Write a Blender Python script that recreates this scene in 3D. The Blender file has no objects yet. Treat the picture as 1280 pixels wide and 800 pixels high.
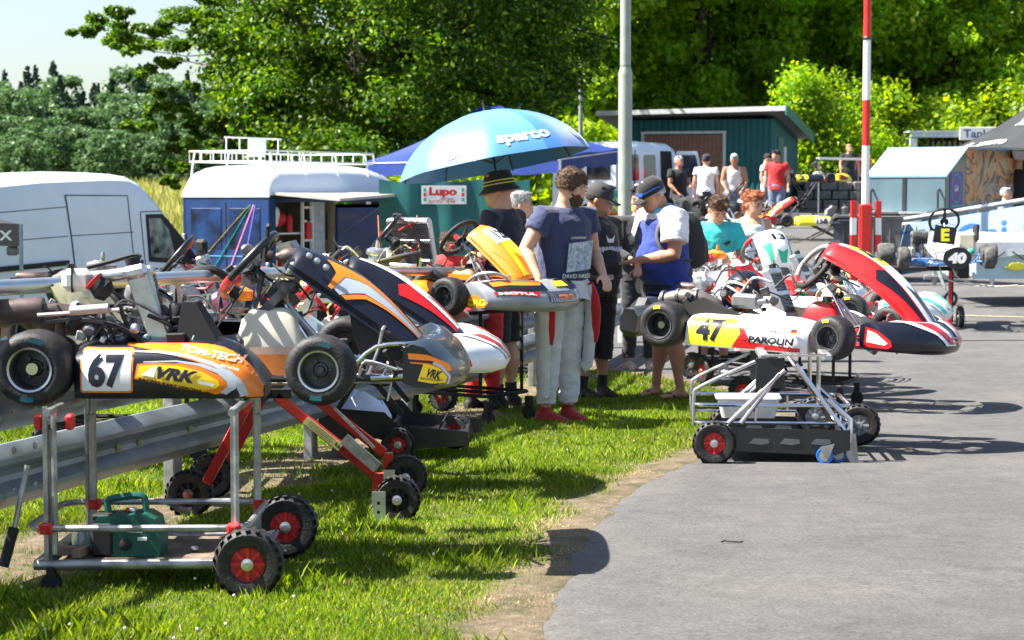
import bpy, math, random
import numpy as np
from mathutils import Vector, Matrix, noise
from mathutils.geometry import tessellate_polygon
random.seed(7)
NR = np.random.default_rng(11)
R = math.radians
S = bpy.context.scene
COL = S.collection

# ------------------------------------------------------------------ camera
F = 2489.0
PITCH = math.atan((400 - 245) / F)
CAMZ = 1.6
cam_d = bpy.data.cameras.new('camera')
cam = bpy.data.objects.new('camera', cam_d)
COL.objects.link(cam)
cam_d.lens = 70
cam_d.sensor_width = 36
cam_d.clip_end = 2000
cam_d.clip_start = 0.1
cam_d.dof.use_dof = True
cam_d.dof.focus_distance = 9.5
cam_d.dof.aperture_fstop = 7.0
cam.location = (0, 0, CAMZ)
cam.rotation_euler = (math.pi / 2 - PITCH, 0, 0)
S.camera = cam

# ------------------------------------------------------------------ world and sun
SUN_EL, SUN_AZ = R(54), R(267)      # azimuth clockwise from +Y: the sun stands at the left, a little beyond the scene
W = bpy.data.worlds.new('World')
S.world = W
W.use_nodes = True
wn = W.node_tree.nodes
sky = wn.new('ShaderNodeTexSky')
sky.sky_type = 'NISHITA'
sky.sun_disc = False
sky.sun_elevation = SUN_EL
sky.sun_rotation = SUN_AZ
sky.air_density = 1.0
sky.dust_density = 1.6
sky.ozone_density = 1.0
W.node_tree.links.new(sky.outputs[0], wn['Background'].inputs[0])
wn['Background'].inputs[1].default_value = 0.062
sun_d = bpy.data.lights.new('sun', 'SUN')
sun_d.energy = 5.0
sun_d.angle = R(0.53)
sun_d.color = (1.0, 0.95, 0.87)
sun = bpy.data.objects.new('sun', sun_d)
COL.objects.link(sun)
sd = Vector((math.sin(SUN_AZ) * math.cos(SUN_EL), math.cos(SUN_AZ) * math.cos(SUN_EL), math.sin(SUN_EL)))
sun.rotation_euler = sd.to_track_quat('Z', 'Y').to_euler()
S.view_settings.view_transform = 'Standard'
S.view_settings.look = 'None'
S.view_settings.exposure = 1.82
S.view_settings.gamma = 1
S.view_settings.use_curve_mapping = False

# ------------------------------------------------------------------ places
def sm(a, b, x):
    t = max(0.0, min(1.0, (x - a) / (b - a)))
    return t * t * (3 - 2 * t)
ZK = [(-50, .3), (0, .27), (7.2, .195), (11.5, .105), (15, -.045), (19, -.06), (24, .0), (34, .4), (42, .72), (48, .9), (60, 1.35), (80, 2.0), (100, 2.2), (2000, 2.2)]
ZX = [a for a, b in ZK]; ZZ = [b for a, b in ZK]
def zbase(y):
    return float((np.interp(y - 1.5, ZX, ZZ) + 2 * np.interp(y, ZX, ZZ) + np.interp(y + 1.5, ZX, ZZ)) / 4)
def gz(x, y):
    z = zbase(y)
    low = sm(0.5, -3.2, x) * sm(15, 27, y)
    zl = -.66 + .045 * max(0, y - 40)
    if y > 80:
        zl = 1.14 + .012 * (y - 80)
    if y > 165:
        zl += .055 * (min(y, 290) - 165)
    f = low * sm(12, -8, x - (y - 60) * 0.25 if y > 60 else -99)
    return z * (1 - f) + zl * f
def P(px, py, d):
    u = (px - 640) / F; v = (400 - py) / F
    dy = math.cos(PITCH) + v * math.sin(PITCH); dz = -math.sin(PITCH) + v * math.cos(PITCH)
    return Vector((u / dy * d, d, CAMZ + dz / dy * d))
def X(px, d):
    return (px - 640) / F * d
def GP(px, d):
    x = X(px, d)
    return Vector((x, d, gz(x, d)))

# ------------------------------------------------------------------ materials
MC = {}
def mat(name, col, rough=.5, metal=0.0, var=.12, nscale=8.0, bump=0.0, bscale=60.0, spec=.5, trans=0.0, coat=0.0, emit=None, alpha=1.0, dirt=0.0, col2=None, stretch=None, sheen=0.0):
    if name in MC:
        return MC[name]
    m = bpy.data.materials.new(name)
    m.use_nodes = True
    nt = m.node_tree; n = nt.nodes; L = nt.links
    b = n['Principled BSDF']
    b.inputs['Roughness'].default_value = rough
    b.inputs['Metallic'].default_value = metal
    b.inputs['Specular IOR Level'].default_value = spec
    if coat:
        b.inputs['Coat Weight'].default_value = coat
        b.inputs['Coat Roughness'].default_value = .08
    if trans:
        b.inputs['Transmission Weight'].default_value = trans
    if sheen:
        b.inputs['Sheen Weight'].default_value = sheen
    if alpha < 1:
        b.inputs['Alpha'].default_value = alpha
    tc = n.new('ShaderNodeTexCoord')
    mp = n.new('ShaderNodeMapping')
    L.new(tc.outputs['Object'], mp.inputs[0])
    if stretch:
        mp.inputs['Scale'].default_value = stretch
    nz = n.new('ShaderNodeTexNoise')
    nz.inputs['Scale'].default_value = nscale
    nz.inputs['Detail'].default_value = 5
    L.new(mp.outputs[0], nz.inputs[0])
    mx = n.new('ShaderNodeMixRGB')
    c = Vector(col[:3])
    c2 = Vector(col2[:3]) if col2 else c * (1 - var * 2)
    mx.inputs[1].default_value = (*c2, 1)
    cc = c * (1 + var) if not col2 else c
    mx.inputs[2].default_value = (min(cc.x, 1), min(cc.y, 1), min(cc.z, 1), 1)
    rp = n.new('ShaderNodeMapRange')
    rp.inputs[1].default_value = .3; rp.inputs[2].default_value = .7
    L.new(nz.outputs[0], rp.inputs[0])
    L.new(rp.outputs[0], mx.inputs[0])
    out = mx.outputs[0]
    if dirt:
        n2 = n.new('ShaderNodeTexNoise'); n2.inputs['Scale'].default_value = nscale * 3.1; n2.inputs['Detail'].default_value = 8
        L.new(mp.outputs[0], n2.inputs[0])
        r2 = n.new('ShaderNodeMapRange'); r2.inputs[1].default_value = .52; r2.inputs[2].default_value = .75; r2.inputs[4].default_value = dirt
        L.new(n2.outputs[0], r2.inputs[0])
        m2 = n.new('ShaderNodeMixRGB'); m2.inputs[2].default_value = (.14, .11, .085, 1)
        L.new(r2.outputs[0], m2.inputs[0]); L.new(out, m2.inputs[1])
        out = m2.outputs[0]
    L.new(out, b.inputs['Base Color'])
    rr = n.new('ShaderNodeMapRange'); rr.inputs[3].default_value = max(0.02, rough - .08); rr.inputs[4].default_value = min(1, rough + .12)
    L.new(nz.outputs[0], rr.inputs[0]); L.new(rr.outputs[0], b.inputs['Roughness'])
    if bump:
        n3 = n.new('ShaderNodeTexNoise'); n3.inputs['Scale'].default_value = bscale; n3.inputs['Detail'].default_value = 4
        L.new(mp.outputs[0], n3.inputs[0])
        bp = n.new('ShaderNodeBump'); bp.inputs['Strength'].default_value = bump; bp.inputs['Distance'].default_value = .01
        L.new(n3.outputs[0], bp.inputs['Height']); L.new(bp.outputs[0], b.inputs['Normal'])
    if emit:
        b.inputs['Emission Color'].default_value = (*emit[:3], 1); b.inputs['Emission Strength'].default_value = emit[3]
    MC[name] = m
    return m
def cmat(name, hexs, rough=.45, **k):
    h = hexs.lstrip('#')
    c = [int(h[i:i + 2], 16) / 255 for i in (0, 2, 4)]
    c = [x / 12.92 if x < .04045 else ((x + .055) / 1.055) ** 2.4 for x in c]
    return mat(name, c, rough, **k)

RUB = mat('tyre_rubber', (.013, .013, .014), .6, var=.25, nscale=14, bump=.25, bscale=120, dirt=.25)
RUBW = mat('worn_tyre_rubber', (.10, .095, .09), .8, var=.35, nscale=18, bump=.4, bscale=90)
ALU = mat('aluminium', (.62, .63, .65), .32, .9, var=.12, nscale=20)
CHR = mat('chromed_tube', (.75, .75, .77), .12, 1.0, var=.06)
ZINC = mat('galvanised_steel', (.42, .43, .43), .42, .75, var=.2, nscale=16, dirt=.3)
DSTEEL = mat('dark_steel', (.10, .10, .105), .45, .6, var=.3, nscale=20)
BLK = mat('black_plastic', (.011, .011, .013), .36, var=.2, nscale=9, coat=.15)
BLKM = mat('matt_black', (.012, .012, .013), .7, var=.25, nscale=12)
GREYP = mat('grey_plastic', (.12, .125, .13), .5, var=.2)
WHT = mat('white_plastic', (.80, .80, .79), .32, var=.03, coat=.25)
WPAINT = mat('sky_tinted_white_paint', (.70, .77, .86), .3, var=.025, nscale=3, coat=.4)  # white tinted blue: the sky's reflection is put into the paint
REDP = mat('red_gloss', (.52, .012, .014), .32, var=.08, coat=.3)
REDPL = mat('red_plastic', (.62, .02, .02), .42, var=.1)
REDF = mat('red_frame_paint', (.48, .01, .012), .3, var=.1, coat=.4, dirt=.12)
ORA = mat('orange_gloss', (.86, .22, .012), .32, var=.06, coat=.3)
YEL = mat('yellow_gloss', (.85, .58, .01), .35, var=.05, coat=.2)
LYEL = mat('lemon_gloss', (.85, .80, .03), .35, var=.04, coat=.2)
SILV = mat('silver_grey_print', (.42, .46, .50), .35, var=.06, coat=.2)
BLUP = mat('blue_paint', (.02, .09, .35), .35, var=.1, coat=.3)
SKYB = mat('light_blue_print', (.30, .50, .70), .35, var=.05, coat=.2)
GREENP = mat('green_print', (.03, .42, .22), .4, var=.08)
PURP = mat('purple_print', (.12, .05, .35), .4, var=.1)
NAVY = mat('navy_black_print', (.007, .008, .017), .33, var=.15, coat=.25)
TANKM = mat('translucent_tank_plastic', (.78, .72, .58), .38, var=.05, trans=.15)
FUEL = mat('orange_fuel_behind_plastic', (.80, .26, .06), .35, var=.12, nscale=12)
FIBER = mat('raw_fibreglass', (.56, .56, .40), .4, var=.12, nscale=30)
SEATG = mat('grey_seat_shell', (.25, .25, .26), .35, .5, var=.12)
ENG = mat('cast_aluminium', (.34, .34, .34), .5, .7, var=.3, nscale=40, dirt=.4)
RUST = mat('brown_exhaust_steel', (.11, .08, .075), .5, .6, var=.35, nscale=14)
SKIN = mat('skin', (.60, .33, .22), .5, var=.07, nscale=14, spec=.35)
SKIN2 = mat('tanned_skin', (.44, .22, .14), .5, var=.08, nscale=14, spec=.35)
WOODP = mat('plywood', (.30, .22, .15), .7, var=.2)
GLASSD = mat('dark_window_glass', (.02, .025, .03), .06, var=.1, spec=.9, coat=.5)

# ------------------------------------------------------------------ mesh collector
def frame(d):
    d = Vector(d).normalized()
    a = Vector((0, 0, 1)) if abs(d.z) < .9 else Vector((1, 0, 0))
    x = a.cross(d).normalized()
    return x, d.cross(x).normalized(), d
class K:
    def __init__(s):
        s.v = []; s.f = []; s.m = []; s.at = []
    def add(s, vs, fs, m=0):
        o = len(s.v); s.at.append(o)
        s.v += [tuple(v) for v in vs]
        s.f += [tuple(i + o for i in f) for f in fs]
        s.m += [m] * len(fs)
        return s
    def box(s, c, d, m=0, rot=None, b=0.0):
        hx, hy, hz = d[0] / 2, d[1] / 2, d[2] / 2
        c = Vector(c)
        if isinstance(rot, (int, float)):
            rot = Matrix.Rotation(rot, 3, 'Z')
        vs = []; fs = []
        if b <= 0:
            for x in (-hx, hx):
                for y in (-hy, hy):
                    for z in (-hz, hz):
                        vs.append(Vector((x, y, z)))
            fs = [(0, 1, 3, 2), (4, 6, 7, 5), (0, 4, 5, 1), (2, 3, 7, 6), (0, 2, 6, 4), (1, 5, 7, 3)]
        else:
            b = min(b, hx * .9, hy * .9, hz * .9)
            idx = {}
            for sx in (-1, 1):
                for sy in (-1, 1):
                    for sz in (-1, 1):
                        for a in range(3):
                            p = [sx * (hx - b), sy * (hy - b), sz * (hz - b)]
                            p[a] = (sx, sy, sz)[a] * (hx, hy, hz)[a]
                            idx[(sx, sy, sz, a)] = len(vs); vs.append(Vector(p))
            g = idx
            for a in range(3):
                o1, o2 = (a + 1) % 3, (a + 2) % 3
                for sg in (-1, 1):
                    q = []
                    for e, h in ((-1, -1), (1, -1), (1, 1), (-1, 1)):
                        k = [0, 0, 0]; k[a] = sg; k[o1] = e; k[o2] = h
                        q.append(g[(k[0], k[1], k[2], a)])
                    fs.append(tuple(q) if sg > 0 else tuple(reversed(q)))
                for e in (-1, 1):
                    for h in (-1, 1):
                        k0 = [0, 0, 0]; k1 = [0, 0, 0]
                        k0[a] = -1; k1[a] = 1; k0[o1] = k1[o1] = e; k0[o2] = k1[o2] = h
                        q = (g[(*k0, o1)], g[(*k1, o1)], g[(*k1, o2)], g[(*k0, o2)])
                        fs.append(q if e * h > 0 else tuple(reversed(q)))
            for sx in (-1, 1):
                for sy in (-1, 1):
                    for sz in (-1, 1):
                        q = (g[(sx, sy, sz, 0)], g[(sx, sy, sz, 1)], g[(sx, sy, sz, 2)])
                        fs.append(q if sx * sy * sz > 0 else tuple(reversed(q)))
        if rot is not None:
            vs = [rot @ v for v in vs]
        return s.add([v + c for v in vs], fs, m)
    def beam(s, a, b, w, h, m=0, bev=0.0):
        a = Vector(a); b = Vector(b); d = b - a
        x, y, z = frame(d)
        if abs(d.normalized().z) < .9:
            rot = Matrix((d.normalized(), Vector((0, 0, 1)).cross(d).normalized(), d.normalized().cross(Vector((0, 0, 1)).cross(d).normalized()))).transposed()
        else:
            rot = Matrix((z, x, y)).transposed()
        return s.box((a + b) / 2, (d.length, w, h), m, rot, bev)
    def tube(s, pts, r, n=8, m=0, closed=False, caps=True, sy=1.0):
        pts = [Vector(p) for p in pts]
        k = len(pts)
        rs = r if isinstance(r, (list, tuple)) else [r] * k
        vs = []
        d0 = (pts[1] - pts[0]).normalized()
        x, y, _ = frame(d0)
        pd = d0
        for i, p in enumerate(pts):
            if closed:
                d = (pts[(i + 1) % k] - pts[i - 1]).normalized()
            elif i == 0: d = d0
            elif i == k - 1: d = (pts[i] - pts[i - 1]).normalized()
            else: d = ((pts[i + 1] - p).normalized() + (p - pts[i - 1]).normalized())
            if d.length < 1e-6: d = pd
            d = d.normalized()
            q = pd.rotation_difference(d)
            x = q @ x; y = q @ y; pd = d
            rr = rs[i]
            for j in range(n):
                a = 2 * math.pi * j / n
                vs.append(p + x * (math.cos(a) * rr) + y * (math.sin(a) * rr * sy))
        fs = []
        for i in range(k if closed else k - 1):
            i2 = (i + 1) % k
            for j in range(n):
                j2 = (j + 1) % n
                fs.append((i * n + j, i * n + j2, i2 * n + j2, i2 * n + j))
        if caps and not closed:
            fs.append(tuple(reversed(range(n)))); fs.append(tuple((k - 1) * n + j for j in range(n)))
        return s.add(vs, fs, m)
    def lathe(s, prof, o=(0, 0, 0), ax=(0, 0, 1), n=20, m=0, ms=None, closed=False):
        x, y, z = frame(ax); o = Vector(o)
        vs = []
        for r, h in prof:
            for j in range(n):
                a = 2 * math.pi * j / n
                vs.append(o + z * h + x * (math.cos(a) * r) + y * (math.sin(a) * r))
        k = len(prof)
        for i in range(k if closed else k - 1):
            i2 = (i + 1) % k
            fs = [(i * n + j, i * n + (j + 1) % n, i2 * n + (j + 1) % n, i2 * n + j) for j in range(n)]
            if i == 0:
                base = len(s.v); s.add(vs, fs, ms[i] if ms else m)
            else:
                s.f += [tuple(q + base for q in f) for f in fs]; s.m += [ms[i] if ms else m] * len(fs)
        return s
    def prism(s, poly, o, ux, uy, t, m=0):
        o = Vector(o); ux = Vector(ux).normalized(); uy = Vector(uy).normalized(); nz = ux.cross(uy)
        k = len(poly)
        vs = [o + ux * a + uy * b + nz * (t / 2) for a, b in poly] + [o + ux * a + uy * b - nz * (t / 2) for a, b in poly]
        fs = [tuple(range(k)), tuple(reversed(range(k, 2 * k)))]
        fs += [(i, i + k, (i + 1) % k + k, (i + 1) % k) for i in range(k)]
        return s.add(vs, fs, m)
    def grid(s, fn, nu, nv, m=0, closeu=False, mf=None):
        vs = [fn(i / nu, j / nv) for i in range(nu + (0 if closeu else 1)) for j in range(nv + 1)]
        o = len(s.v); s.at.append(o); s.v += [tuple(v) for v in vs]
        kk = nu if closeu else nu + 1
        for i in range(nu):
            for j in range(nv):
                a = i * (nv + 1) + j; b = ((i + 1) % kk) * (nv + 1) + j
                s.f.append((o + a, o + b, o + b + 1, o + a + 1))
                s.m.append(mf((i + .5) / nu, (j + .5) / nv) if mf else m)
        return s
    def loft(s, rings, m=0, caps=True):
        n = len(rings[0]); vs = [p for r in rings for p in r]; fs = []
        for i in range(len(rings) - 1):
            for j in range(n):
                j2 = (j + 1) % n
                fs.append((i * n + j, i * n + j2, (i + 1) * n + j2, (i + 1) * n + j))
        if caps:
            fs.append(tuple(reversed(range(n)))); fs.append(tuple((len(rings) - 1) * n + j for j in range(n)))
        return s.add(vs, fs, m)
    def ell(s, c, r, m=0, n=12, k=8, rot=None):
        c = Vector(c)
        if isinstance(r, (int, float)): r = (r, r, r)
        vs = []; fs = []
        for i in range(1, k):
            t = math.pi * i / k
            for j in range(n):
                a = 2 * math.pi * j / n
                vs.append(Vector((math.sin(t) * math.cos(a) * r[0], math.sin(t) * math.sin(a) * r[1], math.cos(t) * r[2])))
        vs += [Vector((0, 0, r[2])), Vector((0, 0, -r[2]))]
        for i in range(k - 2):
            for j in range(n):
                j2 = (j + 1) % n
                fs.append((i * n + j, (i + 1) * n + j, (i + 1) * n + j2, i * n + j2))
        T = (k - 1) * n; B = T + 1
        for j in range(n):
            fs.append((T, j, (j + 1) % n)); fs.append((B, (k - 2) * n + (j + 1) % n, (k - 2) * n + j))
        if rot is not None: vs = [rot @ v for v in vs]
        return s.add([v + c for v in vs], fs, m)
    def clusters(s):
        # which of the added pieces touch each other
        n = len(s.at); ends = s.at[1:] + [len(s.v)]; bb = []
        for a, b in zip(s.at, ends):
            q = s.v[a:b]; bb.append([(min(c[i] for c in q) - .004, max(c[i] for c in q) + .004) for i in range(3)])
        p = list(range(n))
        def g(a):
            while p[a] != a: a = p[a]
            return a
        for i in range(n):
            for j in range(i):
                if all(bb[i][k][0] <= bb[j][k][1] and bb[j][k][0] <= bb[i][k][1] for k in range(3)):
                    a, b = g(i), g(j)
                    if a != b: p[max(a, b)] = min(a, b)
        cl = {}
        for i in range(n): cl.setdefault(g(i), []).append(i)
        out = []
        for ids in cl.values():
            k = K(); mp = {}
            for i in ids:
                k.at.append(len(k.v))
                for v in range(s.at[i], ends[i]): mp[v] = len(k.v); k.v.append(s.v[v])
            for f, m in zip(s.f, s.m):
                if f[0] in mp: k.f.append(tuple(mp[v] for v in f)); k.m.append(m)
            out.append(k)
        return out
    def build(s, name, mats, parent=None, smooth=38, loc=None, split=True):
        if parent and split and loc is None and 1 < len(s.at) <= 60:
            c = s.clusters()
            if 1 < len(c) <= 14:
                r = [q.build(name, mats, parent, smooth, None, False) for q in c]
                return r[0]
        me = bpy.data.meshes.new(name)
        me.from_pydata(s.v, [], s.f)
        if not isinstance(mats, (list, tuple)): mats = [mats]
        for q in mats: me.materials.append(q)
        if len(mats) > 1: me.polygons.foreach_set('material_index', s.m)
        if smooth:
            me.polygons.foreach_set('use_smooth', [True] * len(me.polygons))
            try: me.set_sharp_from_angle(angle=R(smooth))
            except Exception: pass
        me.update()
        o = bpy.data.objects.new(name, me)
        COL.objects.link(o)
        if parent: o.parent = parent
        if loc is not None: o.location = loc
        return o
def tag(o, label, cat, group=None):
    o['label'] = label; o['category'] = cat
    if group: o['group'] = group
    return o
def kind(o, k):
    o['kind'] = k
    return o
def thing(name, label, cat, loc=(0, 0, 0), rz=0.0, group=None, tilt=None):
    o = bpy.data.objects.new(name, None)
    o.empty_display_size = .1
    COL.objects.link(o); o.location = loc
    o.rotation_euler = (tilt[0], tilt[1], rz) if tilt else (0, 0, rz)
    return tag(o, label, cat, group)
def dup(root, loc, rz=None, label=None, sc=None):
    KIDS = {}
    for o in COL.objects:
        if o.parent: KIDS.setdefault(o.parent, []).append(o)
    def cp(o, par):
        c = o.copy(); COL.objects.link(c)
        if par: c.parent = par
        for ch in KIDS.get(o, []): cp(ch, c)
        return c
    r = cp(root, None); r.location = loc
    if rz is not None: r.rotation_euler[2] = rz
    if label: r['label'] = label
    if sc: r.scale = sc if isinstance(sc, (tuple, list)) else (sc, sc, sc)
    return r

# fast leaf / blade meshes
def npmesh(name, verts, faces_n, idx, mats, parent=None, mi=None):
    me = bpy.data.meshes.new(name)
    nv = len(verts); nf = len(idx) // faces_n
    me.vertices.add(nv); me.vertices.foreach_set('co', np.asarray(verts, dtype=np.float32).ravel())
    me.loops.add(len(idx)); me.loops.foreach_set('vertex_index', np.asarray(idx, dtype=np.int32))
    me.polygons.add(nf)
    me.polygons.foreach_set('loop_start', np.arange(0, nf * faces_n, faces_n, dtype=np.int32))
    me.polygons.foreach_set('loop_total', np.full(nf, faces_n, dtype=np.int32))
    for m in (mats if isinstance(mats, (list, tuple)) else [mats]): me.materials.append(m)
    if mi is not None: me.polygons.foreach_set('material_index', np.asarray(mi, dtype=np.int32))
    me.update(calc_edges=True)
    o = bpy.data.objects.new(name, me); COL.objects.link(o)
    if parent: o.parent = parent
    return o

# ------------------------------------------------------------------ lettering and print
_TC = {}
def text2d(s, size=1.0, bold=0.0, shear=0.0, space=1.0):
    key = (s, bold, shear, space)
    if key not in _TC:
        cu = bpy.data.curves.new('t', 'FONT'); cu.body = s; cu.size = 1; cu.offset = bold; cu.shear = shear; cu.space_character = space
        cu.fill_mode = 'FRONT'; cu.resolution_u = 3
        ob = bpy.data.objects.new('t', cu); COL.objects.link(ob)
        bpy.context.view_layer.update()
        me = bpy.data.meshes.new_from_object(ob.evaluated_get(bpy.context.evaluated_depsgraph_get()))
        vs = [(v.co.x, v.co.y) for v in me.vertices]; fs = [tuple(p.vertices) for p in me.polygons]
        bpy.data.objects.remove(ob); bpy.data.curves.remove(cu); bpy.data.meshes.remove(me)
        xs = [v[0] for v in vs]; ys = [v[1] for v in vs]
        w = max(xs) - min(xs); h = max(ys) - min(ys); x0 = min(xs); y0 = min(ys)
        _TC[key] = ([((x - x0) / h, (y - y0) / h) for x, y in vs], fs, w / h)
    return _TC[key]
def put_text(k, s, fn, a, b, h, w=None, m=0, bold=0.02, shear=0, ang=0.0, maxe=None, space=1.0):
    """text with lower-left corner (a,b), height h, optional total width w, mapped through fn(a,b)"""
    vs, fs, asp = text2d(s, 1, bold, shear, space)
    ww = w / (asp * h) if w else 1.0
    ca, sa = math.cos(ang), math.sin(ang)
    pts = []
    for x, y in vs:
        x = x * h * ww; y = y * h
        pts.append((a + x * ca - y * sa, b + x * sa + y * ca))
    if maxe: pts, fs = subdiv(pts, fs, maxe)
    k.add([fn(p[0], p[1]) for p in pts], fs, m)
def subdiv(pts, fs, e):
    pts = list(pts); out = []
    tris = []
    for f in fs:
        for i in range(1, len(f) - 1): tris.append((f[0], f[i], f[i + 1]))
    st = tris; cache = {}
    def mid(i, j):
        kk = (min(i, j), max(i, j))
        if kk not in cache:
            pts.append(((pts[i][0] + pts[j][0]) / 2, (pts[i][1] + pts[j][1]) / 2)); cache[kk] = len(pts) - 1
        return cache[kk]
    while st:
        t = st.pop()
        ls = [math.dist(pts[t[i]], pts[t[(i + 1) % 3]]) for i in range(3)]
        mx = max(ls)
        if mx <= e: out.append(t); continue
        i = ls.index(mx); a, b, c = t[i], t[(i + 1) % 3], t[(i + 2) % 3]
        q = mid(a, b)
        st.append((a, q, c)); st.append((q, b, c))
    return pts, out
def put_poly(k, poly, fn, m=0, e=.05):
    tr = tessellate_polygon([[Vector((p[0], p[1], 0)) for p in poly]])
    fs = []
    for t in tr:
        a, b, c = [poly[i] for i in t]
        if (b[0] - a[0]) * (c[1] - a[1]) - (b[1] - a[1]) * (c[0] - a[0]) < 0: t = (t[0], t[2], t[1])
        fs.append(tuple(t))
    pts, fs = subdiv(poly, fs, e)
    k.add([fn(p[0], p[1]) for p in pts], fs, m)
def band(top, bot):
    return list(bot) + list(reversed(top))
def arc(cx, cy, rx, ry, a0, a1, n=10):
    return [(cx + rx * math.cos(R(a0 + (a1 - a0) * i / n)), cy + ry * math.sin(R(a0 + (a1 - a0) * i / n))) for i in range(n + 1)]
def rrect(x0, y0, x1, y1, r, n=4):
    return arc(x1 - r, y0 + r, r, r, -90, 0, n) + arc(x1 - r, y1 - r, r, r, 0, 90, n) + arc(x0 + r, y1 - r, r, r, 90, 180, n) + arc(x0 + r, y0 + r, r, r, 180, 270, n)
# ================================================================== THE SETTING
def leafmat(name, c1, c2, c3, tr=.35):
    m = bpy.data.materials.new(name); m.use_nodes = True
    nt = m.node_tree; n = nt.nodes; L = nt.links; b = n['Principled BSDF']
    g = n.new('ShaderNodeNewGeometry'); rp = n.new('ShaderNodeValToRGB')
    L.new(g.outputs['Random Per Island'], rp.inputs[0])
    rp.color_ramp.elements[0].color = (*c1, 1); rp.color_ramp.elements[1].color = (*c3, 1)
    e = rp.color_ramp.elements.new(.55); e.color = (*c2, 1)
    tc = n.new('ShaderNodeTexCoord'); nz = n.new('ShaderNodeTexNoise'); nz.inputs['Scale'].default_value = .55; nz.inputs['Detail'].default_value = 3
    L.new(tc.outputs['Object'], nz.inputs[0])
    mr = n.new('ShaderNodeMapRange'); mr.inputs[1].default_value = .35; mr.inputs[2].default_value = .65; mr.inputs[3].default_value = .65; mr.inputs[4].default_value = 1.35
    L.new(nz.outputs[0], mr.inputs[0])
    mu = n.new('ShaderNodeMixRGB'); mu.blend_type = 'MULTIPLY'; mu.inputs[0].default_value = 1
    L.new(rp.outputs[0], mu.inputs[1]); L.new(mr.outputs[0], mu.inputs[2])
    L.new(mu.outputs[0], b.inputs['Base Color']); b.inputs['Roughness'].default_value = .45; b.inputs['Specular IOR Level'].default_value = .25
    t = n.new('ShaderNodeBsdfTranslucent'); hs = n.new('ShaderNodeHueSaturation'); hs.inputs['Hue'].default_value = .487; hs.inputs['Saturation'].default_value = 1.15; hs.inputs['Value'].default_value = 1.7
    L.new(mu.outputs[0], hs.inputs['Color']); L.new(hs.outputs[0], t.inputs[0])
    mx = n.new('ShaderNodeMixShader'); mx.inputs[0].default_value = tr
    L.new(b.outputs[0], mx.inputs[1]); L.new(t.outputs[0], mx.inputs[2]); L.new(mx.outputs[0], n['Material Output'].inputs[0])
    return m
LEAF_OAK = leafmat('oak_leaves', (.020, .062, .008), (.055, .13, .012), (.20, .31, .025), .42)
LEAF_MID = leafmat('maple_leaves', (.08, .17, .014), (.21, .34, .02), (.40, .51, .035), .55)
LEAF_YEL = leafmat('light_leaves', (.09, .21, .014), (.20, .35, .02), (.36, .48, .04), .55)
LEAF_FAR = leafmat('hazed_broadleaf_foliage', (.06, .12, .05), (.085, .16, .06), (.13, .21, .08), .3)  # lightened greens: the distance haze is put into the leaf colour
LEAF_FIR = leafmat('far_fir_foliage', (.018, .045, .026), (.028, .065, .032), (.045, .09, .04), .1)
BARK = mat('bark', (.06, .045, .032), .9, var=.3, nscale=6, bump=.8, bscale=14, stretch=(1, 1, .3))

def leaf_verts(cen, rad, cnt, size, up=.3, hollow=.45, aspect=.6):
    cen = np.repeat(np.asarray(cen, float), cnt, axis=0); rad = np.repeat(np.asarray(rad, float), cnt, axis=0)
    n = len(cen)
    d = NR.normal(size=(n, 3)); d /= np.linalg.norm(d, axis=1)[:, None]
    r = (hollow + (1 - hollow) * NR.random(n) ** .7) * (1 + .18 * NR.normal(size=n))
    p = cen + d * r[:, None] * rad
    nm = d * .5 + NR.normal(size=(n, 3)) * .6; nm[:, 2] += up; nm /= np.linalg.norm(nm, axis=1)[:, None]
    t = np.cross(nm, NR.normal(size=(n, 3))); t /= np.linalg.norm(t, axis=1)[:, None] + 1e-9
    b = np.cross(nm, t)
    s = size * (.6 + .8 * NR.random(n))[:, None]
    v = np.stack([p - t * s, p - b * s * aspect, p + t * s, p + b * s * aspect], axis=1).reshape(-1, 3)
    return v
def leaf_obj(name, v, m, parent=None):
    return npmesh(name, v, 4, np.arange(len(v)), m, parent)
def limb(k, a, b, r0, r1, bend=.12, n=6, seg=6):
    a = Vector(a); b = Vector(b); L_ = (b - a).length
    pts = []
    off = Vector((random.uniform(-1, 1), random.uniform(-1, 1), random.uniform(-.3, .8))) * L_ * bend
    for i in range(seg + 1):
        t = i / seg
        pts.append(a.lerp(b, t) + off * math.sin(math.pi * t) + Vector((random.uniform(-1, 1), random.uniform(-1, 1), random.uniform(-1, 1))) * L_ * .015 * (1 if 0 < i < seg else 0))
    k.tube(pts, [r0 + (r1 - r0) * (i / seg) for i in range(seg + 1)], n, 0)
    return pts
_CR = {}
def crown_mesh(key, rx, rz, nclump, per, size, mt, base=.0, lobes=9, seed=1, hollow=.5):
    """crown around the origin: limbs to lobes, lobes filled with leaf clumps"""
    rg = random.Random(seed)
    cen = []; rad = []; lob = []
    for i in range(lobes):
        t = rg.random(); a = i * 2.399 + rg.random()
        zz = -rz + 2 * rz * (i + .5) / lobes
        rr = rx * math.sqrt(max(.05, 1 - (zz / rz) ** 2)) * (.55 + .2 * rg.random())
        lob.append((Vector((math.cos(a) * rr, math.sin(a) * rr, zz * .8)), rx * (.38 + .22 * rg.random())))
    for i in range(nclump):
        c, r = lob[i % lobes]
        d = Vector((rg.gauss(0, 1), rg.gauss(0, 1), rg.gauss(0, 1))).normalized() * r * (.55 + .5 * rg.random())
        cen.append(tuple(c + d)); q = r * (.20 + .20 * rg.random()); rad.append((q * 1.25, q * 1.25, q * .8))
    v = leaf_verts(cen, rad, per, size, hollow=hollow)
    return v, lob
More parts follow.
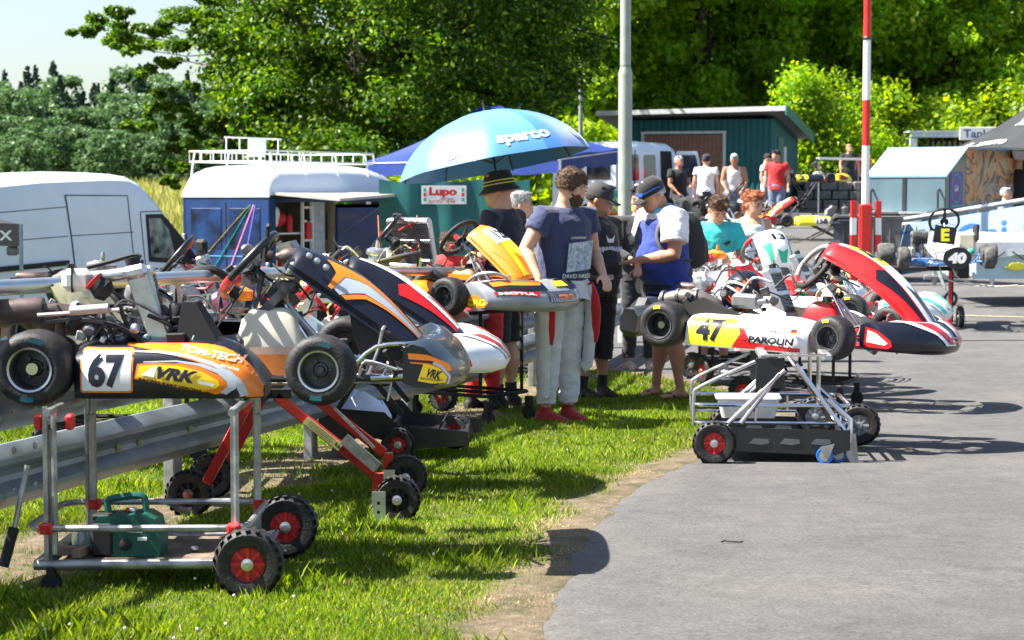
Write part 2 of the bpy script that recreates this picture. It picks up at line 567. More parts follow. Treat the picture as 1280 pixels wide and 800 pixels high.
def make_tree(name, label, x, y, h, rx, mt, key, trunk_r=.22, cz=None, rz=None, group=None, nclump=170, per=150, size=.17, rot=0, bare=.25, lobes=11, sc=1):
    z0 = gz(x, y)
    rz = rz or h * .42; cz = cz or h - rz
    t = thing(name, label, 'tree', (x, y, z0 - .05), rot, group)
    if key not in _CR:
        v, lob = crown_mesh(key, rx, rz, nclump, per, size, mt, lobes=lobes, seed=hash(key) % 1000 if not isinstance(key, int) else key)
        v = v + np.array([0, 0, cz])
        o = leaf_obj('crown', v, mt, t)
        k = K()
        top = Vector((rx * .05, 0, cz + rz * .6))
        tp = limb(k, (0, 0, -.3), top, trunk_r, trunk_r * .22, .03, 10, 9)
        for c, r in lob:
            st = tp[min(len(tp) - 2, 2 + int(random.random() * 5))]
            e = c + Vector((0, 0, cz))
            pp = limb(k, st, e, trunk_r * .38, trunk_r * .10)
            for _ in range(3):
                limb(k, pp[3 + random.randrange(3)], e + Vector((random.gauss(0, 1), random.gauss(0, 1), random.gauss(0, .7))) * r * .7, trunk_r * .1, trunk_r * .03, .15, 5, 4)
        tr = k.build('trunk', BARK, t)
        _CR[key] = (o.data, tr.data)
    else:
        for nm, me in zip(('crown', 'trunk'), _CR[key]):
            o = bpy.data.objects.new(nm, me); COL.objects.link(o); o.parent = t
    t.scale = (sc, sc, sc)
    return t

# ---- ground sheet
def edge_x(y):
    E = [(-5, -.4), (3.5, 0.0), (5.6, .08), (6.5, .136), (7.45, .165), (8.1, .27), (9.64, .56), (10.9, .94), (13.2, 1.62), (15.2, 2.2), (16.3, 2.18), (17.4, 1.75), (18.6, 1.2), (20, .55), (21.5, -.4), (23, -2.4), (26, -3.2), (34, -3.4), (60, -5), (90, -9)]
    e = float(np.interp(y, [a for a, b in E], [b for a, b in E]))
    return e + .10 * noise.noise(Vector((y * 1.7, 3.1, 0))) + .05 * noise.noise(Vector((y * 6.0, 1.1, 0))) + .03 * noise.noise(Vector((y * 17.0, 1.1, 0)))
def gmat(name, cols, scales, rough=.9, bump=.3, bs=40, speck=None, grain=None):
    m = bpy.data.materials.new(name); m.use_nodes = True
    nt = m.node_tree; n = nt.nodes; L = nt.links; b = n['Principled BSDF']; b.inputs['Roughness'].default_value = rough; b.inputs['Specular IOR Level'].default_value = .3
    tc = n.new('ShaderNodeTexCoord'); out = None
    for i, (c, s) in enumerate(zip(cols, [None] + scales)):
        if out is None:
            r = n.new('ShaderNodeRGB'); r.outputs[0].default_value = (*c, 1); out = r.outputs[0]; continue
        nz = n.new('ShaderNodeTexNoise'); nz.inputs['Scale'].default_value = s; nz.inputs['Detail'].default_value = 7; nz.inputs['Roughness'].default_value = .62
        L.new(tc.outputs['Object'], nz.inputs[0])
        mr = n.new('ShaderNodeMapRange'); mr.inputs[1].default_value = .45; mr.inputs[2].default_value = .64; L.new(nz.outputs[0], mr.inputs[0])
        mx = n.new('ShaderNodeMixRGB'); mx.inputs[2].default_value = (*c, 1); L.new(mr.outputs[0], mx.inputs[0]); L.new(out, mx.inputs[1]); out = mx.outputs[0]
    if speck:
        for (c, s, th) in speck:
            vo = n.new('ShaderNodeTexVoronoi'); vo.inputs['Scale'].default_value = s; L.new(tc.outputs['Object'], vo.inputs[0])
            mr = n.new('ShaderNodeMapRange'); mr.inputs[1].default_value = th; mr.inputs[2].default_value = th * .6; L.new(vo.outputs['Distance'], mr.inputs[0])
            wn_ = n.new('ShaderNodeMath'); wn_.operation = 'MULTIPLY'; L.new(mr.outputs[0], wn_.inputs[0]); L.new(vo.outputs['Color'], wn_.inputs[1])
            mx = n.new('ShaderNodeMixRGB'); mx.inputs[2].default_value = (*c, 1); L.new(wn_.outputs[0], mx.inputs[0]); L.new(out, mx.inputs[1]); out = mx.outputs[0]
    for gs, lo, hi in (grain or []):
        g1 = n.new('ShaderNodeTexNoise'); g1.inputs['Scale'].default_value = gs; g1.inputs['Detail'].default_value = 6; g1.inputs['Roughness'].default_value = .75; L.new(tc.outputs['Object'], g1.inputs[0])
        g2 = n.new('ShaderNodeMapRange'); g2.inputs[1].default_value = .32; g2.inputs[2].default_value = .68; g2.inputs[3].default_value = lo; g2.inputs[4].default_value = hi; L.new(g1.outputs[0], g2.inputs[0])
        g3 = n.new('ShaderNodeMixRGB'); g3.blend_type = 'MULTIPLY'; g3.inputs[0].default_value = 1; L.new(out, g3.inputs[1]); L.new(g2.outputs[0], g3.inputs[2]); out = g3.outputs[0]
    L.new(out, b.inputs['Base Color'])
    nz = n.new('ShaderNodeTexNoise'); nz.inputs['Scale'].default_value = bs; nz.inputs['Detail'].default_value = 8; nz.inputs['Roughness'].default_value = .7; L.new(tc.outputs['Object'], nz.inputs[0])
    bp = n.new('ShaderNodeBump'); bp.inputs['Strength'].default_value = bump; bp.inputs['Distance'].default_value = .02; L.new(nz.outputs[0], bp.inputs['Height']); L.new(bp.outputs[0], b.inputs['Normal'])
    return m
LAWN = gmat('lawn_soil', [(.055, .085, .018), (.085, .10, .03), (.13, .105, .055)], [1.3, 6], bump=.8, bs=60)
ASPH = gmat('sunbleached_asphalt', [(.094, .091, .091), (.107, .104, .103), (.084, .082, .083), (.118, .113, .108)], [1.7, 7, .8], .88, .5, 220, [((.28, .27, .26), 160, .12), ((.03, .03, .035), 120, .12), ((.33, .31, .28), 22, .06), ((.05, .05, .052), 9, .05)], [(70, .55, 1.4), (9, .86, 1.12), (1.2, .92, 1.08)])
DIRT = gmat('dry_verge_soil', [(.17, .13, .085), (.26, .20, .13), (.10, .09, .045)], [24, 7], bump=1, bs=90, grain=[(120, .5, 1.5)])
FIELD = gmat('dry_meadow_ground', [(.16, .17, .05), (.22, .20, .08)], [1], bump=.5, bs=20)

ys = list(np.arange(-14, 4, 1.0)) + list(np.arange(4, 24, .25)) + list(np.arange(24, 70, 1.0)) + list(np.arange(70, 200, 5)) + [220, 260, 300, 350, 400, 500, 700, 1000, 1500]
xs = [-1200, -600, -300, -200, -150, -110, -80, -60, -45, -35, -28, -22, -18, -15] + list(np.arange(-13, 13, .5)) + [13, 15, 18, 22, 28, 36, 46, 60, 90, 150, 300, 600, 1200]
def hill(x, y):
    z = gz(x, y)
    if 0 < y < 74 and edge_x(y) + .7 < x < edge_x(y) + 46: z -= .07
    return z
k = K()
vs = [(x, y, hill(x, y)) for y in ys for x in xs]; nx = len(xs)
fs = [(j * nx + i, j * nx + i + 1, (j + 1) * nx + i + 1, (j + 1) * nx + i) for j in range(len(ys) - 1) for i in range(nx - 1)]
k.add(vs, fs)
kind(k.build('ground', LAWN, smooth=0), 'structure')
# ---- asphalt
k = K(); rows = list(np.arange(-13, 3, 1.0)) + list(np.arange(3, 24, .1)) + list(np.arange(24, 76, .5))
offs = [0, .04, .12, .3, .6, 1, 1.5, 2.2, 3, 4, 5, 6, 7, 8, 9, 10, 11, 12, 14, 17, 21, 26, 34, 50]
vs = []
for y in rows:
    e = edge_x(y)
    for j, o_ in enumerate(offs):
        x = e + o_
        vs.append((x, y, gz(x, y) + (.016 if j else .002)))
n_ = len(offs)
k.add(vs, [(j * n_ + i, j * n_ + i + 1, (j + 1) * n_ + i + 1, (j + 1) * n_ + i) for j in range(len(rows) - 1) for i in range(n_ - 1)])
kind(k.build('asphalt_lot', ASPH), 'structure')
# ---- pale seam painted on the lot (old line, right)
k = K(); pts = [GP(1100, 26), GP(1190, 25.4), GP(1290, 24.3)]
for i in range(16):
    t0, t1 = i / 16 * 5.2 + 4.1, (i + 1) / 16 * 5.2 + 4.1
    def lp(x, w): 
        y = 27.2 - .32 * x; return (x, y + w, gz(x, y + w) + .022)
    k.add([lp(t0, 0), lp(t1, 0), lp(t1, .09), lp(t0, .09)], [(0, 1, 2, 3)])
kind(k.build('faded_lane_line', mat('faded_yellow_line', (.42, .34, .2), .9, var=.25, nscale=30)), 'structure')
t = thing('cable_scrap', 'short curled black cable end lying on the open asphalt', 'scrap', (.88, 8.0, gz(.88, 8.0) + .022)); k = K(); k.tube([(-.03, .01, 0), (-.015, .02, .004), (0, .005, .003), (.02, .0, .003), (.045, -.01, .003), (.055, -.0, .004)], .0035, 6); k.build('cable', BLKM, t)
# ---- worn verge strip
k = K(); rows = list(np.arange(3, 21.5, .1)); vs = []
for y in rows:
    e = edge_x(y); w = (.15 + .14 * noise.noise(Vector((y * 1.1, 9, 0)))) * (1.1 if 5 < y < 13 else .6)
    for o_ in (-w - .1, -w * .7, -w * .3, .01, .035):
        x = e + o_
        vs.append((x, y, gz(x, y) + (.012 if -w - .05 < o_ < .02 else .001) + .006 * noise.noise(Vector((x * 9, y * 9, 0)))))
k.add(vs, [(j * 5 + i, j * 5 + i + 1, (j + 1) * 5 + i + 1, (j + 1) * 5 + i) for j in range(len(rows) - 1) for i in range(4)])
kind(k.build('dry_verge', DIRT), 'structure')
# soil strip under the rail
k = K(); rows = list(np.arange(4, 21, .25)); vs = []
def rail_x(y): return -1.93 + (y - 7.5) * .219
for y in rows:
    for o_ in (-.34, -.1, .12, .42):
        x = rail_x(y) + o_ + .07 * noise.noise(Vector((y * 2.1, o_, 0)))
        vs.append((x, y, gz(x, y) + (.012 if abs(o_) < .2 else -.004)))
k.add(vs, [(j * 4 + i, j * 4 + i + 1, (j + 1) * 4 + i + 1, (j + 1) * 4 + i) for j in range(len(rows) - 1) for i in range(3)])
kind(k.build('bare_soil_strip', DIRT), 'structure')

# ---- lawn blades
GRASS = leafmat('grass_blades', (.065, .125, .012), (.13, .215, .02), (.26, .33, .05), .45)
STRAW = leafmat('dry_straw', (.30, .23, .10), (.42, .34, .17), (.52, .45, .26), .3)
def blades(name, n, yr, hh, ww, m, where, density=None):
    ys_ = []; xs_ = []
    while len(xs_) < n:
        y = yr[0] + (yr[1] - yr[0]) * NR.random(n) ** 1.35
        hw = y * (640 / F) + .25
        x = -hw + 2 * hw * NR.random(n)
        ok = where(x, y)
        xs_ += list(x[ok]); ys_ += list(y[ok])
    x = np.array(xs_[:n]); y = np.array(ys_[:n])
    zz = np.array([gz(a, b) for a, b in zip(x, y)])
    tuft = np.array([noise.noise(Vector((a * 2.3, b * 2.3, 0))) for a, b in zip(x[::1], y[::1])])
    h = hh * (.5 + .9 * NR.random(n)) * (1 + .9 * tuft); h = np.clip(h, hh * .25, hh * 2.2)
    w = ww * (.6 + .8 * NR.random(n)) * np.clip(y / 8, 1, 2.2)
    a = NR.random(n) * 2 * np.pi
    dx, dy = np.cos(a), np.sin(a)
    b = NR.random(n) * 2 * np.pi; ln = h * (.15 + .65 * NR.random(n)); lx, ly = np.cos(b) * ln, np.sin(b) * ln
    z0 = zz - .004
    v = np.stack([np.stack([x - dx * w, y - dy * w, z0], 1), np.stack([x + dx * w, y + dy * w, z0], 1),
                  np.stack([x + dx * w * .7 + lx * .45, y + dy * w * .7 + ly * .45, z0 + h * .62], 1), np.stack([x + lx, y + ly, z0 + h], 1)], 1).reshape(-1, 3)
    return kind(npmesh(name, v, 4, np.arange(len(v)), m), 'stuff')
_EY = np.arange(3, 30, .05); _EX = np.array([edge_x(a) for a in _EY])
def w_lawn(x, y):
    e = np.interp(y, _EY, _EX); rx_ = -1.93 + (y - 7.5) * .219
    nz_ = .12 * np.sin(y * 3.1) + .07 * np.sin(y * 11 + 1)
    d = e - .13 - nz_ * .6 - x
    keep = (d > 0) & ((np.abs(x - rx_) > .3 + .12 * np.sin(y * 7)) | (NR.random(len(x)) < .12))
    return keep & ((d > .25) | (NR.random(len(x)) < d / .25 + .1))
blades('lawn_grass', 330000, (5.4, 21), .027, .0028, GRASS, w_lawn)
blades('tall_tufts', 9000, (5.4, 20), .055, .003, GRASS, lambda x, y: w_lawn(x, y) & (np.sin(x * 5.1 + 2) * np.sin(y * 4.3) > .35))
def w_verge(x, y):
    e = np.interp(y, _EY, _EX)
    return (x < e + .02) & (x > e - .62 + .25 * np.sin(y * 4.3))
blades('dry_grass', 52000, (5.4, 18), .014, .0022, STRAW, w_verge)
def w_straw2(x, y):
    e = np.interp(y, _EY, _EX); return (x < e - .2)
blades('straw_in_lawn', 22000, (5.4, 18), .026, .002, STRAW, w_straw2)
# clover heads in the lawn
k = K()
for i in range(45):
    y = 5.8 + 8 * random.random() ** 1.5; x = random.uniform(-y * .25, min(edge_x(y) - .3, y * .2))
    z = gz(x, y) + .035 + .02 * random.random()
    k.ell((x, y, z), .0055, 0, 6, 4)
kind(k.build('clover_flowers', mat('white_clover', (.7, .66, .62), .8)), 'stuff')
# meadow grass left behind the vans
def w_all(x, y): return x < -2.0 - (y - 34) * .05
n = 42000; y = 47 + 36 * NR.random(n); x = -19 + 17.5 * NR.random(n)
MEADOW = leafmat('tall_meadow_grass', (.17, .21, .05), (.27, .29, .09), (.40, .38, .17), .4)
zz = np.array([gz(a, b) for a, b in zip(x, y)]); h = .55 + .75 * NR.random(n); a = NR.random(n) * 6.28; w = .02 + .02 * NR.random(n); ln = h * .3 * NR.random(n)
dx, dy = np.cos(a), np.sin(a)
v = np.stack([np.stack([x - dx * w, y - dy * w, zz - .02], 1), np.stack([x + dx * w, y + dy * w, zz - .02], 1), np.stack([x + dx * w * .8 + dy * ln * .4, y + dy * w * .8, zz + h * .6], 1), np.stack([x + dy * ln, y - dx * ln, zz + h], 1)], 1).reshape(-1, 3)
kind(npmesh('tall_meadow_grass', v, 4, np.arange(len(v)), MEADOW), 'stuff')

# ---- big oak over the vans
def big_oak():
    d = 50; x0 = X(462, d); z0 = gz(x0, d)
    t = thing('oak_tree', 'huge spreading oak with dark crown towering over the blue van', 'tree', (x0, d, z0 - .1))
    o0 = Vector((x0, d, z0 - .1)); k = K()
    tp = limb(k, (0, 0, -.3), (-.2, 0, 7.5), .55, .28, .02, 12, 8)
    cen = []; rad = []
    sil = [(105, 38, 12), (122, 30, 15), (150, 45, 18), (178, 62, 17), (160, 20, 16), (195, 30, 22), (205, 75, 14), (185, 88, 10), (240, 45, 26), (235, 5, 24), (290, 62, 24), (285, 20, 30), (330, 90, 22),
           (163, 158, 9), (178, 148, 12), (200, 140, 13), (215, 128, 12), (228, 142, 9), (205, 118, 9), (240, 108, 7), (256, 92, 8), (222, 180, 12), (240, 165, 14), (262, 150, 17), (250, 188, 15), (225, 205, 12), (215, 228, 9), (280, 175, 22), (300, 135, 24), (280, 118, 9), (330, 165, 26), (350, 125, 28), (345, 190, 20), (375, 175, 26), (400, 200, 14), (380, 205, 10)]
    for px, py, r in sil:
        p = P(px, py, d + random.uniform(-1.5, 1.5)) - o0
        q = r / 48
        for i in range(5):
            e_ = random.uniform(.3, .75); cen.append(tuple(p + Vector((random.uniform(-1, 1), random.uniform(-1.2, 1.2), random.uniform(-.7, .7))) * q)); rad.append((q * e_ * 1.2, q * e_ * 1.2, q * e_ * .6))
        if r > 11 and random.random() < .8:
            limb(k, tp[5], p, .06, .008, .1, 5, 7)
    for i in range(560):
        px = random.uniform(265, 735); py = random.uniform(-170, 205)
        lim = 205 - max(0, abs(px - 500) - 120) * .25
        if py > lim or ((px - 500) / 250) ** 2 + ((py - 20) / 200) ** 2 > 1: continue
        dd = d + random.choice((-1, 1)) * random.uniform(.5, 5.5) * math.sqrt(max(.1, 1 - ((px - 500) / 260) ** 2))
        p = P(px, py, dd) - o0; q = random.uniform(.45, 1.1)
        cen.append(tuple(p)); rad.append((q, q, q * .62))
    for i in range(16):
        p = P(random.uniform(300, 700), random.uniform(-60, 160), d + random.uniform(-3, 3)) - o0
        pp = limb(k, tp[4 + random.randrange(4)], p, .22, .05, .1, 6, 7)
        for _ in range(3): limb(k, pp[4], p + Vector((random.gauss(0, 1), random.gauss(0, 1), random.gauss(0, .8))), .06, .015, .15, 4, 4)
    k.build('trunk', BARK, t)
    leaf_obj('crown', leaf_verts(cen, rad, 360, .064, up=.45, hollow=.1), LEAF_OAK, t)
big_oak()
# ---- trees behind the shed
TR = [(690, 66, 15, 'mid', 'tall dark tree behind the thin lamp post'), (800, 76, 15, 'mid', 'tall green tree rising behind the left end of the green shed'), (880, 68, 14, 'yel', 'broad green tree directly above the flat shed roof'), (960, 74, 16, 'yel', 'bright yellow-green tree behind the right end of the shed'),
      (1035, 84, 15, 'mid', 'tree between the shed and the red and white boom'), (1130, 70, 14, 'yel', 'bright leafy tree right of the red and white boom'), (1200, 82, 16, 'mid', 'green tree behind the white roadside container'), (1285, 72, 14, 'yel', 'dark green tree at the right edge above the black tent'),
      (745, 88, 15, 'yel', 'light green tree showing between the two lamp posts'), (560, 78, 13, 'mid', 'shaded tree behind the big oak trunk')]
KEY = {'dark': (21, LEAF_MID), 'mid': (22, LEAF_MID), 'yel': (23, LEAF_YEL)}
for i, (px, d, h, kk, lb) in enumerate(TR):
    key, lm = KEY[kk]
    make_tree('broadleaf_tree', lb, X(px, d), d, 14.5, 4.6, lm, key, .3, group='trees behind the shed', nclump=320, per=190, size=.125, rot=i * 1.3, sc=h / 14.5 * 1.02, rz=6.9)
# undergrowth hedge closing the foot of the wood
def bush(name, label, px, d, w, h, m, per=260, n=26, size=.1, cat='bush', zoff=0):
    p = GP(px, d); p.z += zoff
    t = thing(name, label, cat, p)
    cen = [(random.uniform(-w / 2, w / 2), random.uniform(-w / 4, w / 4), random.uniform(.1, h * .85)) for _ in range(n)]
    cen = [(a * (1 - .35 * c / h), b, c) for a, b, c in cen]
    rad = [(w * .2, w * .2, h * .18)] * n
    leaf_obj('foliage', leaf_verts(cen, rad, per, size), m, t)
    k = K()
    for i in range(9): limb(k, (random.uniform(-.2, .2) * w, 0, 0), cen[i], .04, .012, .1, 5, 4)
    k.build('stem', BARK, t)
    return t
bush('bush', 'soft bright yellow-green bush right of the shed corner', 1035, 61, 3.4, 3.6, LEAF_YEL, 330, 44, .07, zoff=.6)
bush('bush', 'low dark bush behind the retaining wall under the soft yellow bush', 1030, 63, 3.6, 2.0, LEAF_MID, 260, 22, .11)
bush('bush', 'dense green bush behind the grey trailer roof', 1130, 64, 4.8, 4.0, LEAF_MID, 330, 34, .10)
bush('bush', 'dense green bush behind the black canopy tent', 1240, 66, 5, 3.8, LEAF_MID, 330, 34, .10)
bush('bush', 'leafy bush at the left end of the shed roof', 735, 66, 3.5, 3.4, LEAF_YEL, 300, 26, .12)
bush('bush', 'sunlit green bush behind the blue canopy tent', 560, 62, 6, 2.4, LEAF_MID, 260, 28, .12)
bush('bush', 'sunlit bush left of the oak trunk behind the blue van', 395, 58, 3, 2.0, LEAF_YEL, 220, 20, .12)
bush('bush', 'wide shaded shrub under the tent eave beside the white truck', 690, 60, 4.5, 2.6, LEAF_MID, 260, 28, .12)

for i in range(13):
    px = 500 + i * 66; bush('hedge_bush', 'shaded shrub in the dark undergrowth far behind the trees', px, 92 + (i % 3) * 3, 6.5, 5.5, LEAF_MID, 230, 24, .2)['group'] = 'dark undergrowth shrubs behind the trees'
# ---- forest on the far slope
def fir(h=16, w=2.6):
    cen = []; rad = []
    for i in range(24):
        z = h * (.12 + .88 * i / 24); r = w * (1 - i / 24) ** .85 + .12
        for q in range(max(2, int(6 * (1 - i / 28)))):
            a = random.random() * 6.28
            cen.append((math.cos(a) * r * .55, math.sin(a) * r * .55, z)); rad.append((r * .5, r * .5, .45))
    return leaf_verts(cen, rad, 16, .42, up=.1)
def dome(h=13, w=4.2):
    cen = []; rad = []
    for i in range(70):
        a = random.random() * 6.28; b = random.random() ** .6
        zz = random.uniform(.15, 1); r = w * math.sqrt(max(0, 1 - (2 * zz - 1.05) ** 2 * .8)) * (.6 + .3 * random.random())
        cen.append((math.cos(a) * r, math.sin(a) * r, h * zz * .92)); rad.append((1.25, 1.25, .9))
    return leaf_verts(cen, rad, 34, .42, up=.35)
FM = [leaf_obj('crown', dome(), LEAF_FAR) for _ in range(3)] + [leaf_obj('crown', fir(h_, w_), LEAF_FIR) for h_, w_ in ((15, 4.2), (17, 3.8))]
kt = K(); kt.tube([(0, 0, -.5), (0, 0, 4), (0, 0, 11)], [.3, .22, .08], 6)
TRK = kt.build('trunk', BARK)
PRT = [o.data for o in FM]; TRKD = TRK.data
for o in FM + [TRK]: bpy.data.objects.remove(o)
rows_ = [(170, 3, 15, .55), (182, 3, 16, .62), (196, 3, 16, .70), (214, 2, 17, .84), (232, 2, 18, .95), (250, 1, 26, 1.1)]
cnt = 0
for ri, (d, typ, n, sc) in enumerate(rows_):
    for i in range(n):
        px = -70 + (i + random.uniform(.2, .8)) * (480 / n)
        firq = random.random() < (.05, .08, .12, .2, .35, .85)[ri]
        me = PRT[3 + random.randrange(2)] if firq else PRT[random.randrange(3)]
        dd = d + random.uniform(-5, 5); x = X(px, dd); z = gz(x, dd)
        # the slope climbs: trees on higher rows stand on higher ground
        t = thing('fir_tree' if firq else 'broadleaf_tree', 'dark pointed fir on the ridge of the distant wooded slope' if firq else 'rounded green tree on the distant wooded slope', 'tree', (x, dd, z - .2), random.random() * 6, 'firs on the distant slope' if firq else 'rounded trees on the distant slope')
        for nm, m_ in (('crown', me), ('trunk', TRKD)):
            o = bpy.data.objects.new(nm, m_); COL.objects.link(o); o.parent = t
        s_ = sc * (.54 if firq else .80) * random.uniform(.82, 1.15) * (.88 if not firq else 1.0) * (1 - .10 * sm(60, 260, px))
        t.scale = (s_, s_, s_)
# ================================================================== BUILDINGS, TENTS, FENCES, POLES
def rotz(a): return Matrix.Rotation(a, 3, 'Z')
# ---- guard rail
def guardrail():
    TUBE = mat('galvanised_tube', (.50, .53, .57), .3, .8, var=.12, nscale=7)
    BEAM = mat('galvanised_rail', (.30, .35, .40), .45, .6, var=.14, nscale=5, dirt=.2, bump=.15, bscale=30)
    t = thing('guard_rail', 'galvanised double guard rail with round top tube running behind the karts', 'guard rail', (0, 0, 0))
    ang = math.atan2(.219, 1); ux = Vector((math.sin(ang), math.cos(ang), 0)); nr = Vector((math.cos(ang), -math.sin(ang), 0))
    def pt(y, off, z): 
        x = rail_x(y); return Vector((x, y, gz(x, y) + z)) + nr * off
    prof = [(.0, 0), (.012, .0), (.055, .035), (.075, .06), (.075, .085), (.02, .125), (.012, .15), (.02, .175), (.075, .215), (.075, .24), (.055, .265), (.012, .30), (0, .30)]
    for zb, sc in ((.25, .80), (.54, .80)):
        # overlapping sheets of 4 m
        y = 3.3
        q = 0
        while y < 21.3:
            y1 = min(y + 4.02, 21.5)
            k = K(); n = 8; L_ = []
            for i in range(n + 1):
                yy = y + (y1 - y) * i / n
                L_.append([pt(yy, .05 + a * sc + .002 * (q % 2), zb + b * sc) for a, b in prof])
            k.add([p for r in L_ for p in r], [(i * 13 + j, i * 13 + j + 1, (i + 1) * 13 + j + 1, (i + 1) * 13 + j) for i in range(n) for j in range(12)])
            L2 = [[p - nr * .006 for p in r] for r in L_]
            k.add([p for r in L2 for p in r], [(i * 13 + j + 1, i * 13 + j, (i + 1) * 13 + j, (i + 1) * 13 + j + 1) for i in range(n) for j in range(12)])
            b = k.build('rail_beam', BEAM, t, smooth=30)
            # slotted bolt holes and bolts near the joint
            kb = K(); kh = K()
            for dy in (.08, .25, .42):
                for zz in (.06, .19):
                    kb.lathe([(0, .008), (.012, .006), (.016, 0)], pt(y + dy, .05 + .07 * sc, zb + zz * 1.15), nr, 8)
            for dy in (1.1, 1.32, 1.9, 2.6):
                for zz in (.115, .142):
                    c = pt(y + dy, .05 + .018 * sc + .004, zb + zz * sc + .01)
                    kh.prism([(-.022, -.009), (.022, -.009), (.022, .009), (-.022, .009)], c, ux, (0, 0, 1), .003)
            kind(kb.build('bolt', ZINC, b, split=False), 'stuff'); kh.build('slot', mat('slot_painted_sunlit_grass', (.30, .34, .12), .9), b)  # slots are solid; the sunlit grass behind is painted into their colour
            y += 4.0; q += 1
    for y in (5.2, 9.2, 11.2, 13.2, 17.2, 21.2):
        k = K(); p = pt(y, -.02, 0)
        k.box(p + Vector((0, 0, .42)), (.05, .11, 1.16), rot=rotz(-ang), b=.004)
        k.build('post', ZINC, t)
        k = K(); k.box(pt(y, .0, .98), (.03, .06, .12), rot=rotz(-ang)); k.build('tube_bracket', ZINC, t)
    k = K(); k.tube([pt(3.0 + i * .6, .02, 1.07) for i in range(32)], .031, 14); k.build('top_tube', TUBE, t)
guardrail()

# ---- lamp posts
def post(label, px, d, r0, r1, h, sleeve=None, m=None):
    p = GP(px, d); t = thing('lamp_post', label, 'lamp post', p)
    k = K(); m = m or mat('pale_green_grey_post', (.36, .40, .35), .5, .2, var=.08, nscale=3, dirt=.2)
    if sleeve:
        k.tube([(0, 0, -.2), (0, 0, sleeve)], r0, 20); k.build('lower_sleeve', m, t)
        k = K(); k.lathe([(r0, 0), (r0 * 1.04, .03), (r1, .1), (r1, .12)], (0, 0, sleeve - .02), n=20); k.tube([(0, 0, sleeve), (0, 0, h)], r1, 20); k.build('upper_tube', m, t)
        k = K(); k.box((0, -r0 - .002, .9), (.09, .012, .32), b=.004); k.build('service_door', m, t)
    else:
        k.tube([(0, 0, -.2), (0, 0, h)], [r0, r1], 12); k.build('tube', m, t)
    k = K(); k.box((0, -.3, h), (.16, .75, .09), b=.03); k.build('lamp_head', GREYP, t)
post('thick pale lamp post rising between the two men in caps', 781, 21.9, .075, .058, 7.5, 2.95)
post('thin distant lamp post left of the thick pale one', 725.5, 58, .07, .055, 6.6, m=mat('grey_thin_post', (.30, .33, .32), .5, .3, var=.08))

# ---- boom barrier
def barrier():
    d = 30; p = GP(1081, d); t = thing('boom_barrier', 'red and white raised boom standing upright by the grey bins', 'barrier', p)
    RD = mat('traffic_red', (.62, .02, .015), .4, var=.08, dirt=.08); WH = mat('traffic_white', (.80, .80, .78), .4, var=.03, dirt=.08)
    k = K(); k.box((0, 0, .62), (.17, .2, 1.24), b=.015); k.build('housing', RD, t)
    for sx in (-1, 1):
        k = K(); n = 4
        for i in range(5):
            k.box((sx * .185, -.05, .14 + i * .255), (.085, .085, .255), m=(i + (0 if sx > 0 else 0)) % 2, b=.003)
        k.build('side_post', [RD, WH], t)
    zz = 1.1; k = K(); cols = [1, 0, 1, 0, 1, 0, 1, 0]
    lens = [1.15, 1.5, 1.5, 1.5, .9, 1.5, 1.5]
    L0 = [(1.1, 1.92, 1), (1.92, 2.75, 0), (2.75, 3.5, 1), (3.5, 4.35, 0), (4.35, 4.75, 1), (4.75, 5.6, 0), (5.6, 6.4, 1)]
    bot = p.z + .9
    segs = [(0, 1), (205, 0), (118, 1), (48, 0)]
    ys_ = [264, 182, 125, 50, -28, -120]; cc = [1, 0, 1, 0, 1]
    for i in range(5):
        za = P(1081, ys_[i], d).z - p.z; zb_ = P(1081, ys_[i + 1], d).z - p.z
        k.tube([(0, 0, za), (0, 0, zb_)], [.058, .056], 12, m=0 if cc[i] == 0 else 1, caps=False)
    k.build('boom', [RD, WH], t)
    k = K(); k.lathe([(.062, 0), (.07, .01), (.07, .04), (.062, .05)], (0, 0, P(1081, 50, d).z - p.z), n=12); k.build('clamp_ring', DSTEEL, t)
barrier()

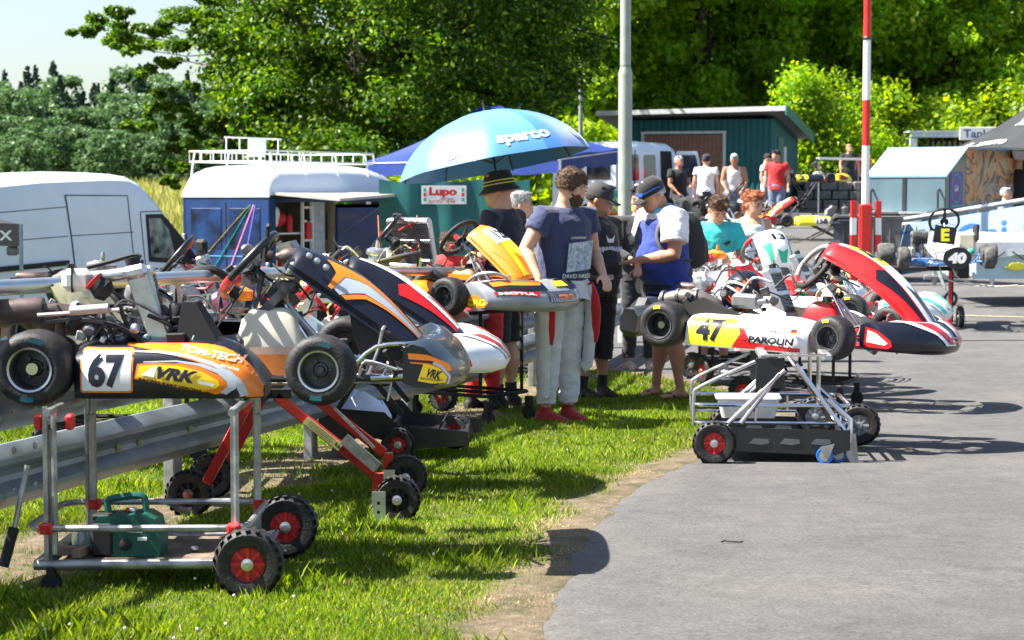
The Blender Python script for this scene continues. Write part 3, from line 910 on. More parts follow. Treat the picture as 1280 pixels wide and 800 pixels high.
# ---- shed
def shed():
    a = Vector((X(965, 54), 54, 0)); L_ = 4.3; D_ = 4.2
    ang = R(-17); z0 = gz(a.x - 2, 55) - .1
    t = thing('green_shed', 'dark teal corrugated shed with brown roller door and flat roof', 'shed', (a.x, a.y, z0), ang)
    TEAL = mat('teal_cladding', (.012, .12, .125), .45, .2, var=.1, nscale=2, dirt=.1); WH = mat('white_trim', (.7, .72, .70), .5, var=.05, dirt=.1)
    H0 = 2.62
    def corr(k, o, u, L_, h, pitch=.16, dep=.025, m=0, nz=None, hfun=None):
        n = int(L_ / pitch); u = Vector(u); nz = Vector(nz); o = Vector(o); vs = []; s_ = [(0, 0), (.35, 0), (.5, 1), (.85, 1)]
        for i in range(n):
            for f_, e in s_: vs.append((i + f_, e))
        vs.append((n, 0)); V = []
        for q, e in vs:
            x = q * L_ / n; hh = hfun(x) if hfun else h
            V.append(o + u * x + nz * (e * dep)); V.append(o + u * x + nz * (e * dep) + Vector((0, 0, hh)))
        k.add(V, [(2 * i, 2 * i + 2, 2 * i + 3, 2 * i + 1) for i in range(len(vs) - 1)], m)
    # front wall (local y=0, from x=-L to 0), door opening x -3.35..-1.25
    k = K(); corr(k, (-L_, 0, 0), (1, 0, 0), .68, H0, nz=(0, -1, 0)); corr(k, (-1.3, 0, 0), (1, 0, 0), 1.3, H0, nz=(0, -1, 0))
    corr(k, (-3.62, 0, 2.2), (1, 0, 0), 2.32, H0 - 2.2, nz=(0, -1, 0))
    k.box((-L_ / 2, .12, H0 / 2), (L_, .06, H0)); k.build('front_wall', TEAL, t, smooth=0)
    k = K(); corr(k, (-3.56, -.01, 0), (1, 0, 0), 2.2, 2.2, pitch=.11, dep=.03, nz=(0, -1, 0)); k.build('roller_door', mat('brown_roller_door', (.34, .17, .12), .5, .2, var=.1, dirt=.1), t, smooth=0)
    k = K(); k.box((-3.6, -.03, 1.12), (.07, .08, 2.24)); k.box((-1.32, -.03, 1.12), (.07, .08, 2.24)); k.box((-2.46, -.031, 2.27), (2.36, .085, .07)); k.build('door_frame', WH, t)
    k = K(); corr(k, (0, 0, 0), (0, 1, 0), D_, H0, nz=(1, 0, 0)); k.box((-.05, D_ / 2, H0 / 2), (.08, D_ - .1, H0)); k.build('side_wall', TEAL, t, smooth=0)
    k = K(); k.box((.03, 1.0, 1.1), (.07, .85, 2.1)); k.build('side_door', mat('teal_door', (.02, .15, .14), .4, var=.08), t)
    k = K(); k.box((.035, 1.65, 1.5), (.08, .42, .8)); k.build('side_window', WH, t)
    k = K(); k.box((-L_ + .05, D_ / 2, H0 / 2), (.08, D_ - .1, H0)); k.box((-L_ / 2, D_ - .06, H0 / 2), (L_ - .2, .08, H0)); k.build('back_wall', TEAL, t)
    k = K(); vs = [(-L_ - .5, -.45, H0 + .12), (.4, -.45, H0 + .2), (.4, D_ + .3, H0 - .42), (-L_ - .5, D_ + .3, H0 - .5)]
    vs += [(x, y, z + .09) for x, y, z in vs]
    k.add(vs, [(3, 2, 1, 0), (4, 5, 6, 7), (0, 1, 5, 4), (1, 2, 6, 5), (2, 3, 7, 6), (3, 0, 4, 7)]); k.build('roof', mat('felt_roof', (.22, .24, .24), .8, var=.15, dirt=.2), t)
    k = K(); k.beam((-L_ - .52, -.475, H0 + .18), (.42, -.475, H0 + .26), .04, .13); k.build('fascia', WH, t)
    k = K(); k.beam((.425, -.5, H0 + .22), (.425, D_ + .32, H0 - .40), .045, .28); k.build('side_fascia', mat('green_fascia', (.02, .16, .12), .5, var=.1), t)
shed()

# ---- retaining wall of stone blocks
def stonewall():
    d = 57; t = thing('retaining_wall', 'grey stone retaining wall right of the shed under the raised path', 'wall', (0, 0, 0))
    m = mat('grey_stone', (.20, .19, .175), .9, var=.25, nscale=4, bump=.6, bscale=20, dirt=.3)
    x0, x1 = X(1003, d), X(1200, d); mesh = None
    z0 = gz(x0, d); 
    for r in range(3):
        x = x0 - (.2 if r % 2 else 0)
        while x < x1:
            w = random.uniform(.38, .55)
            if mesh is None or random.random() < .15:
                k = K(); k.box((0, 0, 0), (.44, .4, .25), b=.03); o = k.build('stone', m, t); mesh = o.data
            else:
                o = bpy.data.objects.new('stone', mesh); COL.objects.link(o); o.parent = t
            o.location = (x + w / 2, d + random.uniform(-.02, .02), z0 + .12 + r * .262); o.scale = (w / .46, 1, 1); x += w + .015
    k = K(); k.box(((x0 + x1) / 2, d + .75, z0 + .35), (x1 - x0, 1.1, .72)); k.build('mortar_core', mat('mortar', (.12, .11, .1), .95, var=.2), t)
    k = K(); k.box(((x0 + x1) / 2, d + 3.2, z0 + .74), (x1 - x0 + 1, 6.4, .1)); kind(k.build('raised_path', mat('path_gravel', (.22, .2, .18), .95, var=.2, nscale=20)), 'structure')
stonewall()
k = K(); p0 = P(1022, 198, 52); p1 = P(1076, 199, 52)
t = thing('shelter_shelf', 'white horizontal board on two thin posts left of the boom', 'board', (0, 0, 0))
k.beam(p0, p1, .5, .06); k.build('board', WHT, t)
for p in (p0 + Vector((.05, .1, 0)), p1 + Vector((-.05, .1, 0))):
    k = K(); k.tube([p, (p.x, p.y, gz(p.x, p.y))], .02, 6); k.build('post', ZINC, t)

# ---- container with sign
def container():
    d = 62; a = GP(1136, d); t = thing('open_container', 'white framed container with dark ribbed inside above the trailer', 'container', (0, 0, 0))
    x0, x1 = X(1136, d), X(1262, d); zt = P(1136, 166, d).z; zb = gz(x0, d) - .1
    FR = mat('pale_blue_frame', (.55, .62, .68), .5, var=.05, dirt=.15)
    k = K(); k.box(((x0 + x1) / 2, d, zt - .06), (x1 - x0, .12, .16)); k.box((x0 + .1, d, (zt + zb) / 2 - .08), (.22, .12, zt - zb - .17)); k.box((x1 - .1, d, (zt + zb) / 2 - .08), (.2, .12, zt - zb - .17)); k.build('frame', FR, t)
    k = K(); n = 16
    k.box(((x0 + x1) / 2, d + 2.2, (zt + zb) / 2), (x1 - x0 - .1, .05, zt - zb - .2)); k.box((x0 + .04, d + 1.1, (zt + zb) / 2), (.05, 2.1, zt - zb - .2)); k.build('wall', mat('container_inside', (.10, .10, .105), .7, var=.2), t)
    for i in range(n):
        k = K(); k.box((x0 + .3 + i * (x1 - x0 - .4) / n, d + .5, (zt + zb) / 2 - .1), (.09, .05, zt - zb - .3)); k.build('slat', mat('grey_slat', (.26, .25, .24), .7, var=.2), t)
    k = K(); k.box(((x0 + x1) / 2, d + 1.1, zt + .04), (x1 - x0 + .1, 2.4, .05)); k.build('roof', FR, t)
    s = thing('fuel_sign', 'white sign with blue lettering on top of the container', 'sign', (X(1197, d - .1), d - .12, zt - .22))
    k = K(); k.box((.95, 0, .19), (1.9, .05, .40), b=.01); k.build('sign_board', WHT, s)
    k = K(); put_text(k, 'Tankstelle', lambda a_, b_: Vector((a_, -.03, b_)), .12, .06, .26, 1.6); k.build('lettering', mat('sign_blue', (.01, .06, .22), .5), s)
container()

# ---- grey box trailer with painted side
def graf():
    m = bpy.data.materials.new('spray_painted_panel'); m.use_nodes = True; nt = m.node_tree; n = nt.nodes; L = nt.links; b = n['Principled BSDF']; b.inputs['Roughness'].default_value = .35
    tc = n.new('ShaderNodeTexCoord'); w = n.new('ShaderNodeTexNoise'); w.inputs['Scale'].default_value = 1.1; w.inputs['Distortion'].default_value = 3.5; w.inputs['Detail'].default_value = 1.0
    L.new(tc.outputs['Object'], w.inputs[0]); r = n.new('ShaderNodeValToRGB'); r.color_ramp.interpolation = 'CONSTANT'
    e = r.color_ramp.elements; e[0].color = (.62, .24, .05, 1); e[0].position = 0; e[1].color = (.05, .06, .07, 1); e[1].position = .42
    for p_, c in ((.47, (.66, .27, .06)), (.55, (.30, .28, .18)), (.60, (.68, .30, .07)), (.66, (.06, .07, .08))):
        q = e.new(p_); q.color = (*c, 1)
    r2 = n.new('ShaderNodeValToRGB'); r2.color_ramp.interpolation = 'CONSTANT'; e = r2.color_ramp.elements
    e[0].color = (.05, .09, .14, 1); e[0].position = 0; e[1].color = (.55, .60, .66, 1); e[1].position = .47
    for p_, c in ((.50, (.10, .15, .20)), (.60, (.07, .10, .13)), (.63, (.5, .55, .6))):
        q = e.new(p_); q.color = (*c, 1)
    L.new(w.outputs[0], r.inputs[0]); L.new(w.outputs[0], r2.inputs[0])
    sp = n.new('ShaderNodeSeparateXYZ'); L.new(tc.outputs['Object'], sp.inputs[0])
    ad = n.new('ShaderNodeMath'); ad.operation = 'MULTIPLY_ADD'; ad.inputs[1].default_value = .5; L.new(w.outputs[0], ad.inputs[0]); L.new(sp.outputs[2], ad.inputs[2])
    gt = n.new('ShaderNodeMath'); gt.operation = 'GREATER_THAN'; gt.inputs[1].default_value = 1.22; L.new(ad.outputs[0], gt.inputs[0])
    mx = n.new('ShaderNodeMixRGB'); L.new(gt.outputs[0], mx.inputs[0]); L.new(r2.outputs[0], mx.inputs[1]); L.new(r.outputs[0], mx.inputs[2]); L.new(mx.outputs[0], b.inputs['Base Color'])
    return m
def boxtrailer():
    d = 36; rx_, ry = X(1165, d) + .22, d; z0 = gz(rx_, 37)
    ang = R(56); t = thing('box_trailer', 'grey sloped-nose box trailer with orange spray painted side', 'trailer', (rx_, ry, z0 + .0), ang)
    # local: x runs back along the visible right-hand side, y>0 to the left
    W_ = 1.5; L_ = 4.0; zt = 1.95; zn = 1.42; zb = .42
    BM = mat('blue_grey_trailer_paint', (.10, .165, .20), .5, .1, var=.06, nscale=2, dirt=.06); LT = mat('light_blue_roof_sheet', (.22, .35, .42), .4, var=.04)
    k = K(); k.box((.02, W_ / 2, (zn + zb) / 2), (.05, W_, zn - zb)); k.build('front_wall', BM, t)
    k = K(); k.add([(-.02, -.04, zn), (-.02, W_ + .04, zn), (1.0, W_ + .04, zt), (1.0, -.04, zt), (-.02, -.04, zn + .035), (-.02, W_ + .04, zn + .035), (1.0, W_ + .04, zt + .035), (1.0, -.04, zt + .035)], [(0, 1, 2, 3), (7, 6, 5, 4), (0, 3, 7, 4), (1, 0, 4, 5), (2, 1, 5, 6), (3, 2, 6, 7)]); k.build('sloped_nose', LT, t)
    k = K(); k.prism([(0.05, zb), (1.0, zb), (1.0, zt), (.05, zn)], (0, .02, 0), (1, 0, 0), (0, 0, 1), .04); k.build('nose_side', mat('grey_green_side', (.12, .15, .145), .3, .2, var=.1, coat=.3), t)
    k = K(); k.box((2.5, .02, (zt + zb) / 2), (2.98, .045, zt - zb - .003)); k.build('painted_side', graf(), t)
    k = K(); k.box((2.5, W_ / 2, zt + .02), (3.0, W_ + .06, .04)); k.build('roof', LT, t)
    k = K(); k.box((2.5, W_ - .02, (zt + zb) / 2), (2.98, .04, zt - zb)); k.box((3.97, W_ / 2, (zt + zb) / 2), (.04, W_, zt - zb)); k.build('far_wall', BM, t)
    k = K(); k.box((-.012, W_ * .52, (zn + zb) / 2 + .05), (.02, .07, zn - zb - .1)); k.build('door_seam', BLKM, t)
    k = K()
    for y in (.1, W_ - .1): k.tube([(-.01, y, 1.2), (-.09, y, 1.17), (-.09, y, .85), (-.01, y, .82)], .02, 6)
    k.build('handle', BLKM, t)
    k = K(); k.box((-.12, .8, .78), (.2, 1.1, .04)); k.build('shelf', ALU, t)
    k = K(); k.box((-.1, .78, .62), (.1, .75, .24), b=.02); k.build('number_board', WHT, t)
    k = K(); k.box((.52, -.006, 1.16), (.62, .006, .72)); k.build('sticker', PURP, t)
    k = K(); pts = arc(.52, 1.22, .24, .27, 0, 360, 24)[:-1]; pi_ = arc(.52, 1.22, .21, .24, 0, 360, 24)[:-1]
    fn = lambda a, b: Vector((a, -.012, b))
    k.add([fn(*p) for p in pts + pi_], [(i, (i + 1) % 24, 24 + (i + 1) % 24, 24 + i) for i in range(24)]); put_text(k, 'GA', fn, .42, 1.16, .12, .2, m=1); 
    k.box((.52, -.012, .90), (.5, .004, .03)); k.build('emblem', [GREENP, WHT], t)
    k = K(); put_text(k, 'HILLDEVIL RACING', lambda a, b: Vector((a, -.006, b)), 1.9, 1.12, .2, 1.9); k.build('lettering', mat('grey_lettering', (.45, .44, .42), .5), t)
    k = K(); k.box((2.0, W_ / 2, zb - .03), (3.9, W_ - .2, .1)); k.build('chassis', DSTEEL, t)
    for y in (.1, W_ - .1):
        k = K(); k.lathe([(.0, -.09), (.2, -.09), (.31, -.07), (.32, 0), (.31, .07), (.2, .09), (0, .09)], (2.4, y, .32), (0, 1, 0), 20); k.build('wheel', RUB, t)
boxtrailer()

# ---- wheelie bins
def bin_(label, px, d, rz, w, h, col):
    p = GP(px, d); t = thing('waste_bin', label, 'bin', p, rz, 'bins by the barrier')
    m = mat(col[0], col[1], .55, var=.12, dirt=.12)
    k = K(); r0 = [(-w * .38, -w * .4, .06), (w * .38, -w * .4, .06), (w * .38, w * .4, .06), (-w * .38, w * .4, .06)]; r1 = [(-w * .5, -w * .52, h), (w * .5, -w * .52, h), (w * .5, w * .52, h), (-w * .5, w * .52, h)]
    k.loft([[Vector(q) for q in r0], [Vector(q) for q in r1]]); k.box((0, 0, h - .02), (w * 1.06, w * 1.1, .05), b=.01)
    for i in (-1, 0, 1): k.box((i * w * .2, -w * .47, h * .52), (.02, .05, h * .7))
    k.build('body', m, t, smooth=20)
    k = K(); k.grid(lambda u, v: Vector(((u - .5) * w * 1.06, (v - .5) * w * 1.12, h + .02 + .09 * math.sin(math.pi * min(1, v + .25)) * (1 - (2 * u - 1) ** 4))), 8, 6)
    k.box((0, -w * .56, h + .07), (w * .8, .03, .05), b=.01); k.build('lid', m, t)
    k = K(); k.tube([(-w * .4, w * .6, h), (w * .4, w * .6, h)], .015, 8); k.build('handle', m, t)
    for s_ in (-1, 1):
        k = K(); k.lathe([(0, -.03), (.1, -.03), (.1, .03), (0, .03)], (s_ * w * .42, w * .42, .1), (1, 0, 0), 14); k.build('wheel', RUB, t)
bin_('dark grey waste bin left of the red barrier housing', 1064, 31.2, R(-12), .56, .92, ('dark_bin_plastic', (.045, .055, .07)))
bin_('tall grey waste bin right of the red barrier housing', 1102, 30.8, R(-12), .62, 1.0, ('grey_bin_plastic', (.15, .155, .155)))

# ---- banner fence
def bannerfence():
    a = P(1104, 279, 31.5); b = P(1400, 231, 28.5)
    t = thing('banner_fence', 'sloping tube fence hung with pale blue advertising banners', 'fence', (0, 0, 0))
    k = K(); k.tube([a, b], .042, 10); k.build('top_tube', mat('galvanised_tube', (.5, .53, .57)), t)
    d = (b - a); n = 4
    for i in range(n + 1):
        p = a + d * (i / n * .98 + .003); g = gz(p.x, p.y)
        k = K(); k.tube([(p.x, p.y + .05, p.z), (p.x, p.y + .05, g - .1)], .035, 8); k.build('post', ZINC, t)
    k = K(); ux = Vector((d.x, d.y, 0)).normalized(); nn = Vector((ux.y, -ux.x, 0)) * .05
    dl = Vector((d.x, d.y, 0)).length
    def fn(u, z):
        p = a + ux * u; zz = a.z + d.z * u / dl
        return p * 1 + nn * (1 + .5 * math.sin(u * 3)) + Vector((0, 0, zz - p.z - .08 - z))
    cols = [(.01, 1.32), (1.36, 3.4)]
    for (u0, u1) in ((.02, .92), (.95, 2.6), (2.63, 3.6)):
        k = K(); k.grid(lambda u, v: fn(u0 + (u1 - u0) * u, .78 * (1 - v)), 10, 4); bn = k.build('banner', mat('pale_blue_banner', (.27, .41, .56), .55, var=.05, dirt=.08), t)
        f2 = lambda q, z: fn(q, .78 - z) + nn * .1
        if u0 < .5:
            k = K()
            for (x0, z0_, x1, z1) in ((.1, .08, .84, .1), (.1, .64, .84, .66), (.1, .1, .12, .64), (.82, .1, .84, .64)):
                put_poly(k, [(x0, z0_), (x1, z0_), (x1, z1), (x0, z1)], f2, e=.3)
            put_poly(k, arc(.47, .3, .15, .1, 0, 360, 14)[:-1], f2, e=.3)
            k.build('print', mat('banner_blue', (.03, .13, .42), .5), bn)
        elif u0 < 1:
            k = K(); put_text(k, 'i Gei', f2, 1.02, .22, .42, 1.28, maxe=.2); k.build('lettering', mat('banner_blue', (.03, .13, .42), .5), bn)
        else:
            k = K(); put_poly(k, [(2.9, .2), (3.5, .2), (3.5, .6), (2.9, .6)], f2, e=.3); k.build('print', mat('banner_blue', (.03, .13, .42), .5), bn)
bannerfence()

# ---- covered flatbed trailer at the right
def covtrailer():
    d = 26.5; p = GP(1216, d); t = thing('covered_trailer', 'small pale blue trailer under a white tarpaulin at the right edge', 'trailer', p, R(8))
    BM = mat('pale_blue_trailer_side', (.42, .54, .60), .35, .3, var=.06, dirt=.08)
    k = K(); k.box((1.25, .75, .62), (2.4, 1.4, .42), b=.02); k.box((1.25, .06, .82), (2.44, .03, .06)); k.box((1.25, .06, .42), (2.44, .03, .05)); k.build('bed', BM, t)
    k = K(); k.grid(lambda u, v: Vector((.0 + 2.5 * u, 0.02 + 1.5 * v, .86 + .13 * min(1, 4 * min(v, 1 - v) + .2 * u) + .012 * math.sin(u * 21 + v * 5))), 30, 10)
    k.grid(lambda u, v: Vector((0 + 2.5 * u, .015 - .02 * (1 - v), .70 + .19 * v + .02 * math.sin(u * 30) * (1 - v))), 30, 3)
    k.grid(lambda u, v: Vector((-.01, 1.5 * u, .72 + .19 * v)), 6, 3); k.build('tarpaulin', mat('white_tarpaulin', (.76, .77, .76), .55, var=.05, bump=.2, bscale=8), t)
    k = K()
    for i in range(6): k.tube([(.15 + i * .4, .0, .76), (.3 + i * .4, -.01, .66), (.45 + i * .4, .0, .76)], .008, 5)
    k.build('elastic_cord', BLKM, t)
    k = K(); k.ell((.62, -.0, .56), (.13, .01, .055), 0, 14, 6); k.build('badge', LYEL, t)
    k = K(); k.box((.62, -.008, .555), (.34, .012, .03)); k.build('badge_bar', LYEL, t)
    k = K(); k.tube([(.2, .6, .42), (-.45, .62, .40)], .035, 8); k.tube([(-.3, .62, .62), (-.3, .62, .3)], .03, 8); k.build('drawbar', ZINC, t)
    k = K(); k.box((-.12, .1, .5), (.2, .12, .2), b=.02); k.box((.1, .1, .62), (.09, .09, .22), b=.02); k.box((.95, .0, .6), (.12, .08, .18), b=.02); k.build('buckle', BLKM, t)
    w = K(); w.lathe([(.04, -.03), (.10, -.035), (.115, 0), (.10, .035), (.04, .03)], (-.2, .3, .12), (0, 1, 0), 18); w2 = w.build('jockey_wheel', RUB, t)
    w = K(); w.lathe([(0, -.036), (.045, -.036), (.07, -.03)], (-.2, .3, .12), (0, 1, 0), 14); w.build('rim', ALU, w2)
    w = K(); w.tube([(-.2, .36, .12), (-.3, .5, .5)], .02, 6); w.build('jockey_leg', ZINC, t)
    w = K(); w.lathe([(0, -.07), (.2, -.07), (.26, -.05), (.27, 0), (.26, .05), (.2, .07)], (1.5, .12, .27), (0, 1, 0), 20); w.build('wheel', RUB, t)
covtrailer()

# ---- tents
BLUC = mat('blue_canopy_cloth', (.004, .028, .19), .6, var=.14, nscale=1.5, bump=.3, bscale=4)
def cloth(m): return m
def canopy(name, label, c, px_list, mcloth, leg, peak, valance=.28, drop=.0, cat='tent', legs=(0, 1, 2, 3), sag=.12, legz=None):
    t = thing(name, label, cat, (c[0], c[1], gz(c[0], c[1])))
    o = Vector(t.location); C4 = [Vector(q) - o for q in px_list]; pk = [Vector(q) - o for q in peak]
    tops = [pk[0], pk[-1], pk[-1], pk[0]] if len(pk) == 2 else [pk[0]] * 4
    for i in range(4):
        a, b = C4[i], C4[(i + 1) % 4]; ta, tb = (tops[i], tops[(i + 1) % 4])
        k = K()
        def fn(u, v):
            e = a.lerp(b, u); q = ta.lerp(tb, u); p = e.lerp(q, v)
            p.z -= sag * 4 * v * (1 - v) * (1 - .3 * math.sin(math.pi * u)) + .02 * math.sin(u * 9 + i) * (1 - v)
            return p
        k.grid(fn, 14, 10); k.build('roof_panel', mcloth, t, smooth=60)
        k = K(); k.grid(lambda u, v: fn(u, 0) + Vector((0, 0, -valance * (1 - v) * (1 + .06 * math.sin(u * 25)))) + (a - b).cross(Vector((0, 0, 1))).normalized() * (.012 * math.sin(u * 31) * (1 - v)), 24, 3); k.build('valance', mcloth, t, smooth=60)
    for i in legs:
        q = C4[i]; k = K(); k.box((q.x, q.y, (q.z + (gz(q.x + o.x, q.y + o.y) - o.z)) / 2 - .03), (.045, .045, q.z - (gz(q.x + o.x, q.y + o.y) - o.z))); k.build('leg', leg, t)
    k = K()
    for i in range(4):
        k.tube([C4[i] - Vector((0, 0, .05)), C4[(i + 1) % 4] - Vector((0, 0, .05))], .015, 5)
    k.build('truss', leg, t)
    return t
d = 39
LEGW = mat('white_tent_leg', (.7, .7, .7), .4, .3, var=.04)
canopy('canopy_tent', 'large blue canopy tent behind the light blue umbrella', (X(615, 40), 40), [P(459, 201, 41), P(700, 196, 37.5), P(772, 186, 40.5), P(520, 200, 44.5)], BLUC, LEGW, [P(600, 134, 41), P(626, 132, 42)], .30)
canopy('canopy_tent', 'smaller blue canopy tent with dark cloth left of the teal wall', (X(500, 47), 47), [P(462, 205, 46.5), P(560, 200, 46), P(580, 198, 49), P(480, 198, 50)], BLUC, LEGW, [P(520, 172, 48)], .25)
def tealwall():
    d = 36.5; TE = mat('teal_tent_wall', (.010, .13, .125), .5, var=.15, nscale=1.2, bump=.4, bscale=3)
    x0, x1 = X(474, d), X(662, d); z1 = P(474, 224, d).z; t = thing('tent_side_wall', 'teal tarpaulin side wall with a small team banner', 'tarpaulin', (x0, d, 0))
    g = gz((x0 + x1) / 2, d) - .1
    def fn(u, v): return Vector(((x1 - x0) * u, .05 * math.sin(u * 23) * (1 - v * .5) + .07 * math.sin(u * 7 + v * 4), g + (z1 - g) * v - .05 * math.sin(math.pi * ((u * 3) % 1)) * v))
    for i in range(3):
        k = K(); k.grid(lambda u, v: fn((i + u) / 3, v), 20, 10); k.build('wall_panel', TE, t, smooth=60)
    s = thing('team_banner', 'white team banner with red lettering pinned to the teal wall', 'banner', (X(527, d - .15), d - .18, P(527, 255, d).z))
    w = 56 / F * d; h = 23 / F * d
    k = K(); k.box((w / 2, 0, h / 2), (w, .02, h)); k.build('banner_sheet', WHT, s)
    fn2 = lambda a, b: Vector((a, -.014, b)); k = K()
    put_text(k, 'Lupo', fn2, w * .17, h * .33, h * .58, w * .62, m=0, bold=.06); put_text(k, 'RACING TEAM', fn2, w * .16, h * .07, h * .13, w * .6, m=0, shear=.3)
    put_text(k, 'TEST SHOP', fn2, w * .42, h * .23, h * .08, w * .3, m=2)
    for x in (.03, .87):
        for i in range(3): k.box((w * (x + .05), -.014, h * (.24 + .26 * i)), (w * .06, .004, h * .2), m=1 if i != 1 else 0)
    k.build('lettering', [REDPL, GREENP, NAVY], s)
    # dark gear standing under the tent
tealwall()
BLKC = mat('charcoal_canopy_cloth', (.026, .027, .03), .6, var=.08, nscale=2)
tt = canopy('canopy_tent', 'charcoal canopy tent with white brand lettering at the right edge', (X(1300, 42), 42), [P(1187, 187, 41.5), P(1300, 183, 37.5), P(1420, 176, 41.5), P(1310, 176, 46)], BLKC, DSTEEL, [P(1330, 96, 41.8)], .22, legs=(0, 2, 3), sag=.16)
def tentprint():
    k = K(); o = Vector(tt.location); a = P(1187, 187, 41.5) - o; b = P(1300, 183, 37.5) - o; pk = P(1330, 96, 41.8) - o
    def fn(u, v):
        e = a.lerp(b, u); p = e.lerp(pk, v); p.z -= .16 * 4 * v * (1 - v) * (1 - .3 * math.sin(math.pi * u)) + .02 * math.sin(u * 9) * (1 - v)
        return p + Vector((-.25, -.6, .6)).normalized() * .03
    put_text(k, 'XLMOTO', lambda p, q: fn(p, q), .22, .04, .085, .36, maxe=.05, bold=.04, shear=.25)
    put_text(k, 'XLMOTO', lambda p, q: fn(p, q), .42, .36, .10, .5, maxe=.05, bold=.04, shear=.25)
    put_poly(k, [(.52, .52), (.62, .52), (.70, .60), (.66, .64), (.60, .58), (.56, .62), (.60, .66), (.56, .70), (.48, .62)], fn, e=.04)
    put_poly(k, [(.10, .05), (.16, .03), (.2, .07), (.16, .08), (.14, .07), (.14, .1), (.17, .12), (.12, .12)], fn, e=.04)
    k.build('lettering', WHT, tt)
tentprint()
# corner of a black canopy at the far left
def mxtent():
    d = 22; t = thing('canopy_tent', 'black canopy corner with white letters entering at the left edge', 'tent', (X(27, d), d, gz(X(27, d), d)))
    o = Vector(t.location); C = [P(26, 280, d) - o, P(26, 280, d) - o + Vector((-3, .4, .1)), P(26, 280, d) - o + Vector((-4.2, 3.2, .1)), P(26, 280, d) - o + Vector((-1.1, 3, 0))]
    pk = P(-160, 240, d + 1.5) - o; BC = mat('black_canopy_cloth', (.018, .018, .024), .6, var=.1)
    for i in range(4):
        k = K(); k.grid(lambda u, v: C[i].lerp(C[(i + 1) % 4], u).lerp(pk, v), 4, 4); k.build('roof_panel', BC, t)
        k = K(); k.grid(lambda u, v: C[i].lerp(C[(i + 1) % 4], u) + Vector((0, 0, -.25 * (1 - v))), 6, 2); k.build('valance', BC, t)
    k = K(); put_text(k, 'MX', lambda a, b: C[0] + Vector((-.34 + a, -.02 + .0 * b, -.2 + b)) + Vector((0, 0.05, 0)) * 0 + Vector((0, -.4 / 3 * (a - .34) * -1 - .03, 0)), 0, .02, .11, .26, bold=.03); k.build('lettering', WHT, t)
    for q in (C[0], C[3]):
        k = K(); k.box((q.x, q.y, (q.z + 0) / 2 - .1), (.035, .035, q.z + .4 - .2)); k.build('leg', mat('blue_grey_leg', (.20, .27, .36), .4, .5), t)
    k = K(); k.box(C[0] + Vector((-.12, .1, -.30)), (.12, .12, .1), b=.02); k.build('corner_bracket', GREYP, t)
mxtent()

# ---- umbrella
def umbrella():
    d = 15.6; c = P(606, 139, d); base = GP(612, d + .35)
    t = thing('umbrella', 'big light blue umbrella with white lettering above the man in the bucket hat', 'umbrella', (c.x, c.y, c.z), 0)
    tilt = Matrix.Rotation(R(-10.5), 3, 'Y') @ Matrix.Rotation(R(-4), 3, 'X')
    Rr = .76; Hh = .43
    def dome(th, v):  # v 0 top..1 rim
        n = 8; ph = (th / (2 * math.pi) * n) % 1; pinch = 1 - .05 * math.sin(math.pi * ph) * v
        r = Rr * math.sin(v * 1.28) / math.sin(1.28) * pinch; z = -Hh * (1 - math.cos(v * 1.35)) / (1 - math.cos(1.35))
        sag = .012 * math.sin(math.pi * ph) * math.sin(math.pi * v)
        return tilt @ Vector((r * math.cos(th), r * math.sin(th), z - sag))
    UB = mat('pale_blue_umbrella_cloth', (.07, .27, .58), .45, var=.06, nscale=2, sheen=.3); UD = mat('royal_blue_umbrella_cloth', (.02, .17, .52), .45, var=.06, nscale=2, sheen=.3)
    off = R(-78)
    for i in range(8):
        k = K(); t0 = off + i * math.pi / 4 - R(22.5)
        k.grid(lambda u, v: dome(t0 + u * math.pi / 4, v), 10, 12)
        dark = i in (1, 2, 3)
        # pinch phase must match gore
        k.v = [tuple(tilt @ Vector(v_)) if False else v_ for v_ in k.v]
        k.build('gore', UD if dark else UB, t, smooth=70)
    k = K()
    for i in range(8):
        th = off + i * math.pi / 4 - R(22.5); k.tube([dome(th, v / 6) - Vector((0, 0, .008)) for v in range(0, 7)], .005, 5)
        e = dome(th, .55); k.tube([e - Vector((0, 0, .01)), tilt @ Vector((0, 0, -.42))], .004, 5)
    k.build('rib', DSTEEL, t)
    k = K(); k.tube([tilt @ Vector((0, 0, .09)), tilt @ Vector((0, 0, -.95))], [.008] * 2, 8); k.build('shaft', BLKM, t)
    k = K(); k.tube([tilt @ Vector((0, 0, -.95)), tilt @ Vector((0, 0, -1.1))], .018, 8); k.build('grip', BLK, t)
    k = K(); k.lathe([(.02, 0), (.012, .03), (.005, .09)], tilt @ Vector((0, 0, .0)), tilt @ Vector((0, 0, 1)), 8); k.build('ferrule', BLKM, t)
    k = K(); c0 = off + R(4)
    fn = lambda a, b: dome(c0 + a / (Rr * .9), 1 - b / (Rr * 1.25)) * 1.012
    put_text(k, 'sparco', fn, -.14, .10, .13, .44, maxe=.04, bold=.03)
    def logo(cx, cy, r):
        put_poly(k, arc(cx, cy, r, r, 0, 360, 20)[:-1], fn, e=.04)
    logo(.74, .20, .085); logo(-.50, .16, .085)
    k.build('lettering', WHT, t)
    k = K(); fn3 = lambda a, b: dome(c0 + a / (Rr * .9), 1 - b / (Rr * 1.25)) * 1.02
    for cx, cy in ((.74, .20), (-.50, .16)):
        put_text(k, 'S', fn3, cx - .03, cy - .055, .11, .06, bold=.04)
    k.build('emblem', UD, t)
umbrella()
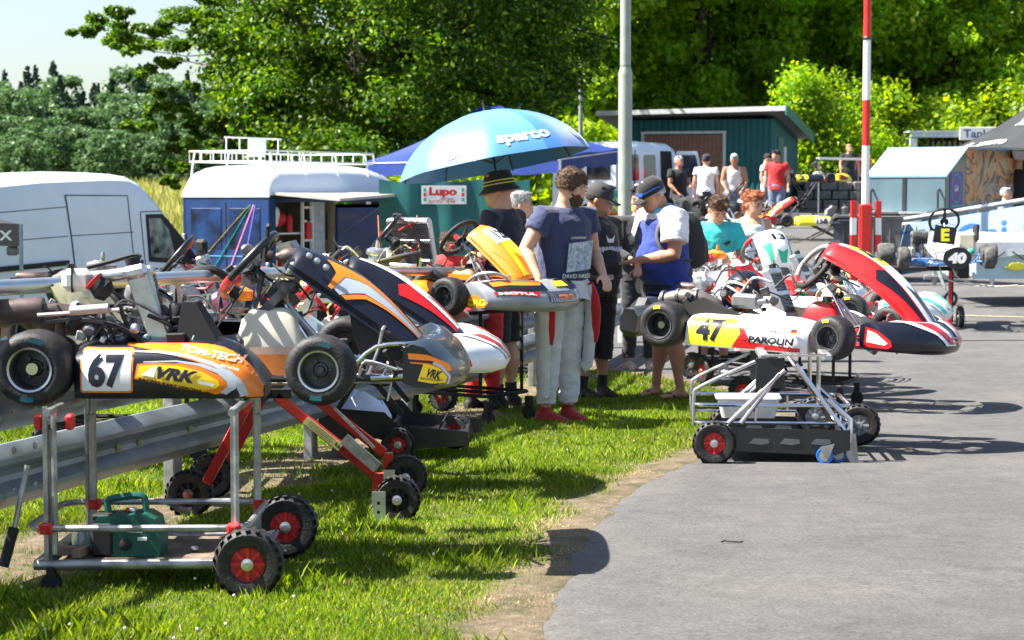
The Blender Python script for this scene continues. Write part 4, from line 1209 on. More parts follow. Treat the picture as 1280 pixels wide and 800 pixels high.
# ================================================================== VEHICLES
def wheel(parent, c, r, w, ax=(0, 1, 0), rim=ALU, m=RUB, n=24, rr=.6):
    c = Vector(c); a = Vector(ax)
    k = K(); k.lathe([(r * rr, -w * .42), (r * .8, -w * .5), (r * .95, -w * .42), (r, -w * .2), (r, w * .2), (r * .95, w * .42), (r * .8, w * .5), (r * rr, w * .42)], c, a, n, closed=True)
    o = k.build('wheel', m, parent)
    k = K(); k.lathe([(0, -w * .25), (r * .15, -w * .3), (r * .2, -w * .22), (r * rr * .85, -w * .2), (r * rr, -w * .44), (r * rr * 1.03, -w * .42), (r * rr * 1.03, w * .42), (r * rr * .85, w * .2), (0, w * .2)], c, a, n); k.build('rim', rim, o)
    return o
def vanring(x, top, w, bot=.28, shoulder=1.0):
    zs = [bot, bot + .12, .6, .95, 1.25, 1.6, 1.95]
    L_ = [(w * .93, bot), (w, bot + .12)]
    for z in (.6, .95, 1.25, 1.6, 1.95, 2.2):
        f = 1 - .045 * max(0, z - .95); zz = min(z, top - .22 - .001 * (2.3 - z)); L_.append((w * (1 - .045 * max(0, zz - .95)), zz))
    L_ += [(w * .90, top - .10), (w * .80, top - .035), (w * .5, top - .005), (0, top)]
    r = [Vector((x, -a, z)) for a, z in L_] + [Vector((x, a, z)) for a, z in reversed(L_[:-1])]
    return r
def whitevan():
    p = GP(65, 27.0); p.x -= .86; p.y += .5; p.z = gz(p.x, 28.5)
    t = thing('delivery_van', 'tall plain white panel van behind the rail at the left edge', 'van', p, R(57), tilt=(R(1.5), R(-2.5)))
    W = .98; st = [(-1.15, 2.46), (-1.1, 2.52), (0, 2.56), (1.3, 2.55), (1.7, 2.52), (1.95, 2.42), (2.2, 2.22), (2.5, 1.92), (2.8, 1.58), (3.02, 1.32), (3.3, 1.17), (3.6, 1.0), (3.74, .72)]
    k = K(); k.loft([vanring(x, z, W - (.02 if x < -1.12 else 0) - .10 * sm(2.6, 3.75, x)) for x, z in st]); k.build('body', WPAINT, t, smooth=40)
    def side(x, z, e=.004): 
        w = (W - .10 * sm(2.6, 3.75, x)) * (1 - .045 * max(0, z - .95)); return Vector((x, -w - e, z))
    DK = mat('panel_gap', (.05, .055, .065), .6)
    k = K()
    for pl, wd in (([(.42, 2.28), (.50, 1.6), (.56, .8), (.58, .4)], .014), ([(1.62, 2.22), (1.66, 1.6), (1.72, .8), (1.74, .4)], .009), ([(1.86, 1.98), (1.90, 1.3), (1.98, .5)], .009), ([(-1.05, 2.1), (.42, 2.12)], .006), ([(.42, 2.28), (1.62, 2.22)], .007), ([(1.86, 1.98), (2.3, 1.97)], .007), ([(.5, 1.72), (1.7, 1.70)], .006), ([(-1.1, 1.72), (.42, 1.72)], .006), ([(-1.1, 1.2), (3.4, 1.12)], .004)):
        for i in range(len(pl) - 1):
            a, b = pl[i], pl[i + 1]; n = max(1, int(math.dist(a, b) / .25))
            for q in range(n):
                A = (a[0] + (b[0] - a[0]) * q / n, a[1] + (b[1] - a[1]) * q / n); B = (a[0] + (b[0] - a[0]) * (q + 1) / n, a[1] + (b[1] - a[1]) * (q + 1) / n)
                dx, dz = B[0] - A[0], B[1] - A[1]; l = math.hypot(dx, dz); nx_, nz_ = -dz / l * wd, dx / l * wd
                k.add([side(A[0] - nx_, A[1] - nz_), side(B[0] - nx_, B[1] - nz_), side(B[0] + nx_, B[1] + nz_), side(A[0] + nx_, A[1] + nz_)], [(0, 1, 2, 3)])
    k.build('panel_gap', DK, t)
    k = K(); k.box((-.25, -W - .012, 1.36), (1.3, .02, .07), b=.005, rot=Matrix.Rotation(R(0), 3, 'Y')); k.build('door_track', BLKM, t)
    k = K(); put_poly(k, [(1.98, 1.26), (3.0, 1.14), (2.98, 1.30), (2.42, 1.84), (2.3, 1.93), (1.96, 1.94)], lambda a, b: side(a, b, .005), e=.3); w_ = k.build('window_frame', BLKM, t)
    k = K(); put_poly(k, [(2.03, 1.33), (2.55, 1.26), (2.42, 1.70), (2.26, 1.87), (2.02, 1.88)], lambda a, b: side(a, b, .008), e=.3); k.build('glass', mat('cab_side_glass', (.22, .27, .25), .08, var=.5, nscale=6, spec=.8), w_)
    k = K()
    for x, z in ((1.6, 1.2), (1.83, 1.2)): k.box(side(x, z, .015), (.035, .03, .2), b=.008)
    k.build('handle', BLKM, t)
    k = K(); k.box(side(2.95, 1.36, .17), (.12, .2, .34), b=.04); k.tube([side(2.9, 1.25, 0), side(2.95, 1.3, .15)], .03, 6); k.build('wing_mirror', BLKM, t)
    for x in (0, 2.93):
        k = K(); k.lathe([(0, 0), (.42, 0), (.43, -.01)], (x, -W - .006, .42), (0, -1, 0), 24); k.build('wheel_arch_shade', BLKM, t)  # flat dark disc painted for the shaded arch; the body is not cut out
        wheel(t, (x, -W + .07, .34), .34, .2)
    wheel(t, (0, W - .1, .34), .34, .2); wheel(t, (2.93, W - .1, .34), .34, .2)
    k = K(); k.box((-.3, -W - .008, .36), (1.6, .02, .12)); k.build('sill', GREYP, t)
whitevan()

def bluevan():
    ox, oy = X(337, 35.4), 35.4; W = 1.95
    z0 = gz(ox, oy)
    t = thing('camper_van', 'dark blue high-roof van with open side hatch and white roof rack', 'van', (ox, oy, z0), R(60))
    # local: x forward, y 0..W to the left (rear right corner at origin); side faces -y
    BL = mat('dark_blue_van_paint', (.007, .038, .15), .3, var=.12, nscale=2, coat=.15); zt = 2.24; zr = 2.82; L_ = 4.5
    k = K()
    k.box((.03, W / 2, 1.32), (.06, W, zt - .4), b=.02); k.build('rear_panel', BL, t)
    k = K(); k.box((.12, .03, 1.32), (.14, .06, zt - .4)); k.box((1.15, .03, .62), (1.92, .06, .44)); k.box((3.25, .03, 1.22), (2.3, .06, zt - .6)); k.box((2.3, .031, 2.19), (4.4, .05, .08)); k.build('side_panel', BL, t)
    k = K(); k.box((L_ / 2, W - .03, 1.32), (L_, .06, zt - .4)); k.box((L_ / 2, W / 2, .45), (L_ - .1, W - .1, .1)); k.build('far_panel', BL, t)
    k = K(); rg = []
    for x, tz, w in ((4.4, 2.1, .9), (4.6, 1.9, .9), (4.95, 1.3, .88), (5.3, 1.1, .86), (5.35, .5, .85)):
        rg.append([Vector((x, W / 2 + w * a, .4 + (tz - .4) * b)) for a, b in ((-1, 0), (-1, .8), (-.9, 1), (.9, 1), (1, .8), (1, 0))])
    k.loft(rg); k.build('bonnet', BL, t)
    # rear doors: seams, hinges, handle, windows as dark gloss
    k = K(); k.box((-.004, W / 2, 1.3), (.012, .018, zt - .55)); k.box((-.004, W / 2, 1.18), (.012, W - .2, .02), m=1); k.build('door_seam', [BLKM, mat('pale_blue_trim', (.12, .3, .6), .3)], t)
    for y in (.55, 1.42):
        k = K(); k.box((-.006, y, 1.68), (.014, .70, .72), b=.006); k.build('rear_window', mat('blue_tinted_glass', (.006, .028, .11), .3, var=.5, nscale=3, spec=.4), t)
    k = K(); k.box((-.03, .78, .98), (.05, .22, .05), b=.01); k.build('handle', CHR, t)
    k = K()
    for y in (.03, W - .03):
        for z in (1.5, 1.0): k.box((-.02, y, z), (.05, .06, .14), b=.01)
    k.build('hinge', ZINC, t)
    for y in (.12, W - .1):
        k = K(); k.box((-.012, y, .85), (.02, .16, .3), b=.01); k.build('tail_light', mat('red_lens', (.4, .01, .01), .2, coat=.5), t)
    for i, c in enumerate(((.85, .55, .02), (.02, .65, .55), (.85, .25, .5), (.20, .12, .6))):
        k = K(); a = (-.018, .42 - i * .04, 2.1); b = (-.018, 1.66 - i * .33, .98 - i * .14)
        k.beam(a, b, .022, .004); k.build('tape_stripe', mat('stripe_%s' % ('yellow', 'teal', 'pink', 'violet')[i], c, .4), t)
    # white high roof
    k = K(); rg = []
    for x, h, s_ in ((-.02, .02, .0), (-.0, .25, .04), (.12, .46, .10), (.4, .56, .12), (2, .6, .12), (3.3, .58, .12), (3.9, .45, .12), (4.4, .22, .06), (4.7, .03, .02)):
        w0 = W / 2 + .02
        rg.append([Vector((x, W / 2 + w0 * a, zt + b * h)) for a, b in ((-1, 0), (-.985, .35), (-.93, .7), (-.8, .93), (-.5, 1), (0, 1.02), (.5, 1), (.8, .93), (.93, .7), (.985, .35), (1, 0))])
    k.loft(rg); k.build('high_roof', WPAINT, t, smooth=50)
    k = K(); k.box((2.2, -.015, zt - .0), (4.4, .03, .07)); k.build('gutter', BLKM, t)
    # rack
    k = K(); z1 = zr + .06; z2 = zr + .25; r_ = .016
    x0, x1, y0, y1 = .05, 3.7, .12, W - .12
    for z in (z1, z2): k.tube([(x0, y0, z), (x1 - .2, y0, z), (x1, y0 + .2, z), (x1, y1 - .2, z), (x1 - .2, y1, z), (x0, y1, z)], r_, 6, closed=True)
    for i in range(11):
        x = x0 + (x1 - x0 - .2) * i / 10; k.tube([(x, y0, z1), (x, y0, z2)], .010, 5); k.tube([(x, y1, z1), (x, y1, z2)], .010, 5); k.tube([(x, y0, z1), (x, y1, z1)], .010, 5)
    for x in (.2, 1.2, 2.2, 3.2):
        for y, s_ in ((y0, -1), (y1, 1)): k.tube([(x, y, z2), (x, y + s_ * .06, z1 - .1), (x, y + s_ * .12, zt + .1)], .018, 6)
    for i in range(8): k.tube([(x0, y0 + (y1 - y0) * i / 7, z1), (x0, y0 + (y1 - y0) * i / 7, z2)], .010, 5)
    for i in range(5):
        x = 1.0 + i * .4; k.tube([(x, y1 - .1, z2), (x, y1 - .1, z2 + .28)], .012, 5)
    k.tube([(.95, y1 - .1, z2 + .28), (2.7, y1 - .1, z2 + .28)], .014, 5)
    k.build('roof_rack', WHT, t)
    k = K(); k.box((1.9, y1 - .12, z2 + .1), (.5, .03, .34)); k.build('white_case', WHT, t)
    # awning hatch
    k = K(); k.add([(.1, 0, 2.28), (2.35, 0, 2.28), (2.3, -1.35, 2.26), (.25, -1.35, 2.17), (.1, 0, 2.33), (2.35, 0, 2.33), (2.3, -1.35, 2.31), (.25, -1.35, 2.22)], [(0, 1, 2, 3), (7, 6, 5, 4), (0, 3, 7, 4), (1, 0, 4, 5), (2, 1, 5, 6), (3, 2, 6, 7)])
    k.build('side_hatch', mat('pale_hatch_panel', (.50, .48, .43), .4, var=.12, nscale=4), t)
    k = K(); k.tube([(2.2, -.06, 1.6), (2.2, -1.25, 2.25)], .012, 6); k.tube([(2.25, -1.28, 2.24), (2.25, -1.28, .02)], .016, 6); k.build('hatch_strut', ALU, t)
    # inside
    BG = mat('beige_interior', (.34, .27, .19), .7, var=.1); k = K()
    k.box((1.15, 1.2, 1.4), (1.9, .04, 1.7)); k.box((.22, .6, 1.4), (.04, 1.1, 1.7)); k.box((2.08, .6, 1.4), (.04, 1.1, 1.7)); k.box((1.15, .6, .86), (1.9, 1.15, .04)); k.build('interior', BG, t)
    k = K(); k.box((.75, .6, 1.58), (.95, .9, .03)); k.build('shelf', WHT, t)
    k = K(); k.box((1.62, .12, 1.5), (.46, .03, 1.4), b=.01); k.build('inner_door', mat('pale_door_card', (.5, .53, .56), .5), t)
    k = K()
    for z in (1.1, 1.45, 1.8, 2.05): k.box((1.28, .1, z), (.28, .05, .04))
    for x in (1.13, 1.43): k.box((x, .1, 1.55), (.04, .05, 1.35))
    k.build('ladder_shelf', WHT, t)
    k = K(); k.box((1.86, .16, 1.7), (.26, .02, .5)); k.build('dark_panel', NAVY, t)
    return t, z0
bv, bz = bluevan()
def inv(name, label, cat, lx, ly, lz, fn, grp=None):
    M_ = Matrix.Rotation(R(60), 3, 'Z'); p = Vector(bv.location) + M_ @ Vector((lx, ly, lz))
    t = thing(name, label, cat, p, R(60), grp); fn(t); return t
def tbx(t):
    k = K(); k.box((0, 0, .11), (.42, .24, .22), b=.012); k.box((0, 0, .275), (.36, .22, .10), b=.012); k.box((0, 0, .355), (.36, .22, .05), b=.012); k.build('drawer', REDPL, t)
    k = K()
    for z in (.06, .15, .27): k.box((0, -.125, z), (.3, .02, .02))
    k.build('drawer_pull', ALU, t)
inv('tool_chest', 'red drawer tool chest on the floor of the blue van', 'tool box', .62, .16, .89, tbx)
def lumps(t, m, r, n):
    k = K()
    for i in range(n): k.ell((random.uniform(-.08, .08), random.uniform(-.05, .05), random.uniform(.02, r * 2)), (r * random.uniform(.6, 1), r * .6, r * random.uniform(.7, 1.2)), 0, 10, 7)
    k.build('cloth_fold', m, t)
inv('hanging_jacket', 'red jacket hanging from the rail inside the blue van', 'jacket', .55, .2, 1.68, lambda t: lumps(t, REDPL, .12, 4))
inv('hanging_jacket', 'white jacket hanging at the rear pillar inside the blue van', 'jacket', .3, .15, 1.7, lambda t: lumps(t, WHT, .12, 3))
def ext(t):
    k = K(); k.lathe([(0, 0), (.06, 0), (.065, .03), (.065, .26), (.03, .32), (0, .33)], n=14); k.build('cylinder', REDPL, t); k = K(); k.box((0, 0, .35), (.09, .04, .05)); k.build('valve', BLKM, t)
inv('fire_extinguisher', 'red fire extinguisher strapped to the white ladder shelf in the van', 'extinguisher', 1.28, .08, 1.47, ext)
inv('fire_extinguisher', 'small red cylinder on the upper shelf in the van', 'extinguisher', .86, .2, 1.6, ext)
def ext2(t):
    k = K(); k.tube([(0, 0, 0), (0, 0, .5), (.12, 0, .55), (.14, 0, .4)], .02, 6); k.build('lamp_arm', WHT, t)
inv('work_lamp', 'thin bent work lamp standing beside the red tool chest', 'lamp', .36, .12, .9, ext2)

def whitetruck():
    d = 46; p = GP(778, d); p.z -= .12; t = thing('transporter', 'white crew transporter with open cab door in front of the green shed', 'van', (p.x, p.y, p.z), R(52))
    t.scale = (.80, .9, .98)
    W = .98; k = K(); st = [(-1.9, 2.0), (-1.8, 2.12), (-.5, 2.18), (.9, 2.16), (1.15, 2.08), (1.5, 1.75), (1.9, 1.25), (2.3, 1.08), (2.5, .7)]
    k.loft([vanring(x, z, W) for x, z in st]); k.build('body', WPAINT, t, smooth=40)
    def side(x, z, e=.006): return Vector((x, -W * (1 - .045 * max(0, z - .95)) - e, z))
    for (x0, x1) in ((-1.6, -.75), (-.5, .1)):
        k = K(); put_poly(k, rrect(x0, 1.25, x1, 1.85, .06), lambda a, b: side(a, b), e=.4); k.build('side_window', GLASSD, t)
    k = K(); put_poly(k, [(.35, .5), (.95, .5), (1.0, 1.2), (.92, 1.95), (.35, 1.95)], lambda a, b: side(a, b, .008), e=.4); k.build('doorway_shade', BLKM, t)  # black sheet stands for the shade inside the doorway; the body is closed
    for y in (-.45, .45):
        k = K(); k.box((-1.915, y, 1.55), (.02, .72, .55), b=.03); k.build('rear_window', GLASSD, t)
    k = K(); pl = [(1.0, .55), (1.0, 1.2), (.95, 1.9)]
    # opened door standing out from the side
    def dm(a, b): return side(1.02, b, .02) + Vector((.30 * a, -.72 * a, 0))
    dr = K(); dr.add([dm(0, .5), dm(1, .5), dm(1, 1.2), dm(.8, 1.95), dm(.1, 1.95), dm(0, 1.2)] + [dm(0, .5) + Vector((.05, .02, 0)), dm(1, .5) + Vector((.05, .02, 0)), dm(1, 1.2) + Vector((.05, .02, 0)), dm(.8, 1.95) + Vector((.05, .02, 0)), dm(.1, 1.95) + Vector((.05, .02, 0)), dm(0, 1.2) + Vector((.05, .02, 0))],
           [(0, 1, 2, 5), (5, 2, 3, 4), (6, 11, 8, 7), (11, 10, 9, 8), (0, 6, 7, 1), (1, 7, 8, 2), (2, 8, 9, 3), (3, 9, 10, 4), (4, 10, 11, 5), (5, 11, 6, 0)])
    q = dr.build('cab_door', WPAINT, t)
    gk = K(); gk.add([dm(.1, 1.22) + Vector((-.01, -.01, 0)), dm(.9, 1.22) + Vector((-.01, -.01, 0)), dm(.74, 1.86) + Vector((-.01, -.01, 0)), dm(.16, 1.86) + Vector((-.01, -.01, 0))], [(0, 1, 2, 3)]); gk.build('glass', GLASSD, q)
    k = K()
    for i, (mm, zz) in enumerate(((0, 1.0), (1, .9), (2, .8))):
        k.add([side(-1.7, zz + .05, .01), side(.2, zz - .1, .01), side(.2, zz - .04, .01), side(-1.7, zz + .1, .01)], [(0, 1, 2, 3)], m=mm)
    k.build('stripe', [REDPL, GREENP, ORA], t)
    for x in (-1.2, 1.75):
        wheel(t, (x, -W + .08, .33), .33, .2)
        wheel(t, (x, W - .08, .33), .33, .2)
    k = K(); k.box((-1.0, -W - .01, 1.5), (.02, .02, .9)); k.build('door_seam', BLKM, t)
whitetruck()
# ================================================================== KARTS
def smooth_path(pts, n=4):
    pts = [Vector(p) for p in pts]; out = []
    for i in range(len(pts) - 1):
        p0 = pts[max(0, i - 1)]; p1 = pts[i]; p2 = pts[i + 1]; p3 = pts[min(len(pts) - 1, i + 2)]
        for j in range(n):
            t = j / n
            out.append(.5 * ((2 * p1) + (-p0 + p2) * t + (2 * p0 - 5 * p1 + 4 * p2 - p3) * t * t + (-p0 + 3 * p1 - 3 * p2 + p3) * t ** 3))
    out.append(pts[-1]); return out
def ktyre(parent, c, ax, r, w, rub=RUB, rimm=ALU, hub=True, mark=None, n=28):
    """slick kart tyre with a dished rim; ax points outwards"""
    c = Vector(c); a = Vector(ax).normalized()
    k = K(); pr = [(.56, -.5), (.66, -.54), (.80, -.54), (.90, -.49), (.965, -.40), (.995, -.24), (1, 0), (.995, .24), (.965, .40), (.90, .49), (.80, .54), (.66, .54), (.56, .5)]
    k.lathe([(r * p, w * q) for p, q in pr], c, a, n)
    o = k.build('tyre', rub, parent, smooth=50)
    k = K(); R_ = r * .56
    k.lathe([(R_ * 1.05, -w * .46), (R_ * 1.02, -w * .52), (R_ * .93, -w * .46), (R_ * .88, 0), (R_ * .40, w * .02), (R_ * .36, w * .10), (R_ * .36, w * .11), (R_ * .40, w * .05), (R_ * .86, w * .03), (R_ * .90, w * .40), (R_ * .94, w * .53), (R_ * 1.04, w * .54), (R_ * 1.08, w * .46)], c, a, n, ms=[0, 0, 1, 1, 1, 1, 1, 1, 1, 0, 0, 0])
    rim = k.build('rim', [rimm, DSTEEL], o)
    if hub:
        k = K(); k.lathe([(0, w * .2), (R_ * .2, w * .2), (R_ * .24, w * .1), (R_ * .38, w * .08), (R_ * .38, 0)], c, a, 10)
        x, y, z = frame(a)
        for i in range(3):
            d = x * math.cos(i * 2.094) + y * math.sin(i * 2.094); k.lathe([(R_ * .11, 0), (R_ * .11, w * .14), (0, w * .15)], c + d * R_ * .5 + a * w * .02, a, 8)
        k.build('hub', DSTEEL, o)
    if mark:
        k = K(); x, y, z = frame(a)
        for a0 in mark[1]:
            v = []
            for i in range(5):
                t = a0 + i * .11
                for q in (.70, .84): v.append(c + (x * math.cos(t) + y * math.sin(t)) * r * q + a * (w * .546 + .001))
            k.add(v, [(2 * i, 2 * i + 2, 2 * i + 3, 2 * i + 1) for i in range(4)])
        k.build('tyre_marking', mark[0], o)
    return o
def airwheel(parent, c, ax, r=.125, w=.075, rim=REDPL, name='wheel'):
    c = Vector(c); a = Vector(ax).normalized(); x, y, z = frame(a)
    k = K(); k.lathe([(r * .48, -w * .42), (r * .62, -w * .5), (r * .85, -w * .5), (r * .97, -w * .3), (r, 0), (r * .97, w * .3), (r * .85, w * .5), (r * .62, w * .5), (r * .48, w * .42)], c, a, 26)
    for i in range(22):
        t = i * 2 * math.pi / 22
        for q, o_ in ((.30, 0), (-.30, .14)):
            d = x * math.cos(t + o_) + y * math.sin(t + o_); tt = -x * math.sin(t + o_) + y * math.cos(t + o_)
            p = c + d * r * .975 + a * w * q
            k.add([p - tt * .012 - a * w * .2, p + tt * .009 - a * w * .14, p + tt * .009 + a * w * .14, p - tt * .009 + a * w * .14] + [p + d * .0025 - tt * .007 - a * w * .12, p + d * .0025 + tt * .007 - a * w * .12, p + d * .0025 + tt * .007 + a * w * .12, p + d * .0025 - tt * .007 + a * w * .12], [(4, 5, 6, 7), (0, 1, 5, 4), (1, 2, 6, 5), (2, 3, 7, 6), (3, 0, 4, 7)])
    o = k.build(name, RUB, parent, smooth=30)
    k = K()
    for s_ in (-1, 1):
        k.lathe([(r * .50, s_ * w * .46), (r * .50, s_ * w * .30), (r * .42, s_ * w * .22), (r * .2, s_ * w * .24), (r * .15, s_ * w * .46), (0, s_ * w * .46)], c, a * 1, 20)
        for i in range(8):
            t = i * math.pi / 4; d = x * math.cos(t) + y * math.sin(t)
            k.beam(c + d * r * .14 + a * s_ * w * .32, c + d * r * .48 + a * s_ * w * .36, .004, .012)
    q = k.build('rim', rim, o)
    k = K()
    for s_ in (-1, 1): k.lathe([(.022, s_ * w * .3), (.022, s_ * w * .52), (.012, s_ * w * .54), (.012, s_ * w * .68), (0, s_ * w * .68)], c, a, 12)
    k.build('hub', ALU, o)
    return o
# --- bodywork surfaces -------------------------------------------------------
def pod_fn(x0, x1, zb, zt, yo, side, topfn, bulge=.05):
    def f(x, z, e=0.0):
        u = (x - x0) / (x1 - x0); top = topfn(u); t = (z - zb) / max(.001, top - zb)
        y = yo + bulge * (1 - ((t - .30) / .72) ** 2) - (.07 * max(0, t - .72) ** 2 / .078) - .05 * max(0, u - .86) ** 2 / .02 - .02 * max(0, .1 - u) ** 2 / .01
        return Vector((x, side * (y + e * (1 + 4 * max(0, u - .70) / .3)), z))
    return f
def sidepod(parent, cfg, side, m_base, decals=None):
    x0, x1, zb, zt, yo = cfg['pod']; tf = cfg.get('podtop', lambda u: zt - (zt - zb) * (.10 * (1 - min(1, u / .15)) ** 2) - (zt - zb) * .62 * max(0, (u - .62) / .38) ** 2.2)
    f = pod_fn(x0, x1, zb, zt, yo, side, tf)
    k = K()
    def g(u, v):
        x = x0 + (x1 - x0) * u; top = tf(u)
        if v <= .75: return f(x, zb + (top - zb) * v / .75)
        w = (v - .75) / .25; p = f(x, top); return Vector((p.x, p.y - side * w * .12, p.z + .012 * math.sin(w * 2.2)))
    k.grid(g, 40, 20)
    k.grid(lambda u, v: g(u, 0) - Vector((0, side * .17 * v, -.01 * v)), 22, 1)
    for u in (0, 1):
        ring = [g(u, v / 12) for v in range(13)] + [g(u, 0) - Vector((0, side * .15, 0))]
        k.add(ring, [tuple(range(14))])
    o = k.build('side_pod', m_base, parent, smooth=45)
    if decals:
        for d in decals:
            kk = K(); d[0](kk, lambda a, b, e=d[2]: f(a, b, e)); kk.build(d[3] if len(d) > 3 else 'print', d[1], o)
    return o
def nassau(parent, P0, P1, w0, w1, m_base, depth=.10, bow=.06, decals=None, skirt=.0, name='front_panel', flare=None):
    """long curved front panel from top P0 (behind) to bottom P1 (nose)"""
    P0 = Vector(P0); P1 = Vector(P1); d = (P1 - P0); L_ = d.length; dn = d.normalized(); nm = Vector((-dn.z, 0, dn.x)); 
    if nm.z < 0: nm = -nm
    wf = flare or (lambda s: w0 + (w1 - w0) * s)
    def f(s, t, e=0.0):
        c = P0 + d * s + nm * (bow * math.sin(math.pi * min(1, max(0, s)) ** .9)) 
        r = 1.0
        if s < .07: r = math.sqrt(max(0, 1 - ((.07 - s) / .07) ** 2)) * .75 + .25
        if s > .93: r = .7 + .3 * math.sqrt(max(0, 1 - ((s - .93) / .07) ** 2))
        w = wf(s) * r * .5; dd = depth * (abs(t) ** 2.6) * (.6 + .5 * math.sin(math.pi * min(1, s * 1.05 + .05)))
        q = c + Vector((0, 1, 0)) * (w * math.copysign(min(abs(t), 1) ** .9, t)) - nm * dd
        return q + nm * e + Vector((0, math.copysign(e * abs(t) ** 3, t), 0))
    k = K(); k.grid(lambda u, v: f(u, v * 2 - 1), 26, 14)
    rim = .03
    k.grid(lambda u, v: f(u, 1) + (f(.5, 0) - P0.lerp(P1, .5)) * 0 - nm * rim * v - Vector((0, .01 * v, 0)), 26, 1); k.grid(lambda u, v: f(u, -1) - nm * rim * (v) + Vector((0, .01 * v, 0)), 26, 1)
    k.grid(lambda u, v: f(0, u * 2 - 1) - nm * rim * v * 1.4, 14, 1)
    # inner face
    k.grid(lambda u, v: f(u, 1 - v * 2) - nm * rim, 26, 10)
    o = k.build(name, m_base, parent, smooth=60)
    if decals:
        for dc in decals:
            kk = K(); dc[0](kk, lambda a, b, e=dc[2]: f(a, b, e)); kk.build(dc[3] if len(dc) > 3 else 'print', dc[1], o)
    return o
def nose(parent, x0, x1, zb, zt, W, m_base, decals=None, rake=.5, sweep=.24):
    """front fairing: closed section lofted across the width"""
    n = 20; L_ = x1 - x0
    prof = [(0, .12), (.0, .9), (.25, 1.0), (.55, .92), (.82, .70), (.97, .45), (1.0, .26), (.93, .08), (.75, .0), (.3, 0)]
    rings = []
    def sec(t, sx=0):
        e = abs(t); back = sweep * e ** 2.4; sc = 1 - .16 * max(0, e - .75) / .25
        return [Vector((x0 + (L_ * a) * (1 - .25 * e ** 3) - back, t * W / 2, zb + (zt - zb) * (b * sc) + .03 * e ** 2)) for a, b in prof]
    for i in range(n + 1):
        t = math.sin((i / n - .5) * math.pi * .97) / math.sin(.485 * math.pi); rings.append(sec(t))
    k = K(); k.loft(rings); o = k.build('nose_fairing', m_base, parent, smooth=50)
    S_ = sec(1); 
    if decals:
        def endf(a, b, s=-1, e=.003):
            # a 0..1 along the end plate, b 0..1 height
            return Vector((x0 - sweep + L_ * .75 * a, s * (W / 2 + e), zb + (zt - zb) * b * .84 + .03))
        def topf(a, t, e=.004):
            # a across section: 0 top-back .. 1 tip ; t -1..1 across width
            s_ = sec(t); idx = 2 + a * 4; i = min(5, int(idx)); q = s_[i].lerp(s_[i + 1], idx - i)
            return q + Vector((e * (.4 + a), 0, e * (1.2 - a)))
        for d in decals:
            kk = K(); d[0](kk, endf, topf); kk.build(d[2] if len(d) > 2 else 'print', d[1], o)
    return o
def steering(parent, c, r, tilt, base, m_rim=BLK, grips=None, yaw=0, squash=.92, hubm=DSTEEL):
    """c centre, tilt = lean of the wheel plane from vertical (rad)"""
    c = Vector(c); ax = Vector((-math.cos(tilt) * math.cos(yaw), math.sin(yaw), math.sin(tilt)))
    ax.normalize(); yv = Vector((0, 1, 0)); yv = (yv - ax * yv.dot(ax)).normalized(); uv = yv.cross(ax).normalized()
    if uv.z < 0: uv = -uv
    pts = []
    n = 36
    for i in range(n):
        t = 2 * math.pi * i / n; sy = math.sin(t); rr = r * (squash if sy < -.75 else 1) * (.97 if sy > .85 else 1)
        pts.append(c + yv * math.cos(t) * r * 1.02 + uv * sy * rr)
    k = K(); k.tube(pts, .016, 10, closed=True); o = k.build('steering_wheel', m_rim, parent, smooth=80)
    if grips:
        for (a0, a1, m) in grips:
            k = K(); k.tube([pts[i % n] for i in range(a0, a1 + 1)], .0178, 10); k.build('grip', m, o)
    k = K()
    for t in (R(90), R(205), R(335)):
        e = c + yv * math.cos(t) * r * .95 + uv * math.sin(t) * r * .92; k.beam(e, c - ax * .03, .035, .005)
    k.lathe([(.05, 0), (.05, .012), (.03, .016), (0, .016)], c - ax * .03, ax, 16); k.build('spoke', hubm, o)
    k = K(); k.tube([c - ax * .03, Vector(base)], .011, 8); k.build('steering_column', ALU, parent)
    return o
def tank(parent, x0, x1, z0, z1, w=.24, m=TANKM, fuel=.3, yc=0):
    k = K(); r = []
    for z, a, b in ((z0, 0, 0), (z0 + (z1 - z0) * .12, -.0, -.0), (z0 + (z1 - z0) * .45, 0, 0), (z0 + (z1 - z0) * .85, .028, .034), (z1 - .01, .06, .055), (z1, .075, .07)):
        r.append([Vector((x, yc + y, z)) for x, y in rrect(x0 + a, -w / 2 + b * .6, x1 - b, w / 2 - b * .6, .03, 3)])
    k.loft(r); o = k.build('fuel_tank', m, parent, smooth=45)
    if fuel:
        k = K(); r2 = []
        for z in (z0 + .004, z0 + (z1 - z0) * .12, z0 + (z1 - z0) * fuel): r2.append([Vector((x, yc + y, z)) for x, y in rrect(x0 - .003, -w / 2 - .003, x1 + .003, w / 2 + .003, .03, 3)])
        k.loft(r2, caps=False); k.build('fuel', FUEL, o)
        k = K(); r2 = []
        for z in (z0 + (z1 - z0) * fuel * 1.0, z0 + (z1 - z0) * (fuel + .10)): r2.append([Vector((x, yc + y, z)) for x, y in rrect(x0 - .002, -w / 2 - .002, x1 + .002, w / 2 + .002, .03, 3)])
        k.loft(r2, caps=False); k.build('fuel_foam', mat('pinkish_stained_plastic', (.70, .48, .36), .4, var=.1), o)
    k = K(); k.lathe([(.0, .035), (.028, .035), (.03, .0)], ((x0 + x1) / 2 + .02, yc - .03, z1 - .003), n=12); k.build('filler_cap', BLKM, o)
    k = K()
    for a in (-.05, .06):
        k.tube(smooth_path([((x0 + x1) / 2 + a, yc, z1), ((x0 + x1) / 2 + a, yc - .01, z1 + .05), ((x0 + x1) / 2 + a * .3 + .06, yc - .02, z1 + .11), ((x0 + x1) / 2 + .10, yc - .04, z1 + .06)], 4), .006, 6)
    k.build('fuel_hose', mat('clear_yellow_hose', (.70, .55, .25), .3, var=.1), o)
    return o
